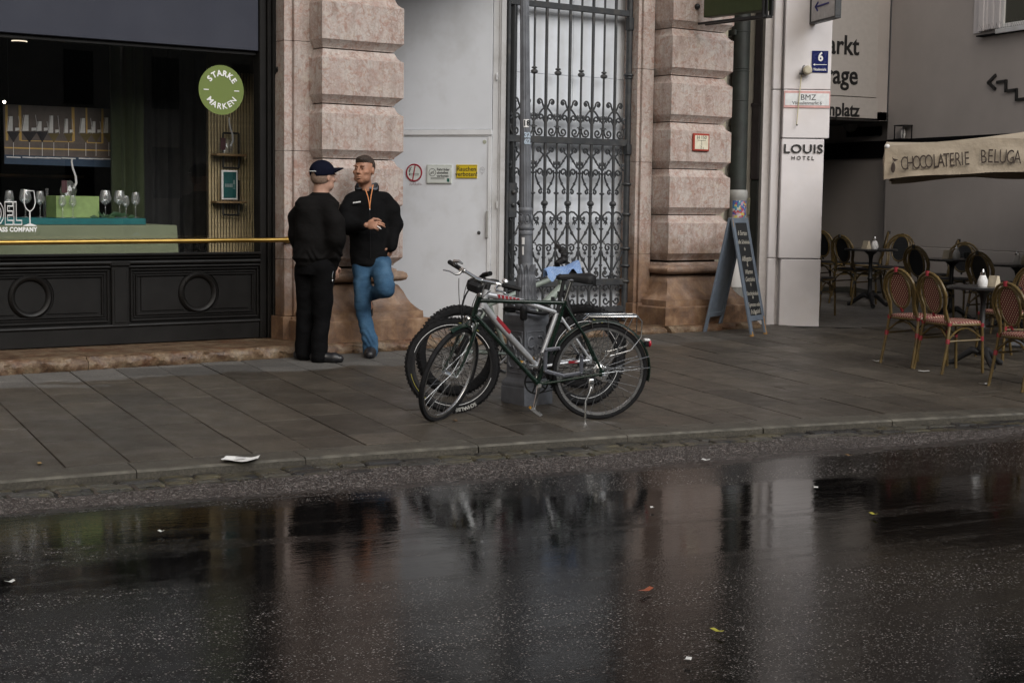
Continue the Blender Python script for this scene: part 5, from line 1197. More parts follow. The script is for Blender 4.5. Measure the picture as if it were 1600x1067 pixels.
def fork(M, crown, axle, w=.055, r=.012, bend=.03):
    b = MB(); b.M = M; d = (Vector(P3(axle)) - Vector(P3(crown)))
    for s in (-1, 1):
        c0 = Vector(P3(crown)); pts = [c0 + Vector((0, s * .025, 0)), c0 + d * .06 + Vector((0, s * w * .9, 0)), c0 + d * .4 + Vector((-bend * .55, s * w, 0)), c0 + d * .75 + Vector((-bend * .7, s * w, 0)), c0 + d + Vector((0, s * w, 0))]
        b.tube(pts, [r * 1.15, r * 1.1, r, r * .8, r * .65], 8)
    b.tube([P3(crown, -.045), P3(crown, .045)], r * 1.3, 8); return b
part('fork', fork(S, (HB[0] + .006, HB[1] - .02), AX), M_GREENP, tb, smooth=60)
def guard(M, c, R, a0, a1, w=.025):
    b = MB(); b.M = M; n = 22; rows = []
    for i in range(n + 1):
        a = a0 + (a1 - a0) * i / n; rows.append([(c[0] + (R - .014 * abs(k) ** 2) * cos(a), k * w, c[1] + (R - .014 * abs(k) ** 2) * sin(a)) for k in (-1, -.7, -.3, .3, .7, 1)])
    b.slab(rows, (0, 0, .0015)); return b
part('mudguard', guard(I4, (0, R), R + .022, radians(20), radians(192)), M_GREENP, tb, smooth=60)
part('mudguard', guard(S, AX, R + .022, radians(76), radians(118)), M_GREENP, tb, smooth=60)
b = MB()
for s in (-1, 1):
    b.tube([(-.0, s * .066, R), (-.20, s * .045, .42), (-.345, s * .027, .455)], .0028, 5); b.tube([(-.0, s * .066, R), (-.18, s * .05, .36), (-.352, s * .027, .375)], .0028, 5)
part('guard_stays', b, M_CHROME, tb)
b = MB(); b.M = S
for s in (-1, 1): b.tube([(AX[0], s * .062, R), (AX[0] - .10, s * .06, R + .11), (AX[0] - .20, s * .04, R + .29)], .003, 5)
part('front_stays', b, M_CHROME, tb)
# rear rack
b = MB(); zr_ = .742; w2 = .055; xf, xr = .09, -.25
b.tube([(xf + .03, -.03, zr_ + .004), (xf, -w2, zr_), (-.05, -w2, zr_), (xr + .02, -w2, zr_), (xr, -w2 + .01, zr_), (xr, w2 - .01, zr_), (xr + .02, w2, zr_), (xf, w2, zr_), (xf + .03, .03, zr_ + .004)], .0052, 6)
for x in (.0, -.09, -.18): b.tube([(x, -w2, zr_), (x, w2, zr_)], .0035, 5)
b.tube([(xf, 0, zr_), (xr, 0, zr_)], .004, 5); b.tube([(xf, -.022, zr_ + .008), (-.17, -.022, zr_ + .012)], .003, 5); b.tube([(xf, .022, zr_ + .008), (-.17, .022, zr_ + .012)], .003, 5)
for s in (-1, 1):
    b.tube([(-.03, s * w2, zr_), (-.035, s * .07, .55), (.0, s * .068, R + .03)], .0042, 6); b.tube([(-.21, s * w2, zr_), (-.08, s * .075, .46), (.0, s * .068, R + .03)], .0042, 6)
    b.tube([(xr + .008, s * w2, zr_), (xr - .02, s * (w2 + .012), zr_ - .03), (xr - .02, s * (w2 + .014), .60), (xr + .05, s * (w2 + .014), .51), (-.08, s * (w2 + .012), .475), (-.05, s * .07, .47)], .0042, 6)
    b.tube([(xf, s * .03, zr_), (.13, s * .02, .71)], .004, 5)
part('rear_rack', b, M_CHROME, tb, smooth=60)
b = MB(); b.box((-.345, -.02, .52), (-.31, .02, .56), .008); part('rear_lamp', b, M_BPLAS, tb); b = MB(); b.ell((-.35, 0, .542), (.014, .024, .026)); part('red_lens', b, simple('red_lens_plastic', (.4, .012, .03), .2, bump=0), tb); b = MB(); b.box((-.35, -.019, .562), (-.31, .019, .575), .003); part('lamp_cap', b, M_WHITE, tb)
# saddle and post
part('saddle', saddle_mb(.06, .335, 1.03, .078), M_BPLAS, tb, smooth=60)
b = MB(); b.tube([P3(ST), P3((.235, .95)), P3((.225, .99))], .0125, 10); b.tube([(.11, -.022, .99), (.26, -.022, .99)], .0035, 5); b.tube([(.11, .022, .99), (.26, .022, .99)], .0035, 5); b.box((.20, -.025, .977), (.245, .025, .997), .004); part('seat_post', b, M_CHROME, tb)
# steering parts
b = MB(); b.M = S; st0 = Vector(P3(HT)); up_ = (Vector(P3(HT)) - Vector(P3(HB))).normalized()
cl = st0 + up_ * .115 + Vector((.075, 0, .02))
b.tube([st0 + up_ * .0, st0 + up_ * .09], .0125, 10); b.tube([st0 + up_ * .085, st0 + up_ * .115 + Vector((.03, 0, .01)), cl], .0125, 10); b.lathe([(.018, 0), (.020, .012), (.018, .024)], 12, st0); part('stem', b, M_CHROME, tb, smooth=60)
HWD = .29
def bar_pts(c, hw, rise, sweep): return [c + Vector((-sweep, s * hw, rise)) if abs(s) == 1 else c + Vector((-sweep * abs(s) ** 2 * .8, s * hw, rise * min(1, abs(s) * 2.2))) for s in (-1, -.62, -.35, -.15, 0, .15, .35, .62, 1)]
bp = bar_pts(cl, HWD, .02, .055)
b = MB(); b.M = S; b.tube(bp, .0118, 10); b.tube([cl + Vector((0, -.025, 0)), cl + Vector((0, .025, 0))], .018, 12); part('handlebar', b, M_CHROME, tb, smooth=60)
for s in (1, -1):
    e = bp[-1] if s > 0 else bp[0]; i_ = bp[-2] if s > 0 else bp[1]; d = (i_ - e).normalized()
    b = MB(); b.M = S; b.tube([e - d * .006, e, e + d * .012, e + d * .04, e + d * .125], [.013, .0165, .0155, .0165, .0155], 12); part('grip', b, M_BPLAS, tb)
    b = MB(); b.M = S; k = e + d * .15; b.tube([k + Vector((.0, 0, 0)), k + Vector((.035, 0, -.02)), k + Vector((.045, s * .02, -.028)), k + Vector((.05, s * .07, -.02)), k + Vector((.052, s * .12, -.028))], [.012, .009, .008, .006, .005], 8); b.tube([k - d * .015, k + d * .015], .017, 10); part('brake_lever', b, M_CHROME, tb)
b = MB(); b.M = S; k = bp[-2] + Vector((0, .01, .02)); b.lathe([(.024, 0), (.023, .010), (.014, .02), (.001, .023)], 16, k + Vector((0, 0, .008))); b.box((k.x - .006, k.y - .006, k.z - .02), (k.x + .006, k.y + .006, k.z + .01)); part('bell', b, M_CHROME, tb)
b = MB(); b.M = S; k = bp[1] + Vector((0.01, -.03, .018)); b.tube([k, k + Vector((.02, .0, .03)), k + Vector((.03, .04, .045)), k + Vector((.035, .075, .04))], [.014, .014, .011, .006], 8); part('gear_lever', b, M_ALU, tb)
b = MB(); b.M = S; k = Vector((HB[0] + .065, 0, HB[1] - .01)); b.lathe([(.001, -.045), (.02, -.035), (.03, -.01), (.032, .012), (.026, .018)], 16, k, Matrix.Rotation(pi / 2, 3, 'Y')); b.tube([k, (HB[0] + .02, 0, HB[1] - .02)], .006, 6); part('headlamp', b, M_CHROME, tb)
b = MB(); b.M = S; k = Vector((HB[0] + .035, 0, HB[1] - .05))
for s in (-1, 1): b.tube([k, k + Vector((.01, s * .035, -.005)), k + Vector((.0, s * .045, -.05)), k + Vector((.02, s * .03, -.085))], .007, 6); b.tube([k + Vector((.0, s * .03, -.0)), k + Vector((.04, s * .015, .012))], .006, 6)
part('front_brake', b, M_CHROME, tb)
b = MB(); k = Vector((.09, 0, .70))
for s in (-1, 1): b.tube([k, k + Vector((-.01, s * .035, .0)), k + Vector((-.02, s * .04, -.05))], .006, 6)
part('rear_brake', b, M_CHROME, tb)
b = MB()
for j, (y0, bul) in enumerate(((.05, .10), (.02, .13), (-.03, .16), (-.06, .12))):
    a_ = S @ (cl + Vector((.03, y0 * 2.4, -.03))); e_ = Vector((HB[0] - .05, y0 * .3, HB[1] - .02 - .03 * j)); m_ = S @ (cl + Vector((bul, y0, -.10 - .03 * j))); m2 = (m_ + e_) / 2 + Vector((.05, .0, -.10))
    pts = []
    for i in range(13):
        t = i / 12; pts.append(a_ * (1 - t) ** 3 + m_ * 3 * t * (1 - t) ** 2 + m2 * 3 * t * t * (1 - t) + e_ * t ** 3)
    b.tube(pts, .0028, 5)
part('brake_cables', b, M_BPLAS, tb, smooth=60)
b = MB(); b.M = S; b.box((cl.x + .02, -.05, cl.z - .075), (cl.x + .075, .05, cl.z - .01), .012); part('lamp_bag', b, M_BPLAS, tb)
crankset(tb, BBk, .088, radians(-78))
b = MB(); b.box((.05, -.066, BBk[1] + .05), (BBk[0] - .06, -.058, BBk[1] + .056)); b.box((.02, -.066, R - .045), (BBk[0], -.058, BBk[1] - .075)) if False else None
b.tube([(0, -.05, R + .035), (BBk[0], -.05, BBk[1] + .086)], .004, 4); b.tube([(0, -.05, R - .035), (.06, -.05, R - .09), (.12, -.05, BBk[1] - .01), (BBk[0], -.05, BBk[1] - .086)], .004, 4); b.lathe([(.045, -.002), (.045, .002)], 20, (0, -.05, R), Matrix.Rotation(pi / 2, 3, 'X')); part('chain', b, M_BPLAS, tb)
b = MB(); b.lathe([(.02, -.01), (.05, -.006), (.052, .02), (.03, .03)], 18, (0, .035, R), Matrix.Rotation(-pi / 2, 3, 'X')); b.box((-.03, .07, R - .06), (.0, .08, R - .01), .005); part('hub_brake', b, M_CHROME, tb)
b = MB(); b.box((.055, .062, R - .13), (.095, .08, R - .035), .006); b.tube([(.075, .075, R - .10), (.085, .085, R - .13), (.115, .10, R - .19), (.118, .118, R - .32), (.118, .122, .004)], [.010, .009, .0075, .0075, .009], 8); part('kickstand', b, M_CHROME, tb, smooth=60)
# folding lock on its bracket
b = MB()
def strip(a, c, y): d = Vector(P3(c)) - Vector(P3(a)); b.tube([P3(a, y), P3(c, y)], .013, 6, flat=.3)
for a, c in (((.40, .51), (.40, .36)), ((.40, .36), (.27, .325)), ((.27, .325), (.145, .345)), ((.145, .345), (.145, .465)), ((.40, .51), (.30, .52))): strip(a, c, .05)
for q in ((.40, .51), (.40, .36), (.34, .34), (.27, .325), (.145, .345), (.145, .465), (.31, .52)): b.ell(P3(q, .062), (.008, .006, .008), 8, 6)
part('folding_lock', b, M_GREYP, tb)

# ---- silver mountain bike behind it
p = ong(902, 630) + Vector((0, -.11, 0))
mt = thing('bicycle', 'silver mountain bike with red decals and fat tyres, just behind the green bicycle', 'bicycle', WORLD, p, rz=0, group='bicycles parked at the lamp post'); place(mt, p, 181, 1.5)
R = .338; AX = (1.075, R); BBk = (.40, .30); ST = (.235, .70); HT = (.815, .865); HB = (.852, .735)
S = steer_matrix(HT, HB, radians(-22))
b = MB(); b.tube([P3(HT), P3(HB)], .024, 12); b.tube([P3((HT[0] + .004, HT[1] - .03)), P3((.55, .785)), P3((ST[0], ST[1] - .01))], [.022, .020, .016], 12); b.tube([P3((HB[0] - .006, HB[1] + .03)), P3((HB[0] - .12, HB[1] - .105)), P3(BBk)], [.026, .025, .022], 12); b.tube([P3(BBk), P3(ST)], .017, 12); b.tube([(BBk[0], -.038, BBk[1]), (BBk[0], .038, BBk[1])], .024, 12)
for s in (-1, 1): b.tube([(BBk[0] - .02, s * .02, BBk[1]), (.26, s * .05, .32), (0, s * .068, R)], .013, 8); b.tube([(ST[0], s * .016, ST[1] - .015), (.13, s * .048, .53), (0, s * .068, R + .01)], .0115, 8); b.box((-.02, s * .068 - .004, R - .03), (.03, s * .068 + .004, R + .03), .003)
part('frame', b, M_SILVER, mt, smooth=60)
b = MB(); q0, q1 = Vector(P3((HB[0] - .006, HB[1] + .03))), Vector(P3(BBk)); b.tube([q0 + (q1 - q0) * .22, q0 + (q1 - q0) * .46], .0262, 12); q0, q1 = Vector(P3((HT[0], HT[1] - .03))), Vector(P3((ST[0], ST[1])))
part('red_decal', b, M_REDP, mt)
b = MB(); q0, q1 = Vector(P3((HT[0] + .004, HT[1] - .03))), Vector(P3((.55, .785)))
for i in range(6): m_ = q0 + (q1 - q0) * (.30 + i * .115); b.box((m_.x - .022, .0165, m_.z - .012), (m_.x - .006, .0235, m_.z + .012)); b.box((m_.x - .022, .018, m_.z + .004), (m_.x + .002, .0232, m_.z + .012))
b.box((.10, .066, .322), (.18, .0715, .340)); part('red_letter_marks', b, M_REDP, mt, smooth=0)
fw_ = wheel(mt, AX, R, .0262, S, M_BPLAS, M_BPLAS, .022, True, rim_w=.014)
rw_ = wheel(mt, (0, R), R, .0262, I4, M_BPLAS, M_BPLAS, .022, True, rim_w=.014)
def tyre_print(wl, c, M, text, a0, R, sx=1.):
    b = MB(); n = len(text)
    for i, ch in enumerate(text):
        a = a0 + i * .062; me = letters(ch, .034, ext=.0008, off=.001)
        Q = M @ Matrix.Translation((c[0], .0, c[1])) @ Matrix.Rotation(-a, 4, 'Y') @ Matrix.Translation((-R, .0272, 0)) @ Matrix.Rotation(-pi / 2, 4, 'Y') @ Matrix(((-1, 0, 0, 0), (0, 0, 1, 0), (0, 1, 0, 0), (0, 0, 0, 1)))
        b.mesh(me, Q); bpy.data.meshes.remove(me)
    part('tyre_print', b, simple('tyre_print_grey', (.35, .35, .33), .6, bump=0) if 'tyre_print_grey' not in bpy.data.materials else bpy.data.materials['tyre_print_grey'], wl, smooth=0)
for w_, c, M in ((fw_, AX, S), (rw_, (0, R), I4)):
    b = MB(); n = 40
    b.tube([M @ Vector((c[0] + (R - .052) * cos(a), .0225, c[1] + (R - .052) * sin(a))) for a in [radians(20 + 140 * i / n) for i in range(n)]], .0022, 4); b.tube([M @ Vector((c[0] + (R - .052) * cos(a), .0225, c[1] + (R - .052) * sin(a))) for a in [radians(200 + 100 * i / n) for i in range(n)]], .0022, 4)
    part('rim_stripe', b, M_WHITE, w_, smooth=0)
    b = MB(); b.tube([M @ Vector((c[0] + (R - .036) * cos(a), .0262, c[1] + (R - .036) * sin(a))) for a in [radians(100 + 30 * i / 10) for i in range(11)]], .002, 4); b.tube([M @ Vector((c[0] + (R - .036) * cos(a), .0262, c[1] + (R - .036) * sin(a))) for a in [radians(-50 + 40 * i / 10) for i in range(11)]], .002, 4)
    part('yellow_mark', b, simple('tyre_yellow', (.4, .36, .05), .6, bump=0) if 'tyre_yellow' not in bpy.data.materials else bpy.data.materials['tyre_yellow'], w_, smooth=0)
tyre_print(fw_, AX, S, 'SCHWALBE', radians(62), R - .022)
for c, M, nm in ((AX, S, fw_), ((0, R), I4, rw_)):
    b = MB(); W = M @ Matrix.Translation((c[0], 0, c[1])) @ Matrix.Rotation(pi / 2, 4, 'X'); b.M = W; b.lathe([(.066, -.046), (.08, -.046), (.08, -.044), (.066, -.044), (.066, -.046)], 40, caps=False)
    for k in range(7): a = 2 * pi * k / 7; b.tube([(.02 * cos(a), .02 * sin(a), -.045), (.045 * cos(a + .35), .045 * sin(a + .35), -.045), (.069 * cos(a + .45), .069 * sin(a + .45), -.045)], .0045, 4)
    for k in range(14): a = 2 * pi * k / 14; b.tube([(.066 * cos(a), .066 * sin(a), -.045), (.076 * cos(a + .3), .076 * sin(a + .3), -.045)], .003, 4)
    part('brake_disc', b, M_ALU, nm)
b = MB(); b.M = S; cr_ = Vector(P3((HB[0] + .012, HB[1] - .03)))
for s in (-1, 1):
    a_, e_ = cr_ + Vector((.01, s * .062, 0)), Vector((AX[0] - .005, s * .062, R)); m_ = a_ + (e_ - a_) * .45
    b.tube([a_ + (e_ - a_) * .30, e_], [.021, .016], 10)
b.tube([cr_ + Vector((.07, -.06, -.10)), cr_ + Vector((.10, -.04, -.06)), cr_ + Vector((.10, .04, -.06)), cr_ + Vector((.07, .06, -.10))], .012, 8); b.tube([cr_ + Vector((.01, -.066, .0)), cr_ + Vector((.01, .066, .0))], .022, 10); fk = part('suspension_fork', b, M_BPLAS, mt, smooth=60)
b = MB(); b.M = S
for s in (-1, 1): a_, e_ = cr_ + Vector((.01, s * .062, 0)), Vector((AX[0] - .005, s * .062, R)); b.tube([a_, a_ + (e_ - a_) * .32], .0145, 10)
part('stanchion', b, M_ALU, fk)
b = MB(); b.M = S; st0 = Vector(P3(HT)); up_ = (Vector(P3(HT)) - Vector(P3(HB))).normalized(); cl = st0 + up_ * .05 + Vector((.07, 0, .02))
b.tube([st0, st0 + up_ * .05], .02, 10); b.tube([st0 + up_ * .035, cl], .018, 10); bp = bar_pts(cl, .33, .025, .05); b.tube(bp, .0135, 10); part('handlebar', b, M_BPLAS, mt, smooth=60)
for s in (1, -1):
    e = bp[-1] if s > 0 else bp[0]; i_ = bp[-2] if s > 0 else bp[1]; d = (i_ - e).normalized()
    b = MB(); b.M = S; b.tube([e, e + d * .13], .017, 10); part('grip', b, M_BPLAS, mt)
    b = MB(); b.M = S; k = e + d * .16; b.tube([k, k + Vector((.03, 0, -.03)), k + Vector((.05, s * .05, -.04)), k + Vector((.05, s * .1, -.045))], .007, 6); b.ell(k + Vector((.0, -s * .02, -.02)), (.03, .03, .02)); part('brake_lever', b, M_BPLAS, mt)
b = MB()
for j in range(3):
    a_ = S @ (cl + Vector((.03, .08 - .07 * j, -.02))); e_ = S @ Vector((AX[0] - .1, .05 - .03 * j, R + .2)); m_ = a_ + Vector((.16, 0, -.12)); b.tube([a_ * (1 - t) ** 2 + m_ * 2 * t * (1 - t) + e_ * t * t for t in [i / 10 for i in range(11)]], .003, 5)
part('brake_hoses', b, M_BPLAS, mt, smooth=60)
b = MB(); b.tube([P3(ST), P3((.172, .965))], .0145, 10); b.tube([P3((.238, .69)), P3((.232, .712))], .021, 10); part('seat_post', b, M_BPLAS, mt)
part('saddle', saddle_mb(.02, .30, 1.008, .07), M_BPLAS, mt, smooth=60)
crankset(mt, BBk, .08, radians(10))
b = MB(); b.tube([(0, -.05, R + .04), (BBk[0], -.05, BBk[1] + .08)], .004, 4); b.tube([(0, -.05, R - .04), (-.02, -.05, R - .10), (.02, -.05, R - .15), (BBk[0], -.05, BBk[1] - .08)], .004, 4)
for r_ in (.05, .04, .03): b.lathe([(r_, -.002), (r_, .002)], 20, (0, -.04 - r_ * .2, R), Matrix.Rotation(pi / 2, 3, 'X'))
b.box((-.03, -.06, R - .16), (.01, -.045, R - .03), .005); part('chain', b, M_BPLAS, mt)
# blue cloth over its saddle
def mat_cloth():
    g = NG('blue_saddle_cloth'); v = g.obj(); d = g.ramp(g.vor(v, 130), [(.22, 1.), (.34, 0.)])
    c = g.mix(d, g.ramp(g.noise(v, 9, 3), [(.3, (.13, .22, .43)), (.7, (.20, .31, .53))]), (.42, .5, .62)); return g.fin(c, .75, 0, g.bump(g.noise(v, 26, 4), .5, .01))
sd0 = mt.matrix_basis.copy() if False else None
b = MB(); rows = []; random.seed(14)
for i in range(17):
    t = i / 16; x = .075 + .265 * t; r = []
    for k in range(13):
        a = -1 + 2 * k / 12; W = (.088 - .05 * min(1, max(0, t - .15) / .6)); z = .993 + .006 * cos(t * 6)
        drop = max(0, abs(a) - .45) * (.055 + .03 * sin(t * 7 + (2 if a > 0 else 0)) + .02 * sin(t * 17)) * 1.9
        z += .02 * max(0, .35 - t) * 3 * (1 - abs(a) * .5) - .02 * max(0, t - .85) / .15 - drop + .006 * sin(9 * t + 7 * a)
        r.append((x, a * W + .008 * sin(t * 11 + a * 3), z + .036 + .012 * max(0, .30 - t) / .3 - .012 * t))
    rows.append(r)
b.slab(rows, (0, 0, .003)); cloth = solo('saddle_cloth', 'blue patterned cloth draped over the mountain bike saddle', 'cloth', b, mat_cloth(), WORLD, (0, 0, 0), rz=0, smooth=70); cloth.location = mt.location; cloth.rotation_euler = mt.rotation_euler

# ---- black bike on the far side of the lamp post, facing the other way
p = ong(713, 618)
kb = thing('bicycle', 'black and grey-green mountain bike on the far side of the lamp post, pointing right', 'bicycle', WORLD, p, rz=0, group='bicycles parked at the lamp post'); place(kb, p, 1.7, 2)
R = .345; AX = (1.10, R); BBk = (.42, .31); ST = (.25, .72); HT = (.87, .93); HB = (.91, .80); S = steer_matrix(HT, HB, radians(-31))
b = MB(); b.tube([P3(HT), P3(HB)], .025, 12); b.tube([P3((HT[0], HT[1] - .03)), P3((ST[0] + .01, ST[1] - .03))], .02, 12); b.tube([P3((HB[0], HB[1] + .02)), P3((.65, .60)), P3(BBk)], [.034, .034, .03], 12); b.tube([P3(BBk), P3(ST)], .018, 12)
for s in (-1, 1): b.tube([(BBk[0], s * .03, BBk[1]), (0, s * .068, R)], .013, 8); b.tube([(ST[0], s * .018, ST[1] - .03), (0, s * .068, R)], .011, 8)
part('frame', b, M_FRGREEN, kb, smooth=60)
b = MB()
for i in range(5): m_ = Vector(P3((.86 - i * .055, .765 - i * .042))); b.box((m_.x - .018, -.037, m_.z - .02), (m_.x + .014, .037, m_.z + .018), .003)
part('black_decal', b, M_BPLAS, kb)
wheel(kb, AX, R, .029, S, M_BPLAS, M_BPLAS, .022, True, rim_w=.014); wheel(kb, (0, R), R, .029, I4, M_BPLAS, M_BPLAS, .022, True, rim_w=.014)
part('fork', fork(S, (HB[0] + .01, HB[1] - .03), AX, .065, .018, 0), M_BPLAS, kb, smooth=60)
b = MB(); b.M = S; st0 = Vector(P3(HT)); up_ = (Vector(P3(HT)) - Vector(P3(HB))).normalized(); cl = st0 + up_ * .09 + Vector((.05, 0, .02)); b.tube([st0, st0 + up_ * .09], .02, 10); b.tube([st0 + up_ * .08, cl], .018, 10); bp = bar_pts(cl, .34, .03, .05); b.tube(bp, .0145, 10); b.box((cl.x - .02, -.05, cl.z + .01), (cl.x + .03, .03, cl.z + .06), .01); part('handlebar', b, M_BPLAS, kb, smooth=60)
for s in (1, -1):
    e = bp[-1] if s > 0 else bp[0]; i_ = bp[-2] if s > 0 else bp[1]; d = (i_ - e).normalized(); b = MB(); b.M = S; b.tube([e, e + d * .13], .018, 10); k = e + d * .17; b.ell(k, (.035, .03, .03)); b.tube([k, k + Vector((.05, 0, -.02)), k + Vector((.06, s * .1, -.04))], .008, 6); part('grip', b, M_BPLAS, kb)
b = MB(); b.tube([P3(ST), P3((.215, .85))], .015, 10); part('seat_post', b, M_BPLAS, kb); part('saddle', saddle_mb(.08, .34, .885, .065), M_BPLAS, kb, smooth=60)
crankset(kb, BBk, .08, radians(40))
b = MB(); b.box((.16, -.05, .44), (.30, .05, .60), .02); b.tube([(.22, .0, .60), (.25, 0, .68)], .01, 6); part('saddle_bag', b, M_BPLAS, kb)
# cable lock round the post
b = MB(); c_ = Vector((lc.x, lc.y, lz + zl(480)))
pts = [c_ + Vector((.17 * cos(a) * (1 + .05 * sin(3 * a)), .16 * sin(a), .02 * sin(2 * a + 1))) for a in [2 * pi * i / 28 for i in range(28)]]
b.tube(pts, .014, 8, closed=True); q = c_ + Vector((-.12, -.14, -.02)); b.box((q.x - .02, q.y - .03, q.z - .045), (q.x + .03, q.y + .01, q.z + .06), .01); solo('cable_lock', 'thick black cable lock looped round the lamp post', 'lock', b, M_BPLAS, WORLD, (c_.x, c_.y, c_.z), smooth=60)
# ------------------------------------------------------------------ people: smooth implicit bodies turned into one skin each
class SDF:
    def __init__(s, lo, hi, h):
        s.lo = np.array(lo, np.float32); s.h = h; s.n = np.ceil((np.array(hi) - s.lo) / h).astype(int) + 1
        s.F = np.full(tuple(s.n), 1., np.float32); s.ax = [s.lo[k] + h * np.arange(s.n[k], dtype=np.float32) for k in range(3)]
    def blk(s, lo, hi):
        a = np.maximum(np.floor((np.array(lo) - s.lo) / s.h).astype(int), 0); b = np.minimum(np.ceil((np.array(hi) - s.lo) / s.h).astype(int) + 1, s.n)
        sl = tuple(slice(a[k], max(b[k], a[k])) for k in range(3))
        return sl, s.ax[0][sl[0]][:, None, None], s.ax[1][sl[1]][None, :, None], s.ax[2][sl[2]][None, None, :]
    def put(s, fn, lo, hi, k=.02, sub=False):
        m = k + .06; sl, X, Y, Z = s.blk(np.array(lo) - m, np.array(hi) + m); d = fn(X, Y, Z); F = s.F[sl]
        if sub:
            d = -d; h = np.clip(.5 - .5 * (F - d) / k, 0, 1); s.F[sl] = F * (1 - h) + d * h + k * h * (1 - h)
        else:
            h = np.clip(.5 + .5 * (F - d) / k, 0, 1); s.F[sl] = F * (1 - h) + d * h - k * h * (1 - h)
        return s
    def cone(s, a, b, ra, rb, k=.02, sub=False):
        a = np.array(a, float); b = np.array(b, float); ba = b - a; L = max(ba @ ba, 1e-9)
        def fn(X, Y, Z):
            t = np.clip(((X - a[0]) * ba[0] + (Y - a[1]) * ba[1] + (Z - a[2]) * ba[2]) / L, 0, 1)
            return np.sqrt((X - a[0] - t * ba[0]) ** 2 + (Y - a[1] - t * ba[1]) ** 2 + (Z - a[2] - t * ba[2]) ** 2) - (ra + (rb - ra) * t)
        r = max(ra, rb); return s.put(fn, np.minimum(a, b) - r, np.maximum(a, b) + r, k, sub)
    def chain(s, pts, rs, k=.02):
        for i in range(len(pts) - 1): s.cone(pts[i], pts[i + 1], rs[i], rs[i + 1], k)
        return s
    def ell(s, c, r, R=None, k=.015, sub=False):
        c = np.array(c, float); r = np.array(r, float); R = np.eye(3) if R is None else np.array(R)
        def fn(X, Y, Z):
            x, y, z = X - c[0], Y - c[1], Z - c[2]; q = [R[0, j] * x + R[1, j] * y + R[2, j] * z for j in range(3)]
            k0 = np.sqrt(sum((q[j] / r[j]) ** 2 for j in range(3))); k1 = np.sqrt(sum((q[j] / r[j] ** 2) ** 2 for j in range(3)))
            return k0 * (k0 - 1) / np.maximum(k1, 1e-6)
        m = r.max(); return s.put(fn, c - m, c + m, k, sub)
    def loft(s, secs, k=.02):
        """secs: (z, cx, cy, rx, ry, yaw)"""
        S = np.array(sorted(secs), float); zs = S[:, 0]
        def fn(X, Y, Z):
            f = [np.interp(Z, zs, S[:, j]).astype(np.float32) for j in range(1, 6)]; x, y = X - f[0], Y - f[1]; c_, s_ = np.cos(f[4]), np.sin(f[4])
            u, v = x * c_ + y * s_, -x * s_ + y * c_; d = (np.sqrt((u / f[2]) ** 2 + (v / f[3]) ** 2) - 1) * np.minimum(f[2], f[3])
            return np.maximum(d, np.maximum(Z - zs[-1], zs[0] - Z))
        m = S[:, 3:5].max(); return s.put(fn, (S[:, 1].min() - m, S[:, 2].min() - m, zs[0]), (S[:, 1].max() + m, S[:, 2].max() + m, zs[-1]), k)
    def wave(s, fn): s.F = s.F + fn(s.ax[0][:, None, None], s.ax[1][None, :, None], s.ax[2][None, None, :]).astype(np.float32); return s
    def cut(s, fn): s.F = np.maximum(s.F, fn(s.ax[0][:, None, None], s.ax[1][None, :, None], s.ax[2][None, None, :]).astype(np.float32)); return s
    def mesh(s):
        F = s.F; neg = F < 0; n = s.n; C = [(i, j, k) for i in (0, 1) for j in (0, 1) for k in (0, 1)]
        sl = lambda c: tuple(slice(c[a], n[a] - 1 + c[a]) for a in range(3))
        cnt = sum(neg[sl(c)].astype(np.int8) for c in C); act = np.argwhere((cnt > 0) & (cnt < 8))
        val = {c: F[act[:, 0] + c[0], act[:, 1] + c[1], act[:, 2] + c[2]] for c in C}
        P = np.zeros((len(act), 3)); w_ = np.zeros(len(act))
        for c in C:
            for a in range(3):
                if c[a] == 0:
                    d = list(c); d[a] = 1; v0, v1 = val[c], val[tuple(d)]; m = (v0 < 0) != (v1 < 0); t = np.where(m, v0 / np.where(m, v0 - v1, 1), 0)
                    q = np.tile(np.array(c, float), (len(act), 1)); q[:, a] += t; P[m] += q[m]; w_[m] += 1
        P = (act + P / w_[:, None]) * s.h + s.lo
        idx = np.full(tuple(n - 1), -1, np.int32); idx[tuple(act.T)] = np.arange(len(act)); fs = []
        for a in range(3):
            b, c = (a + 1) % 3, (a + 2) % 3; hi = [slice(None)] * 3; hi[a] = slice(1, None); lo = [slice(None)] * 3; lo[a] = slice(0, -1)
            A, B = neg[tuple(lo)], neg[tuple(hi)]; e = np.argwhere(A != B); ok = (e[:, b] > 0) & (e[:, c] > 0) & (e[:, b] < n[b] - 1) & (e[:, c] < n[c] - 1); e = e[ok]
            q = []
            for db, dc in ((-1, -1), (0, -1), (0, 0), (-1, 0)): o = e.copy(); o[:, b] += db; o[:, c] += dc; q.append(idx[tuple(o.T)])
            q = np.stack(q, 1); flip = ~A[tuple(e.T)]; q[flip] = q[flip][:, ::-1]; fs.append(q)
        fs = np.concatenate(fs); fs = fs[(fs >= 0).all(1)]
        return P, fs
def skin(name, sd, mat, parent):
    P, fs = sd.mesh(); me = bpy.data.meshes.new(name); me.from_pydata(P.tolist(), [], fs.tolist()); me.materials.append(mat)
    me.polygons.foreach_set('use_smooth', [True] * len(me.polygons)); me.update()
    o = bpy.data.objects.new(name, me); COL.objects.link(o)
    if parent: o.parent = parent
    return o
def mat_skin(name, col):
    g = NG(name); v = g.obj(); c = g.ramp(g.noise(v, 16, 4), [(.3, mul(col, .82)), (.7, mul(col, 1.12))]); return g.fin(c, .5, 0, g.bump(g.noise(v, 220, 2), .15, .002), .35)
M_SKIN = mat_skin('tanned_skin', (.36, .185, .12)); M_SKIN2 = mat_skin('fair_skin', (.42, .25, .185))
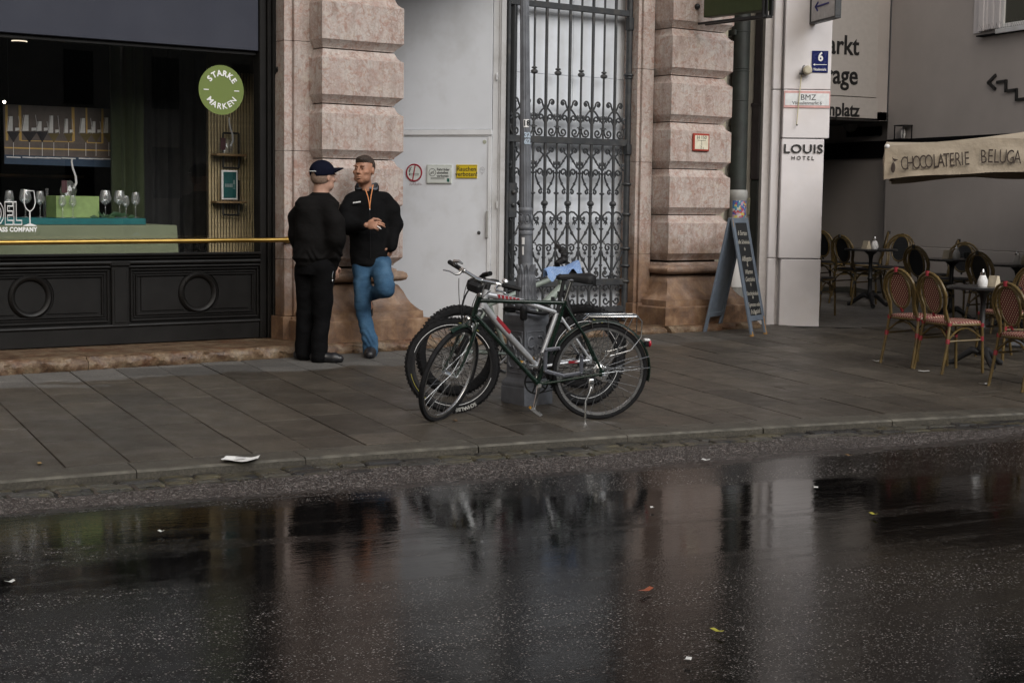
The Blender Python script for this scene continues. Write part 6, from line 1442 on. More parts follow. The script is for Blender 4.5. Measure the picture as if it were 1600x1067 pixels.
def fabric(name, col, sc=900, var=.15, fold=16):
    g = NG(name); v = g.obj(); c = g.ramp(g.noise(v, 7, 4), [(.3, mul(col, 1 - var)), (.7, mul(col, 1 + var))]); h = g.math('ADD', g.noise(g.vmul(v, (1, 1, 1.5)), fold * .8, 2, .5), g.math('MULTIPLY', g.noise(v, sc, 1), .03))
    return g.fin(c, .85, 0, g.bump(h, .5, .02), .08)
M_BJACK = fabric('black_softshell', (.0055, .0055, .006)); M_BBOMB = fabric('black_bomber_nylon', (.007, .0065, .0065)); M_BTROU = fabric('black_trousers', (.004, .004, .0045))
def mat_jeans():
    g = NG('blue_denim'); v = g.obj(); z = g.n('ShaderNodeSeparateXYZ', out=2, Vector=v)
    fade = g.ramp(g.noise(g.vmul(v, (1, 1, .5)), 5, 3, .5), [(.3, (.018, .047, .092)), (.5, (.033, .082, .148)), (.68, (.07, .14, .225))])
    wh = g.ramp(g.noise(g.vmul(v, (1, 1, 4)), 9, 3), [(.5, 0.), (.75, .14)]); c = g.mix(wh, fade, (.13, .27, .45)); c = g.mix(1., c, g.ramp(g.noise(v, 330, 2), [(.3, .75), (.7, 1.25)]), 'MULTIPLY')
    return g.fin(c, .85, 0, g.bump(g.noise(g.vmul(v, (1, 1, 2.2)), 13, 2, .5), .35, .02), .2)
M_JEANS = mat_jeans()
M_SHOE = simple('black_leather', (.010, .010, .012), .38, var=.2, sc=16, bump=.1)
M_HAIR = simple('dark_brown_hair', (.030, .018, .012), .7, var=.3, sc=40, bump=.6, bsc=120)
def vloc(fr, D0, px, py, dy=0):
    d = sight(px, py); t = ((fr.o - CAM).dot(fr.y) + dy) / d.dot(fr.y); P = CAM + d * t - fr.o; return np.array([P.dot(fr.x), P.dot(fr.y), P.z])
def yawm(a, tilt=0, roll=0): return np.array(Matrix.Rotation(a, 3, 'Z') @ Matrix.Rotation(tilt, 3, 'X') @ Matrix.Rotation(roll, 3, 'Y'))
def head(sd, c, yaw, sc=1., tilt=0, roll=0, nose=1.):
    """facing -y at yaw 0; c = middle of the head"""
    R = yawm(yaw, tilt, roll)
    def q(x, y, z): return c + R @ (np.array([x, y, z]) * sc)
    e = lambda p, r, k=.015, sub=False: sd.ell(q(*p), np.array(r) * sc, R, k, sub)
    e((0, .018, .028), (.077, .094, .088)); e((0, -.022, -.035), (.062, .072, .078), .03); e((0, -.05, -.088), (.034, .034, .024), .025)
    for s in (-1, 1):
        e((s * .03, -.088, .008), (.018, .013, .011), .01, True); e((s * .031, -.089, .030), (.024, .011, .008), .012); e((s * .048, -.058, -.018), (.022, .022, .018), .02)
        e((s * .078, .012, -.004), (.010, .019, .031), .006); e((s * .045, -.03, -.07), (.02, .04, .025), .025)
        e((s * .030, -.081, .010), (.013, .010, .010), .004)
    sd.cone(q(0, -.092, .022), q(0, -.115 * nose, -.022), .009 * sc, .013 * sc, .010)
    for s in (-1, 1): e((s * .011, -.101, -.026), (.009, .011, .008), .006)
    e((0, -.096, -.055), (.023, .010, .007), .006); e((0, -.094, -.067), (.020, .010, .008), .006); e((0, -.098, -.0605), (.022, .006, .0025), .003, True)
    return q, R
def hand_curl(sd, w, d, up, side, sc=1., curl=(1.0, 1.1, .9), thumb=True, pinch=0):
    """w wrist, d direction of the hand, up its back, side the thumb's side"""
    w = np.array(w); d = d / np.linalg.norm(d); up = up - d * (up @ d); up = up / np.linalg.norm(up); th = np.cross(d, up) * side
    L = .085 * sc; sd.ell(w + d * L * .55, (.046 * sc, .040 * sc, .017 * sc), np.stack([d, th, up], 1), .012)
    for i, (off, ln) in enumerate(((.030, .078), (.010, .085), (-.010, .080), (-.029, .064))):
        base = w + d * (L * (1 - .06 * abs(i - 1))) + th * off * sc + up * .002; a = 0.; p = base; r = .0088 * sc
        for j, seg in enumerate((.45, .32, .23)):
            a += curl[j] * (1 - (.35 * pinch if i < 2 else 0)) * (.85 + .08 * i); q = p + (d * cos(a) - up * sin(a)) * ln * seg * sc; sd.cone(p, q, r, r * .92, .004); p = q; r *= .92
    p = w + d * .018 * sc + th * .028 * sc
    for v_, ln, r0, r1 in ((d * .65 + th * .75 - up * .25, .045, .014, .0115), (d * .85 + th * .15 - up * .55, .034, .0115, .010), (d * .9 - th * .25 - up * .5, .026, .010, .0085)):
        v_ = v_ / np.linalg.norm(v_); q = p + v_ * ln * sc; sd.cone(p, q, r0 * sc, r1 * sc, .005); p = q
    return w + d * L + th * .02 * sc

# ---- the man facing the street, leaning on the pilaster
PM = ong(580, 556); D0 = (PM - CAM).dot(FWD); FR = Frame((PM.x, PM.y, 0), VA); gz0 = PM.z
man = thing('person', 'man in black hooded jacket and blue jeans leaning on the pilaster, holding a cigarette', 'person', FR, (0, 0, gz0)); ORG[man.name] = Vector((0, 0, 0)); man.location = FR.o
def J(px, py, dy=0): return vloc(FR, D0, px, py, dy)
hc = J(568.5, 266.5, .20); nb = J(573, 296, .25); ch = J(574, 330, .25); be = J(575, 372, .22); pv = J(578, 408, .20)
sL, sR = J(546, 308, .20), J(605, 307, .28); eL, wL = J(540.5, 353, .10), J(571, 352, -.06); eR, wR = J(618, 350, .30), J(612, 384, .20)
hL, hR = J(565, 414, .17), J(594, 412, .21); kL, aL = J(567.5, 478, .08), J(579, 541, .02); kR, aR = J(603, 452, -.10), J(571, 462, .27)
LO, HI = (-.55, -.45, -.06), (.5, .65, 1.95); h = .0062
sd = SDF(LO, HI, h); yw = radians(-20)
q_, Rh = head(sd, hc, yw, 1.10, radians(-3)); 
sd.cone(nb + (0, 0, -.04), hc + np.array([.0, .02, -.06]), .062, .056, .02)
YB = radians(14)
sd.loft([(pv[2] - .06, pv[0], pv[1], .14, .10, YB), (be[2], be[0], be[1], .14, .10, YB), (ch[2], ch[0], ch[1], .15, .10, YB), (nb[2] - .06, nb[0], nb[1] + .01, .10, .07, YB), (nb[2] - .01, nb[0], nb[1], .06, .055, YB)], .03)
for a, b_, c_ in ((sL + (.055, 0, -.06), eL, wL), (sR + (-.055, 0, -.06), eR, wR)): sd.chain([a, b_, c_], [.040, .034, .028], .02)
foL = aL + np.array([-.01, -.10, -.05]); 
for a, b_, c_ in ((hL, kL, aL), (hR, kR, aR)): sd.chain([a, b_, c_], [.07, .040, .032], .02)
fR = aR + np.array([.04, .0, -.10])
sd.cone(aL, foL, .035, .03, .02); sd.cone(aR, fR, .035, .03, .02)
tip = hand_curl(sd, wL + np.array([.012, 0, .002]), np.array([.92, -.30, .0]), np.array([-.15, -.9, .45]), -1, 1.08, (.75, .95, .6), pinch=1)
hand_curl(sd, wR + np.array([0, 0, .01]), np.array([-.25, .22, -1.]), np.array([.8, -.5, 0]), 1, 1.0, (.2, .3, .2))
body = skin('body', sd, M_SKIN, man)
# eyes
b = MB()
for s in (-1, 1): b.ell(q_(s * .030, -.0895, .010), (.0075, .004, .0045), 8, 6)
part('eyes', b, simple('eye_dark', (.02, .015, .012), .3, bump=0), man)
# hair: cropped, darker on top
sd = SDF(hc - .2, hc + .2, .0045); sd.ell(q_(0, .022, .034), np.array((.0805, .097, .092)) * 1.10, Rh, .01); sd.ell(q_(0, -.035, .085), np.array((.055, .048, .028)) * 1.1, Rh, .02)
inv = Rh.T
def hl(X, Y, Z):
    x, y, z = [inv[i, 0] * (X - hc[0]) + inv[i, 1] * (Y - hc[1]) + inv[i, 2] * (Z - hc[2]) for i in range(3)]; return np.maximum(-(z - (.062 - .0 * y)) , -1) * 1.0 + np.where(y > -.012, -.2, 0) * 0 + 0 * x if False else np.minimum(.066 - z, np.maximum(-.004 - y + .35 * (z - .03), -.03 - z))
sd.cut(hl); sd.wave(lambda X, Y, Z: .0022 * np.sin(X * 210 + Z * 90) * np.sin(Y * 190 + Z * 140)); skin('hair', sd, M_HAIR, man)
b = MB()
for s in (-1, 1): b.tube([q_(s * .014, -.0985, .032), q_(s * .030, -.1005, .0345), q_(s * .047, -.089, .031)], [.001, .0018, .001], 5)
part('eyebrows', b, M_HAIR, man)
# jacket
def folds(seed, amp, f=1.):
    rs = np.random.RandomState(seed); D_ = [(rs.uniform(-1, 1, 3) * np.array([26, 26, 34]) * f, rs.uniform(0, 6.3)) for _ in range(7)]
    def fn(X, Y, Z):
        t = 0
        for (k, ph) in D_: t = t + np.sin(k[0] * X + k[1] * Y + k[2] * Z + ph + .6 * np.sin(12 * X + 9 * Z + ph))
        return amp * t / 3
    return fn
sd = SDF(LO, HI, h)
sd.loft([(pv[2] - .045, pv[0] - .005, pv[1], .158, .125, YB), (pv[2] - .02, pv[0] - .005, pv[1], .17, .135, YB), (be[2], be[0], be[1], .175, .138, YB), (ch[2] - .05, ch[0], ch[1], .185, .138, YB), (ch[2] + .06, ch[0], ch[1] + .0, .185, .13, YB), (sL[2] + .005, (sL[0] + sR[0]) / 2, ch[1] + .01, .175, .10, YB), (sL[2] + .04, (sL[0] + sR[0]) / 2, ch[1] + .01, .13, .09, YB), (nb[2] - .012, nb[0], nb[1] + .01, .090, .082, YB), (nb[2] + .02, nb[0], nb[1] + .01, .075, .075, YB)], .035)
sd.chain([sL + (.03, 0, -.025), sL * .5 + eL * .5, eL, wL - (wL - eL) * .12], [.068, .066, .062, .050], .06); sd.chain([sR + (-.03, 0, -.025), sR * .5 + eR * .5, eR, wR], [.068, .066, .060, .050], .06)
sd.cone(wL - (wL - eL) * .15, wL - (wL - eL) * .06, .047, .044, .01); sd.cone(wR, wR + (0, -.01, -.012), .048, .046, .01)
sd.wave(folds(3, .0048)); 
def neck_open(X, Y, Z): return .068 - np.sqrt((X - nb[0]) ** 2 + (Y - nb[1]) ** 2) - np.maximum(0, nb[2] + .0 - Z) * 1.2
sd.cut(neck_open); jk = skin('jacket', sd, M_BJACK, man)
# hood collar with grey lining
def hoodring(R0, R1, z0, z1, lean, mat, nm):
    b = MB(); rows = []
    for i in range(31):
        a = -pi / 2 + .30 + (2 * pi - .60) * i / 30; dirx, diry = cos(a), sin(a); back = (1 + sin(a)) / 2
        rows.append([tuple(nb + np.array([dirx * (R0 + (R1 - R0) * t) * 1.12, diry * (R0 + (R1 - R0) * t) + .02, -.055 + z0 + (z1 - z0) * t + .045 * back * t + .012 * sin(a * 3)])) for t in (0, .35, .7, 1.)])
    b.slab(rows, (0, 0, .012)); part(nm, b, mat, man, smooth=70)
hoodring(.090, .098, -.03, .042, 0, M_BJACK, 'hood'); hoodring(.077, .090, -.01, .058, 0, fabric('grey_lining', (.15, .165, .19)), 'hood_lining')
# zip, strings, logo
def front(px, py, dy): return J(px, py, dy)
b = MB(); zp = [front(577, 318, .075), front(578, 340, .075), front(578.5, 365, .068), front(579, 390, .060), front(579, 403, .062)]; b.tube(zp, .0035, 5); part('zip', b, M_BPLAS, man)
b = MB(); b.tube([front(571, 296, .12), front(575, 308, .085), front(577, 318, .07), front(577.6, 326, .068)], .0045, 6); b.tube([front(583, 289, .135), front(580, 305, .09), front(578, 320, .068), front(577.8, 327, .066)], .0045, 6); part('drawstrings', b, simple('orange_cord', (.62, .24, .09), .7, bump=0), man)
b = MB(); q = front(577.6, 328, .066); b.ell(q, (.005, .005, .011), 8, 6); part('zip_pull', b, M_CHROME, man)
b = MB(); q = front(557.5, 317, .078)
for i in range(6): b.box((q[0] - .033 + i * .0115, q[1] - .006, q[2] - .0055 + i * .0018), (q[0] - .024 + i * .0115, q[1] + .012, q[2] + .0055 + i * .0018))
part('chest_logo', b, M_WHITE, man, smooth=0)
# jeans
sd = SDF((LO[0], LO[1], -.02), (HI[0], HI[1], 1.1), h)
sd.loft([(pv[2] - .10, pv[0] + .005, pv[1], .145, .115, YB), (pv[2] + .02, pv[0], pv[1], .15, .118, YB)], .03)
sd.chain([hL, kL + (0, 0, .06), kL, kL - (0, 0, .08), aL + (0, 0, .05), aL - (0, 0, .038)], [.092, .072, .070, .064, .064, .073], .02); sd.chain([hR, kR + (hR - kR) * .12, kR], [.10, .082, .072], .03); sd.chain([kR, kR + (aR - kR) * .2, aR], [.070, .066, .058], .03)
sd.wave(folds(11, .005, 1.25)); sd.wave(lambda X, Y, Z: .004 * np.sin(90 * Z + 14 * X + 8 * np.sin(20 * X)) * np.exp(-((Z - aL[2] - .08) / .09) ** 2) + .004 * np.sin(70 * Z - 30 * X) * np.exp(-((Z - kR[2] - .06) / .06) ** 2))
skin('jeans', sd, M_JEANS, man)
sd = SDF((LO[0], LO[1], -.06), (HI[0], HI[1], .85), h)
z0 = gz0
def shoe(sd, heel, toe, w=.045, hgt=.085, k=1.):
    heel, toe = np.array(heel), np.array(toe); d = toe - heel
    sd.chain([heel + (0, 0, .045), heel + d * .35 + (0, 0, .042), heel + d * .7 + (0, 0, .036), toe + (0, 0, .030) - d * .12], [.040 * k, .043 * k, .046 * k, .037 * k], .015); sd.cone(heel + d * .1 + (0, 0, .05), heel + d * .18 + (0, 0, hgt + .03), .042, .043, .02); return sd
shoe(sd, aL * (1, 1, 0) + (.0, .045, gz0), aL * (1, 1, 0) + (.012, -.225, gz0 - .004), k=1.12); sd.cut(lambda X, Y, Z: np.where(Z < .4, gz0 - .004 - Z, -1.))
dR = np.array([.05, -.03, -.22]); sd.chain([aR + (0, .02, -.02), aR + (.02, .03, -.09), aR + (.03, .03, -.17)], [.046, .044, .036], .02)
skin('shoes', sd, M_SHOE, man)
cg = np.array(wL) + np.array([.125, -.06, -.012]); b = MB(); b.tube([cg + (-.015, 0, .005), cg + (.012, -.012, -.012), cg + (.020, -.016, -.018)], .0045, 8); ci = solo('cigarette', 'short white cigarette held in the leaning man\'s fingers', 'cigarette', b, M_WHITE, FR, (0, 0, 0)); 

# ---- the man in the cap, seen from behind
PM2 = ong(492, 564); D2 = (PM2 - CAM).dot(FWD); FR2 = Frame((PM2.x, PM2.y, 0), VA); g2 = PM2.z
mc = thing('person', 'man in navy cap and black bomber jacket seen from behind, facing the leaning man', 'person', FR2, (0, 0, g2)); ORG[mc.name] = Vector((0, 0, 0)); mc.location = FR2.o
def K(px, py, dy=0): return vloc(FR2, D2, px, py, dy)
hc = K(505.5, 277, .03); nb = K(501, 302, .02); ch = K(495, 337, .0); be = K(496, 376, .0); pv = K(492, 412, .0)
sL, sR = K(467, 316, .12), K(522, 322, -.10); eL, wL = K(464, 366, .12), K(473, 408, .20); eR, wR = K(526, 374, -.12), K(521, 414, -.02)
hL, hR = K(479, 420, .04), K(505, 418, -.04); kL, aL = K(478, 490, .05), K(474, 548, .06); kR, aR = K(503, 490, -.02), K(499, 553, -.05)
LO2, HI2 = (-.45, -.5, -.06), (.5, .5, 1.95)
yw = radians(138); YB = radians(30)
sd = SDF(LO2, HI2, h); q_, Rh = head(sd, hc, yw, 1.06, radians(4)); sd.cone(nb + (0, 0, -.05), hc + np.array([-.015, -.01, -.055]), .07, .064, .025)
sd.loft([(pv[2] - .06, pv[0], pv[1], .14, .11, YB), (be[2], be[0], be[1], .15, .12, YB), (ch[2], ch[0], ch[1], .16, .11, YB), (nb[2] - .06, nb[0], nb[1], .10, .08, YB), (nb[2] - .01, nb[0], nb[1], .065, .06, YB)], .03)
for a, b_, c_ in ((sL + (.06, -.02, -.07), eL, wL), (sR + (-.06, .02, -.07), eR, wR)): sd.chain([a, b_, c_], [.038, .034, .028], .02)
for a, b_, c_ in ((hL, kL, aL), (hR, kR, aR)): sd.chain([a, b_, c_, np.array(c_) + (.10, .03, -.05)], [.075, .045, .034, .03], .02)
hand_curl(sd, wR + np.array([.0, .01, -.01]), np.array([.12, .25, -1.]), np.array([.6, -.8, 0]), -1, 1.0, (.45, .5, .3)); hand_curl(sd, wL, np.array([.2, .2, -1.]), np.array([-.8, .2, 0]), 1, 1.0, (.3, .3, .2))
skin('body', sd, M_SKIN2, mc)
sd = SDF(hc - .2, hc + .2, .0045); sd.ell(q_(0, .026, .0), np.array((.0775, .091, .082)) * 1.06, Rh, .01); inv = Rh.T; hcc = hc.copy()
def hl2(X, Y, Z):
    x, y, z = [inv[i, 0] * (X - hcc[0]) + inv[i, 1] * (Y - hcc[1]) + inv[i, 2] * (Z - hcc[2]) for i in range(3)]; return np.maximum(np.maximum(.005 - y, -.062 - z), z - .03)
sd.cut(hl2); skin('hair', sd, simple('grey_stubble', (.20, .135, .10), .8, var=.3, sc=60), mc)
# cap
M_NAVY = fabric('navy_cap_cloth', (.0045, .0055, .014), fold=10)
sd = SDF(hc - .26, hc + .26, .005); sd.ell(q_(0, .018, .040), np.array((.092, .112, .098)) * 1.06, Rh, .01)
def capcut(X, Y, Z):
    x, y, z = [inv[i, 0] * (X - hcc[0]) + inv[i, 1] * (Y - hcc[1]) + inv[i, 2] * (Z - hcc[2]) for i in range(3)]
    arch = .034 - np.sqrt(x * x + (z - .004) ** 2); return np.maximum(.022 - .17 * (y + .02) - z, np.where(y > .05, arch, -1))
sd.cut(capcut); cap = skin('cap', sd, M_NAVY, mc)
b = MB(); rows = []
for i in range(15):
    a = -1.15 + 2.3 * i / 14; r0, r1 = .088, .088 + .082 * cos(a * .72) ** .7
    rows.append([q_(sin(a) * (r0 + (r1 - r0) * t) * 1.0, -cos(a) * (r0 + (r1 - r0) * t) * 1.05 + .018 - .004, .038 + .055 * t - .022 * (sin(a) ** 2) * t) for t in (0, .35, .7, 1)])
b.slab(rows, (0, 0, -.006)); part('peak', b, M_NAVY, mc, smooth=60)
b = MB(); 
for i in range(9): a = pi / 2 - .42 + .84 * i / 8; p_ = q_(.093 * cos(a), .018 + .113 * sin(a), .036); b.ell(p_, (.007, .004, .0035), 6, 5)
part('cap_print', b, M_WHITE, mc)
# bomber jacket
sd = SDF(LO2, HI2, h)
sd.loft([(pv[2] - .02, pv[0] - .005, pv[1], .155, .13, YB), (pv[2] + .02, pv[0] - .005, pv[1], .165, .14, YB), (pv[2] + .05, pv[0] - .005, pv[1], .195, .165, YB), (be[2], be[0] - .01, be[1], .19, .16, YB), (ch[2] - .03, ch[0], ch[1], .19, .15, YB), (ch[2] + .06, ch[0] + .0, ch[1], .19, .135, YB), (sL[2] + .0, (sL[0] + sR[0]) / 2 + .01, ch[1] + .01, .195, .12, YB), (sL[2] + .045, (sL[0] + sR[0]) / 2 + .01, ch[1] + .01, .15, .10, YB), (nb[2] - .025, nb[0], nb[1], .105, .09, YB), (nb[2] - .005, nb[0], nb[1], .080, .077, YB)], .03)
sd.chain([sL + (.045, -.02, -.035), sL * .5 + eL * .5, eL, wL], [.068, .068, .066, .052], .07); sd.chain([sR + (-.045, .02, -.035), sR * .5 + eR * .5, eR, wR], [.068, .068, .066, .052], .07)
sd.cone(wR, wR + (0, .005, -.02), .046, .044, .008)
sd.wave(folds(5, .0058)); sd.wave(lambda X, Y, Z: .006 * np.sin(60 * Z + 20 * X + 5 * np.sin(25 * X)) * np.exp(-((Z - pv[2] - .07) / .05) ** 2))
sd.cut(lambda X, Y, Z: .066 - np.sqrt((X - nb[0]) ** 2 + (Y - nb[1]) ** 2) - np.maximum(0, nb[2] - .01 - Z) * 1.5)
skin('jacket', sd, M_BBOMB, mc)
b = MB(); b.lathe([(.080, -.03), (.080, -.005), (.076, .012), (.071, .012), (.071, -.03)], 24, tuple(nb + (0, 0, -.006))); part('rib_collar', b, M_BBOMB, mc)
sd = SDF((LO2[0], LO2[1], -.03), (HI2[0], HI2[1], 1.1), h)
sd.loft([(pv[2] - .09, pv[0], pv[1], .15, .125, YB), (pv[2] + .05, pv[0], pv[1], .155, .13, YB)], .03)
sd.chain([hL, kL, aL + (0, 0, .05), aL - (0, 0, .02)], [.108, .080, .070, .073], .02); sd.chain([hR, kR, aR + (0, 0, .05), aR - (0, 0, .022)], [.110, .080, .070, .074], .02)
sd.wave(folds(17, .0055)); skin('trousers', sd, M_BTROU, mc)
sd = SDF((LO2[0], LO2[1], -.06), (HI2[0], HI2[1], .35), .0055)
shoe(sd, aL * (1, 1, 0) + (-.05, .0, g2 + .004), aL * (1, 1, 0) + (.17, .08, g2 + .004)); shoe(sd, aR * (1, 1, 0) + (-.045, -.0, g2), aR * (1, 1, 0) + (.205, -.02, g2 - .002)); sd.cut(lambda X, Y, Z: g2 - .004 - Z)
skin('shoes', sd, M_SHOE, mc)
b = MB(); q = K(519.5, 430, -.11); b.tube([K(521, 424, -.10), q, q - np.array([0, 0, .04])], .003, 5); b.ell(q - np.array([0, 0, .05]), (.006, .005, .012), 8, 6); part('key_lanyard', b, M_CHROME, mc)
# ------------------------------------------------------------------ cafe terrace: rattan chairs, tables, parasol
def mat_rattan():
    g = NG('lacquered_cane'); v = g.obj(); c = g.ramp(g.noise(v, 10, 4), [(.3, (.062, .040, .012)), (.5, (.11, .073, .023)), (.7, (.15, .105, .037))]); 
    return g.fin(c, .35, 0, g.bump(g.noise(v, 40, 3), .12, .003), .5)
M_CANE = mat_rattan(); M_WRAPR = simple('red_binding', (.24, .018, .028), .45, var=.2, bump=.2, bsc=150); M_WRAPB = simple('black_binding', (.014, .014, .014), .5)
def mat_weave(name, c1, c2, sc=66):
    """diamond basket weave: pale dots on a coloured ground, with the strands' relief"""
    g = NG(name); v = g.obj(); sp = g.n('ShaderNodeSeparateXYZ', Vector=v); x, y, z = (sp.node.outputs[i] for i in range(3))
    u = g.math('MULTIPLY', g.math('ADD', x, 0.), sc); w_ = g.math('MULTIPLY', g.math('ADD', y, z), sc); u = g.math('MULTIPLY', g.math('ADD', y, g.math('MULTIPLY', x, .001)), sc); w_ = g.math('MULTIPLY', g.math('ADD', x, z), sc)
    su = g.math('SINE', g.math('MULTIPLY', u, 2 * pi * .5)); sw_ = g.math('SINE', g.math('MULTIPLY', w_, 2 * pi * .5)); p = g.math('MULTIPLY', su, sw_)
    c = g.mix(g.ramp(p, [(.34, 0.), (.44, 1.)]), c1, c2); return g.fin(c, .5, 0, g.bump(g.math('ABSOLUTE', p), .6, .004), .4)
M_WRED = mat_weave('red_cream_weave', (.15, .020, .022), (.50, .41, .29)); M_WBLK = mat_weave('black_blue_weave', (.007, .0075, .009), (.013, .015, .020))
def make_chair(label, weave, wrap, group):
    """x forward, origin between the feet"""
    t = thing('bistro_chair', label, 'chair', WORLD, (0, 0, 0), rz=0, group=group)
    sw2, zs = .205, .45
    def back(s): return [(-.215, s * .20, .0), (-.19, s * .195, .22), (-.165, s * .185, .44), (-.175, s * .165, .52)]
    # outer loop: both rear legs and the balloon back in one bend
    L = [(-.245, .205, .0), (-.20, .20, .22), (-.17, .19, .42), (-.175, .165, .50)]
    loop = []
    for i in range(17):
        a = radians(-48) + radians(276) * i / 16; loop.append((-.185 - .09 * ((.69 + .20 * sin(a)) - .5) / .4, .205 * cos(a) * (1 if sin(a) > -.2 else .95), .685 + .205 * sin(a)))
    pts = L + loop[0:0] + [p for p in loop if p[2] > .55 or True][1:-1] + [(x, -y, z) for x, y, z in reversed(L)]
    b = MB(); b.tube(pts, .0135, 8); part('outer_hoop', b, M_CANE, t, smooth=60)
    pts2 = [(-.183, .150, .47)] + [(x + .004, y * .86, .682 + (z - .685) * .87) for x, y, z in loop[1:-1]] + [(-.183, -.150, .47)]
    b = MB(); b.tube(pts2, .011, 8); part('inner_hoop', b, M_CANE, t, smooth=60)
    ov = [(.122 * cos(a), .168 * sin(a)) for a in [2 * pi * i / 28 for i in range(28)]]
    def bk(y, z): return (-.187 - .09 * ((.69 + z) - .5) / .4, y, .70 + z)
    b = MB(); b.tube([bk(*p) for p in ov], .012, 8, closed=True); part('oval_frame', b, M_CANE, t, smooth=60)
    b = MB(); n = len(ov); vs = [bk(y, z) for y, z in ov] + [(q[0] + .006, q[1], q[2]) for q in [bk(y, z) for y, z in ov]]; b.add(vs, [tuple(range(n)), tuple(reversed(range(n, 2 * n)))]); part('back_weave', b, weave, t, smooth=0)
    bi = [[(-.285, 0, .905), (-.284, 0, .862), .020], [(-.205, 0, .535), (-.19, 0, .50), .012]]
    for s in (-1, 1): bi += [[(-.192, s * .198, .27), (-.184, s * .196, .31), .0185], [(-.168, s * .19, .425), (-.168, s * .186, .455), .019], [(.185, s * .185, .29), (.185, s * .185, .33), .0185], [(.187, s * .18, .415), (.187, s * .18, .445), .0185]]
    for q0, q1, r_ in bi: b = MB(); b.tube([q0, q1], r_, 7); part('binding', b, wrap, t, smooth=60)
    # seat
    def so(k, i): a = 2 * pi * i / 32; ex = abs(cos(a)) ** .55 * (1 if cos(a) > 0 else -1); ey = abs(sin(a)) ** .55 * (1 if sin(a) > 0 else -1); return (ex * .21 * k + .005, ey * (.205 + .012 * ex) * k)
    b = MB(); rows = [[(*so(k, i), z) for i in range(33)] for k, z in ((.02, .462), (.5, .464), (.92, .467), (.99, .462), (1.0, .450), (.985, .438))]; b.grid(rows); part('seat', b, weave, t, smooth=70)
    b = MB(); b.tube([(*so(.965, i), .436) for i in range(32)], .0125, 8, closed=True); part('seat_rim', b, M_CANE, t, smooth=60)
    for s in (-1, 1):
        b = MB(); b.tube([(.205, s * .19, 0), (.195, s * .188, .22), (.185, s * .182, .44)], .0135, 8); part('front_leg', b, M_CANE, t, smooth=60)
        b = MB(); b.tube([(-.185, s * .193, .30), (-.10, s * .185, .375), (-.03, s * .18, .405), (.03, s * .18, .405), (.10, s * .182, .37), (.185, s * .185, .31)], .0085, 6); part('side_brace', b, M_CANE, t, smooth=60)
        b = MB(); b.tube([(-.19, s * .193, .29), (.187, s * .185, .30)], .009, 6); part('side_stretcher', b, M_CANE, t, smooth=60)
    b = MB(); b.tube([(.185, -.185, .31), (.185, -.08, .39), (.185, 0, .408), (.185, .08, .39), (.185, .185, .31)], .0085, 6); part('front_brace', b, M_CANE, t, smooth=60)
    b = MB(); b.tube([(-.187, -.193, .31), (-.172, -.08, .39), (-.17, 0, .408), (-.172, .08, .39), (-.187, .193, .31)], .0085, 6); part('rear_brace', b, M_CANE, t, smooth=60)
    return t
def set_chair(t, x, y, deg): t.location = (x, y, gz(x, y)); t.rotation_euler = (0, 0, radians(deg))
GRED = 'red and cream bistro chairs on the pavement'; GBLK = 'black woven bistro chairs along the wall'
red0 = make_chair('leftmost red and cream woven cane chair, nearest the white pier', M_WRED, M_WRAPR, GRED); set_chair(red0, 9.79, 2.24, 2)
def another(src, x, y, deg, label):
    c = copy_tree(src); c['label'] = label; set_chair(c, x, y, deg); return c
another(red0, 9.80, 1.80, -6, 'red and cream cane chair standing between its left twin and the front table')
another(red0, 9.72, .79, -4, 'red and cream cane chair cut off by the right edge of the picture')
another(red0, 11.02, 2.35, 176, 'red and cream cane chair on the far side of the front table')
blk0 = make_chair('black woven cane chair seen from behind at the left wall table', M_WBLK, M_WRAPB, GBLK)
def at_px(px, py, off=(0, 0)): p = ong(px, py); return p.x + off[0], p.y + off[1]
T1, T2, T3 = ong(1358, 479), ong(1484, 502), ong(1586, 514)
def dp(px, dep): q = CAM + sight(px, 480) * dep; return q.x, q.y
set_chair(blk0, *dp(1334, 20.1), 4)
another(blk0, *dp(1390, 20.6), 200, 'black woven cane chair facing the street at the left wall table')
another(blk0, *dp(1352, 21.2), 141, 'black woven cane chair seen edge-on behind the left wall table')
another(blk0, *dp(1298, 21.3), 12, 'black woven cane chair deepest in the dark passage')
another(blk0, *dp(1452, 18.1), 2, 'black woven cane chair seen from behind at the middle wall table')
another(blk0, *dp(1491, 18.9), 206, 'black woven cane chair facing the street behind the middle wall table')
another(blk0, *dp(1458, 19.5), 141, 'black woven cane chair edge-on between the left and middle wall tables')
another(blk0, *dp(1552, 17.2), 2, 'black woven cane chair seen from behind at the right wall table')
another(blk0, *dp(1572, 18.5), 141, 'black woven cane chair edge-on between the middle and right wall tables')
another(blk0, *dp(1608, 17.9), 206, 'black woven cane chair facing the street at the right picture edge')
another(blk0, *dp(1270, 18.4), 24, 'black woven cane chair half hidden behind the white pier')
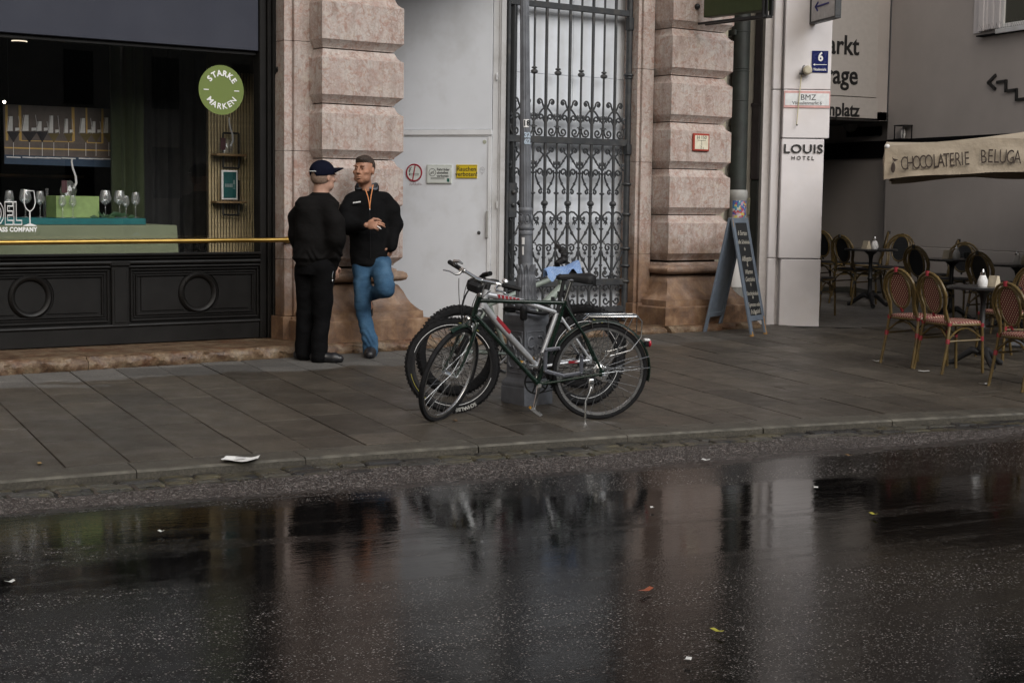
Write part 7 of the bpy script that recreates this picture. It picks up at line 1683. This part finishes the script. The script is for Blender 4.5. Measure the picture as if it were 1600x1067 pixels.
# tables
M_TOP = simple('black_table_top', (.018, .018, .019), .3, var=.2, bump=0); M_CAST = simple('black_cast_iron', (.014, .014, .015), .45, var=.2)
def make_table(label):
    t = thing('bistro_table', label, 'table', WORLD, (0, 0, 0), rz=0, group='round black bistro tables')
    b = MB(); b.lathe([(.001, .715), (.32, .715), (.335, .72), (.335, .735), (.325, .742), (.001, .742)], 36); part('table_top', b, M_TOP, t)
    b = MB(); b.lathe([(.05, .10), (.03, .13), (.045, .16), (.028, .2), (.026, .34), (.04, .36), (.026, .38), (.024, .6), (.035, .66), (.09, .71)], 16); part('column', b, M_CAST, t, smooth=50)
    for k in range(3):
        a = 2 * pi * k / 3 + .5; d = Vector((cos(a), sin(a), 0)); b = MB(); b.tube([Vector((0, 0, .13)) + d * .02, d * .08 + Vector((0, 0, .15)), d * .17 + Vector((0, 0, .09)), d * .25 + Vector((0, 0, .03)), d * .29 + Vector((0, 0, .022))], [.035, .034, .028, .024, .03], 8); part('foot', b, M_CAST, t, smooth=60)
    return t
tb0 = make_table('round black table between the red chairs at the front'); TF = ong(1532, 572)
tabs = [tb0]
for lab in ('left black wall table beside the dark passage', 'middle black wall table under the parasol edge', 'right black wall table at the picture edge'): c = copy_tree(tb0); c['label'] = lab; tabs.append(c)
for t, p in zip(tabs, (TF, T1, T2, T3)): t.location = (p.x, p.y, gz(p.x, p.y)); t.rotation_euler = (0, 0, p.x * 3)
M_CARD = simple('menu_card', (.55, .48, .36), .6, bump=0); M_SUGAR = simple('sugar', (.72, .72, .72), .7, bump=0)
def make_shaker(label):
    t = thing('sugar_shaker', label, 'shaker', WORLD, (0, 0, 0), rz=0, group='sugar shakers on the cafe tables'); b = MB(); b.lathe([(.001, 0), (.04, 0), (.046, .03), (.044, .06), (.026, .1), (.022, .105)], 16, caps=False); part('jar', b, M_SUGAR, t); b = MB(); b.lathe([(.024, .104), (.026, .125), (.012, .135), (.006, .16), (.001, .16)], 14); part('steel_cap', b, M_CHROME, t); return t
def make_card(label):
    t = thing('card_holder', label, 'card holder', WORLD, (0, 0, 0), rz=0, group='card holders on the cafe tables'); b = MB(); b.prism([(-.05, 0), (.05, 0), (.0, .09)] if False else [(-.035, .0), (.035, .0), (.012, .10), (-.012, .10)], lambda x, z: (x, -.055, z), lambda x, z: (x, .055, z)); part('card', b, M_CARD, t, smooth=0); return t
s0_, c0_ = make_shaker('white sugar shaker on the front table'), make_card('cream card holder on the front table')
pl = [(s0_, c0_)]
for w_ in ('left wall table', 'middle wall table', 'right wall table'):
    s_ = copy_tree(s0_); s_['label'] = f'white sugar shaker on the {w_}'; c_ = copy_tree(c0_); c_['label'] = f'cream card holder on the {w_}'; pl.append((s_, c_))
for (s_, c_), p, k in zip(pl, (TF, T1, T2, T3), (1, -1, -1, 1)):
    z = gz(p.x, p.y) + .7425; d = Vector((RH.x, RH.y, 0)); q = Vector((p.x, p.y, z)) - FH * .06
    s_.location = q - d * (.03 * k); c_.location = q + d * (.075 * k); c_.rotation_euler = (0, 0, VA + .4)
q = Vector((T2.x, T2.y, gz(0, T2.y) + .7425)); b = MB(); b.lathe([(.001, 0), (.03, 0), (.036, .07), (.034, .075), (.001, .07)], 14); solo('dark_cup', 'small dark pot on the middle wall table', 'pot', b, M_BLK, WORLD, q + Vector((RH.x, RH.y, 0)) * .17, rz=0)
# A-board
a3, a4 = ong(1173.5, 526), ong(1198, 521.5); a1, a2 = ong(1113, 520), ong(1146, 517)
ax_ = (a4 - a3); aw = .47; an = atan2(ax_.y, ax_.x)
ab = thing('chalk_board', 'grey-blue wooden A-board with a chalk menu leaning open on the pavement', 'sign board', WORLD, (a3.x, a3.y, gz(a3.x, a3.y)), rz=an)
ab.rotation_euler = (0, 0, an)
Hb, Db = 1.23, .56; M_GBLUE = simple('grey_blue_paint', (.125, .155, .20), .55, var=.12, sc=8, dirt=(.10, .12, .14)); M_BARE = simple('bare_wood', (.36, .19, .05), .6)
aw = ax_.length
def leaf_(y0, y1, z0):
    """frame leaf from the feet line y0 (z=0) up to y1 (z=Hb)"""
    d = Vector((0, y1 - y0, Hb)).normalized(); n_ = Vector((0, -d.z, d.y)); L = sqrt((y1 - y0) ** 2 + Hb ** 2); M = Matrix(((1, 0, 0, 0), (0, d.y, n_.y, y0), (0, d.z, n_.z, 0), (0, 0, 0, 1)))
    return M, L
M, L = leaf_(0, Db / 2 - .012, 0)
b = MB(); b.M = M; w_ = .05
for x0, x1, y0, y1 in ((0, w_, .02, L), (aw - w_, aw, .02, L), (w_, aw - w_, .16, .215), (w_, aw - w_, L - .055, L)): b.box((x0, y0, -.012), (x1, y1, .012), .003)
fr_ = part('front_frame', b, M_GBLUE, ab)
b = MB(); b.M = M
for x0 in (0, aw - w_): b.box((x0 + .001, .0, -.0115), (x0 + w_ - .001, .02, .0115)); b.box((x0 + w_ * .3, .02, .0122), (x0 + w_ * .7, .20 if x0 else .05, .0128))
b.box((.004, L - .1, .0122), (.012, L - .01, .0128))
part('worn_edge', b, M_BARE, ab, smooth=0)
b = MB(); b.M = M; b.box((w_, .215, -.004), (aw - w_, L - .055, .004)); part('slate', b, simple('blackboard', (.012, .013, .015), .7, var=.3, sc=6, bump=0), ab, smooth=0)
M2, L2 = leaf_(Db, Db / 2 + .012, 0)
b = MB(); b.M = M2
for x0, x1, y0, y1 in ((0, w_, .0, L), (aw - w_, aw, .0, L), (w_, aw - w_, .18, .23), (w_, aw - w_, L - .055, L)): b.box((x0, y0, -.012), (x1, y1, .012), .003)
b.box((w_, .23, -.004), (aw - w_, L - .055, .004)); part('rear_leaf', b, M_GBLUE, ab)
b = MB(); b.M = M @ Matrix(((1, 0, 0, 0), (0, 1, 0, 0), (0, 0, 1, .0055), (0, 0, 0, 1)))
def chalk(s, y, size, x=None, shear=.45):
    me = letters(s, size, ext=.0004, off=.0002, shear=shear, sx=.8); b.mesh(me, Matrix.Translation((x if x is not None else aw / 2, y, 0)) @ Matrix.Rotation(random.uniform(-.03, .05), 4, 'Z')); bpy.data.meshes.remove(me)
random.seed(31)
for s, y, sz in (('6 Sorten', 1.115, .075), ('heiße Schokolade', 1.02, .062), ('Affogato', .84, .08), ('Warme', .70, .072), ('Getränke', .62, .072), ('Eisschokolade', .47, .062), ('Espresso oder', .35, .062), ('Frühstück', .275, .07)): chalk(s, y - .02, sz)
def star(y):
    for k in range(3): a = pi * k / 3 + .3; b.tube([(aw / 2 + .02 * cos(a), y + .02 * sin(a), 0), (aw / 2 - .02 * cos(a), y - .02 * sin(a), 0)], .0022, 4)
for y in (.925, .755, .545, .41, .235): star(y)
part('chalk_writing', b, simple('chalk', (.42, .40, .35), .9, bump=0), ab, smooth=0)
# parasol
M_CANV = simple('sand_canvas', (.36, .305, .235), .85, var=.08, sc=5, bump=.35, bsc=16, bdist=.02, dirt=(.31, .25, .18))
PD0 = 14.7; pc = CAM + sight(1383, 229) * PD0; PA = VA - radians(15); PR = Frame((pc.x, pc.y, 0), PA); W = 3.2; ZC = pc.z; VAL = .315
par = thing('cafe_parasol', 'large sand-coloured square cafe parasol with a lettered valance', 'parasol', PR, (W / 2, W / 2, 0)); g0 = gz(0, PR.pt((W / 2, W / 2, 0)).y)
RISE = .085; APEX = .25
def roof(a, c, s):
    """side a..c (corner to corner) with mid rib raised; s 0 at the eave, 1 at the apex"""
    rows = []
    return rows
cen = Vector((W / 2, W / 2, ZC + APEX)); cor = [Vector((0, 0, ZC)), Vector((W, 0, ZC)), Vector((W, W, ZC)), Vector((0, W, ZC))]
def eave(k, t): p = cor[k].lerp(cor[(k + 1) % 4], t); return p + Vector((0, 0, RISE * (min(1, t / .3) if t < .5 else min(1, (1 - t) / .3)) - .02 * (1 if .3 < t < .7 else 0) * (.2 - abs(t - .5)) / .2))
b = MB(); n = 12
for k in range(4):
    rows = [[tuple(eave(k, i / n).lerp(cen, s) - Vector((0, 0, .06 * sin(pi * s) * (.35 + .65 * abs(sin(2 * pi * i / n)))))) for i in range(n + 1)] for s in (0, .2, .4, .6, .8, 1)]
    b.slab(rows, (0, 0, -.004))
part('canopy', b, M_CANV, par, smooth=40)
vb = []
for k in range(4):
    d = (cor[(k + 1) % 4] - cor[k]).normalized(); nn = Vector((d.y, -d.x, 0)); b = MB(); rows = []; m_ = 48
    for j in range(8):
        r = []
        for i in range(m_ + 1):
            t = i / m_; e = eave(k, t); s = j / 7
            rip = .012 * s * sin(34 * t + 4 * s) + .010 * s * sin(71 * t + 2) + .018 * s * sin(9 * t + k); diag = .014 * sin(26 * (t * 1.2 - s * .25)) * (1 - s) * s * 3
            r.append(tuple(e + nn * (.006 + rip + diag + .012 * s) + Vector((0, 0, -VAL * s + .01 * s * sin(18 * t)))))
        rows.append(r)
    b.slab(rows, nn * .003); o = part('valance', b, M_CANV, par, smooth=70); vb.append(o)
b = MB(); b.ell(cor[0] + Vector((.02, 0, .0)), (.025, .02, .022)); part('corner_cap', b, M_WHITE, par)
b = MB(); b.tube([(W / 2, W / 2, g0 + .05), (W / 2, W / 2, ZC + APEX + .06)], .028, 12); part('pole', b, M_PIPEPLAST, par)
b = MB(); b.box((W / 2 - .35, W / 2 - .35, g0 + .003), (W / 2 + .35, W / 2 + .35, g0 + .07), .02); part('base', b, M_IRON2, par)
for k in range(4):
    for q in (cor[k], eave(k, .5)):
        b = MB(); q2 = q.lerp(cen, .97) - Vector((0, 0, .04)); b.tube([q - Vector((0, 0, .03)), q2], .011, 5); part('rib', b, simple('rib_wood', (.12, .07, .035), .5, bump=0) if 'rib_wood' not in bpy.data.materials else bpy.data.materials['rib_wood'], par)
b = MB()
def val_text(s, px, size, z0, sx=1.):
    x = 0
    for ch_, px_ in zip(s, px):
        q = onp(PR, px_, 250, -.03); t = q.x / W; e = eave(0, t); me = letters(ch_, size, ext=.0015, off=-.0005, sx=sx)
        rip = .016; slope = math.atan(RISE / .3 / W) * (1 if t < .3 else -.1)
        b.mesh(me, Matrix.Translation((q.x, -.05, e.z + z0)) @ Matrix.Rotation(-slope, 4, 'Y') @ TXM); bpy.data.meshes.remove(me)
c1 = [1413 + i * 9.75 for i in range(12)]; val_text('CHOCOLATERIE', [1413, 1422.5, 1432.5, 1442, 1451.5, 1462, 1470.5, 1479, 1487.5, 1496.5, 1503.5, 1510.5], .185, -.185, .53); val_text('BELUGA', [1536.5, 1547, 1556.5, 1567, 1578.5, 1589.5], .185, -.18, .57)
q = onp(PR, 1396, 254, -.03); e = eave(0, q.x / W); b.ell((q.x, -.05, e.z - .21), (.02, .004, .05), 10, 8); b.prism([(q.x - .012, e.z - .12), (q.x + .045, e.z - .135), (q.x + .01, e.z - .155)], lambda x, z: (x, -.052, z), lambda x, z: (x, -.047, z)); b.tube([(q.x - .01, -.05, e.z - .11), (q.x, -.05, e.z - .165)], .003, 4)
part('lettering', b, simple('brown_print', (.035, .022, .016), .7, bump=0), par, smooth=0)
# ------------------------------------------------------------------ litter
p = ong(376, 722); b = MB(); rows = []
for i in range(7):
    rows.append([(-.10 + .2 * j / 8 + .02 * i / 6, -.075 + .15 * i / 6, .008 + .004 * sin(j * .9 + i) + .010 * ((j - 4) / 4) ** 2 + .003 * cos(i * 1.3)) for j in range(9)])
b.slab(rows, (0, 0, .0012)); b.cur = 1; b.box((-.02, -.03, .022), (.04, -.004, .0232)); b.cur = 0
solo('paper_sheet', 'crumpled white printed paper lying on the kerb', 'paper', b, [simple('paper_white', (.78, .78, .76), .7, bump=0, var=.03), simple('paper_print', (.4, .4, .42), .7, bump=0)], WORLD, (p.x, p.y + .03, gz(0, p.y) + .004), rz=VA + .12, smooth=0)
def z0p(px, py, z=-.030): d = sight(px, py); return CAM + d * ((z - CAM.z) / d.z)
M_BIT = simple('litter_white', (.62, .62, .6), .6, bump=0); M_YL = simple('leaf_yellow', (.36, .33, .04), .5, bump=0); M_OR = simple('leaf_orange', (.30, .07, .025), .5, bump=0); M_BR = simple('leaf_brown', (.14, .08, .03), .5, bump=0)
random.seed(77)
def scrap(p, mat, s, name, label, cat, asp=.6):
    b = MB(); a = random.uniform(0, 3); b.slab([[(s * (i / 2 - .5) * (1 if j else .8), s * asp * (j - .5), .004 + .006 * abs(i - 1)) for i in range(3)] for j in range(2)], (0, 0, .001)); solo(name, label, cat, b, mat, WORLD, (p.x, p.y, p.z + .002), rz=a, smooth=0, group='small litter and leaves on the ground')
for px, py, s, lab in ((1103, 720, .055, 'white scrap of litter on the road near the kerb below the bicycles'), (1275, 764, .04, 'tiny white scrap at the edge of the bright pier reflection'), (1075, 1033, .035, 'white scrap nearest the bottom edge of the picture'), (252, 832, .03, 'white speck in the dark puddle on the left'), (16, 911, .04, 'pale scrap at the left picture edge on the road'), (1019, 795, .025, 'tiny white speck in the middle puddle')): scrap(z0p(px, py), M_BIT, s, 'litter_scrap', lab, 'litter')
scrap(z0p(1365, 805), M_YL, .05, 'fallen_leaf', 'yellow leaf floating in the right puddle', 'leaf', .4); scrap(z0p(1121, 988), M_YL, .06, 'fallen_leaf', 'yellow leaf on the road near the bottom edge', 'leaf', .3); scrap(z0p(1010, 924), M_OR, .085, 'fallen_leaf', 'orange-red leaf below the pilaster reflection', 'leaf', .3); scrap(z0p(1327, 713), M_BR, .05, 'fallen_leaf', 'brown leaf beside the gutter on the right', 'leaf', .5)
p = ong(62, 726); scrap(p, simple('leaf_tan', (.25, .16, .06), .6, bump=0), .06, 'fallen_leaf', 'tan leaf on the paving slabs at far left', 'leaf', .35)
for px, py, lab in ((1443, 581, 'white paper scrap under the second red chair'), (1540, 601, 'white paper scrap under the rear leg of the third red chair'), (1371, 565, 'white paper scrap beside the first red chair')): p = ong(px, py); scrap(p, M_BIT, .1, 'paper_scrap', lab, 'litter', .5)
p = ong(711, 659); scrap(p, M_BR, .035, 'fallen_leaf', 'small tan leaf on the slabs before the front bicycle wheel', 'leaf', .7)
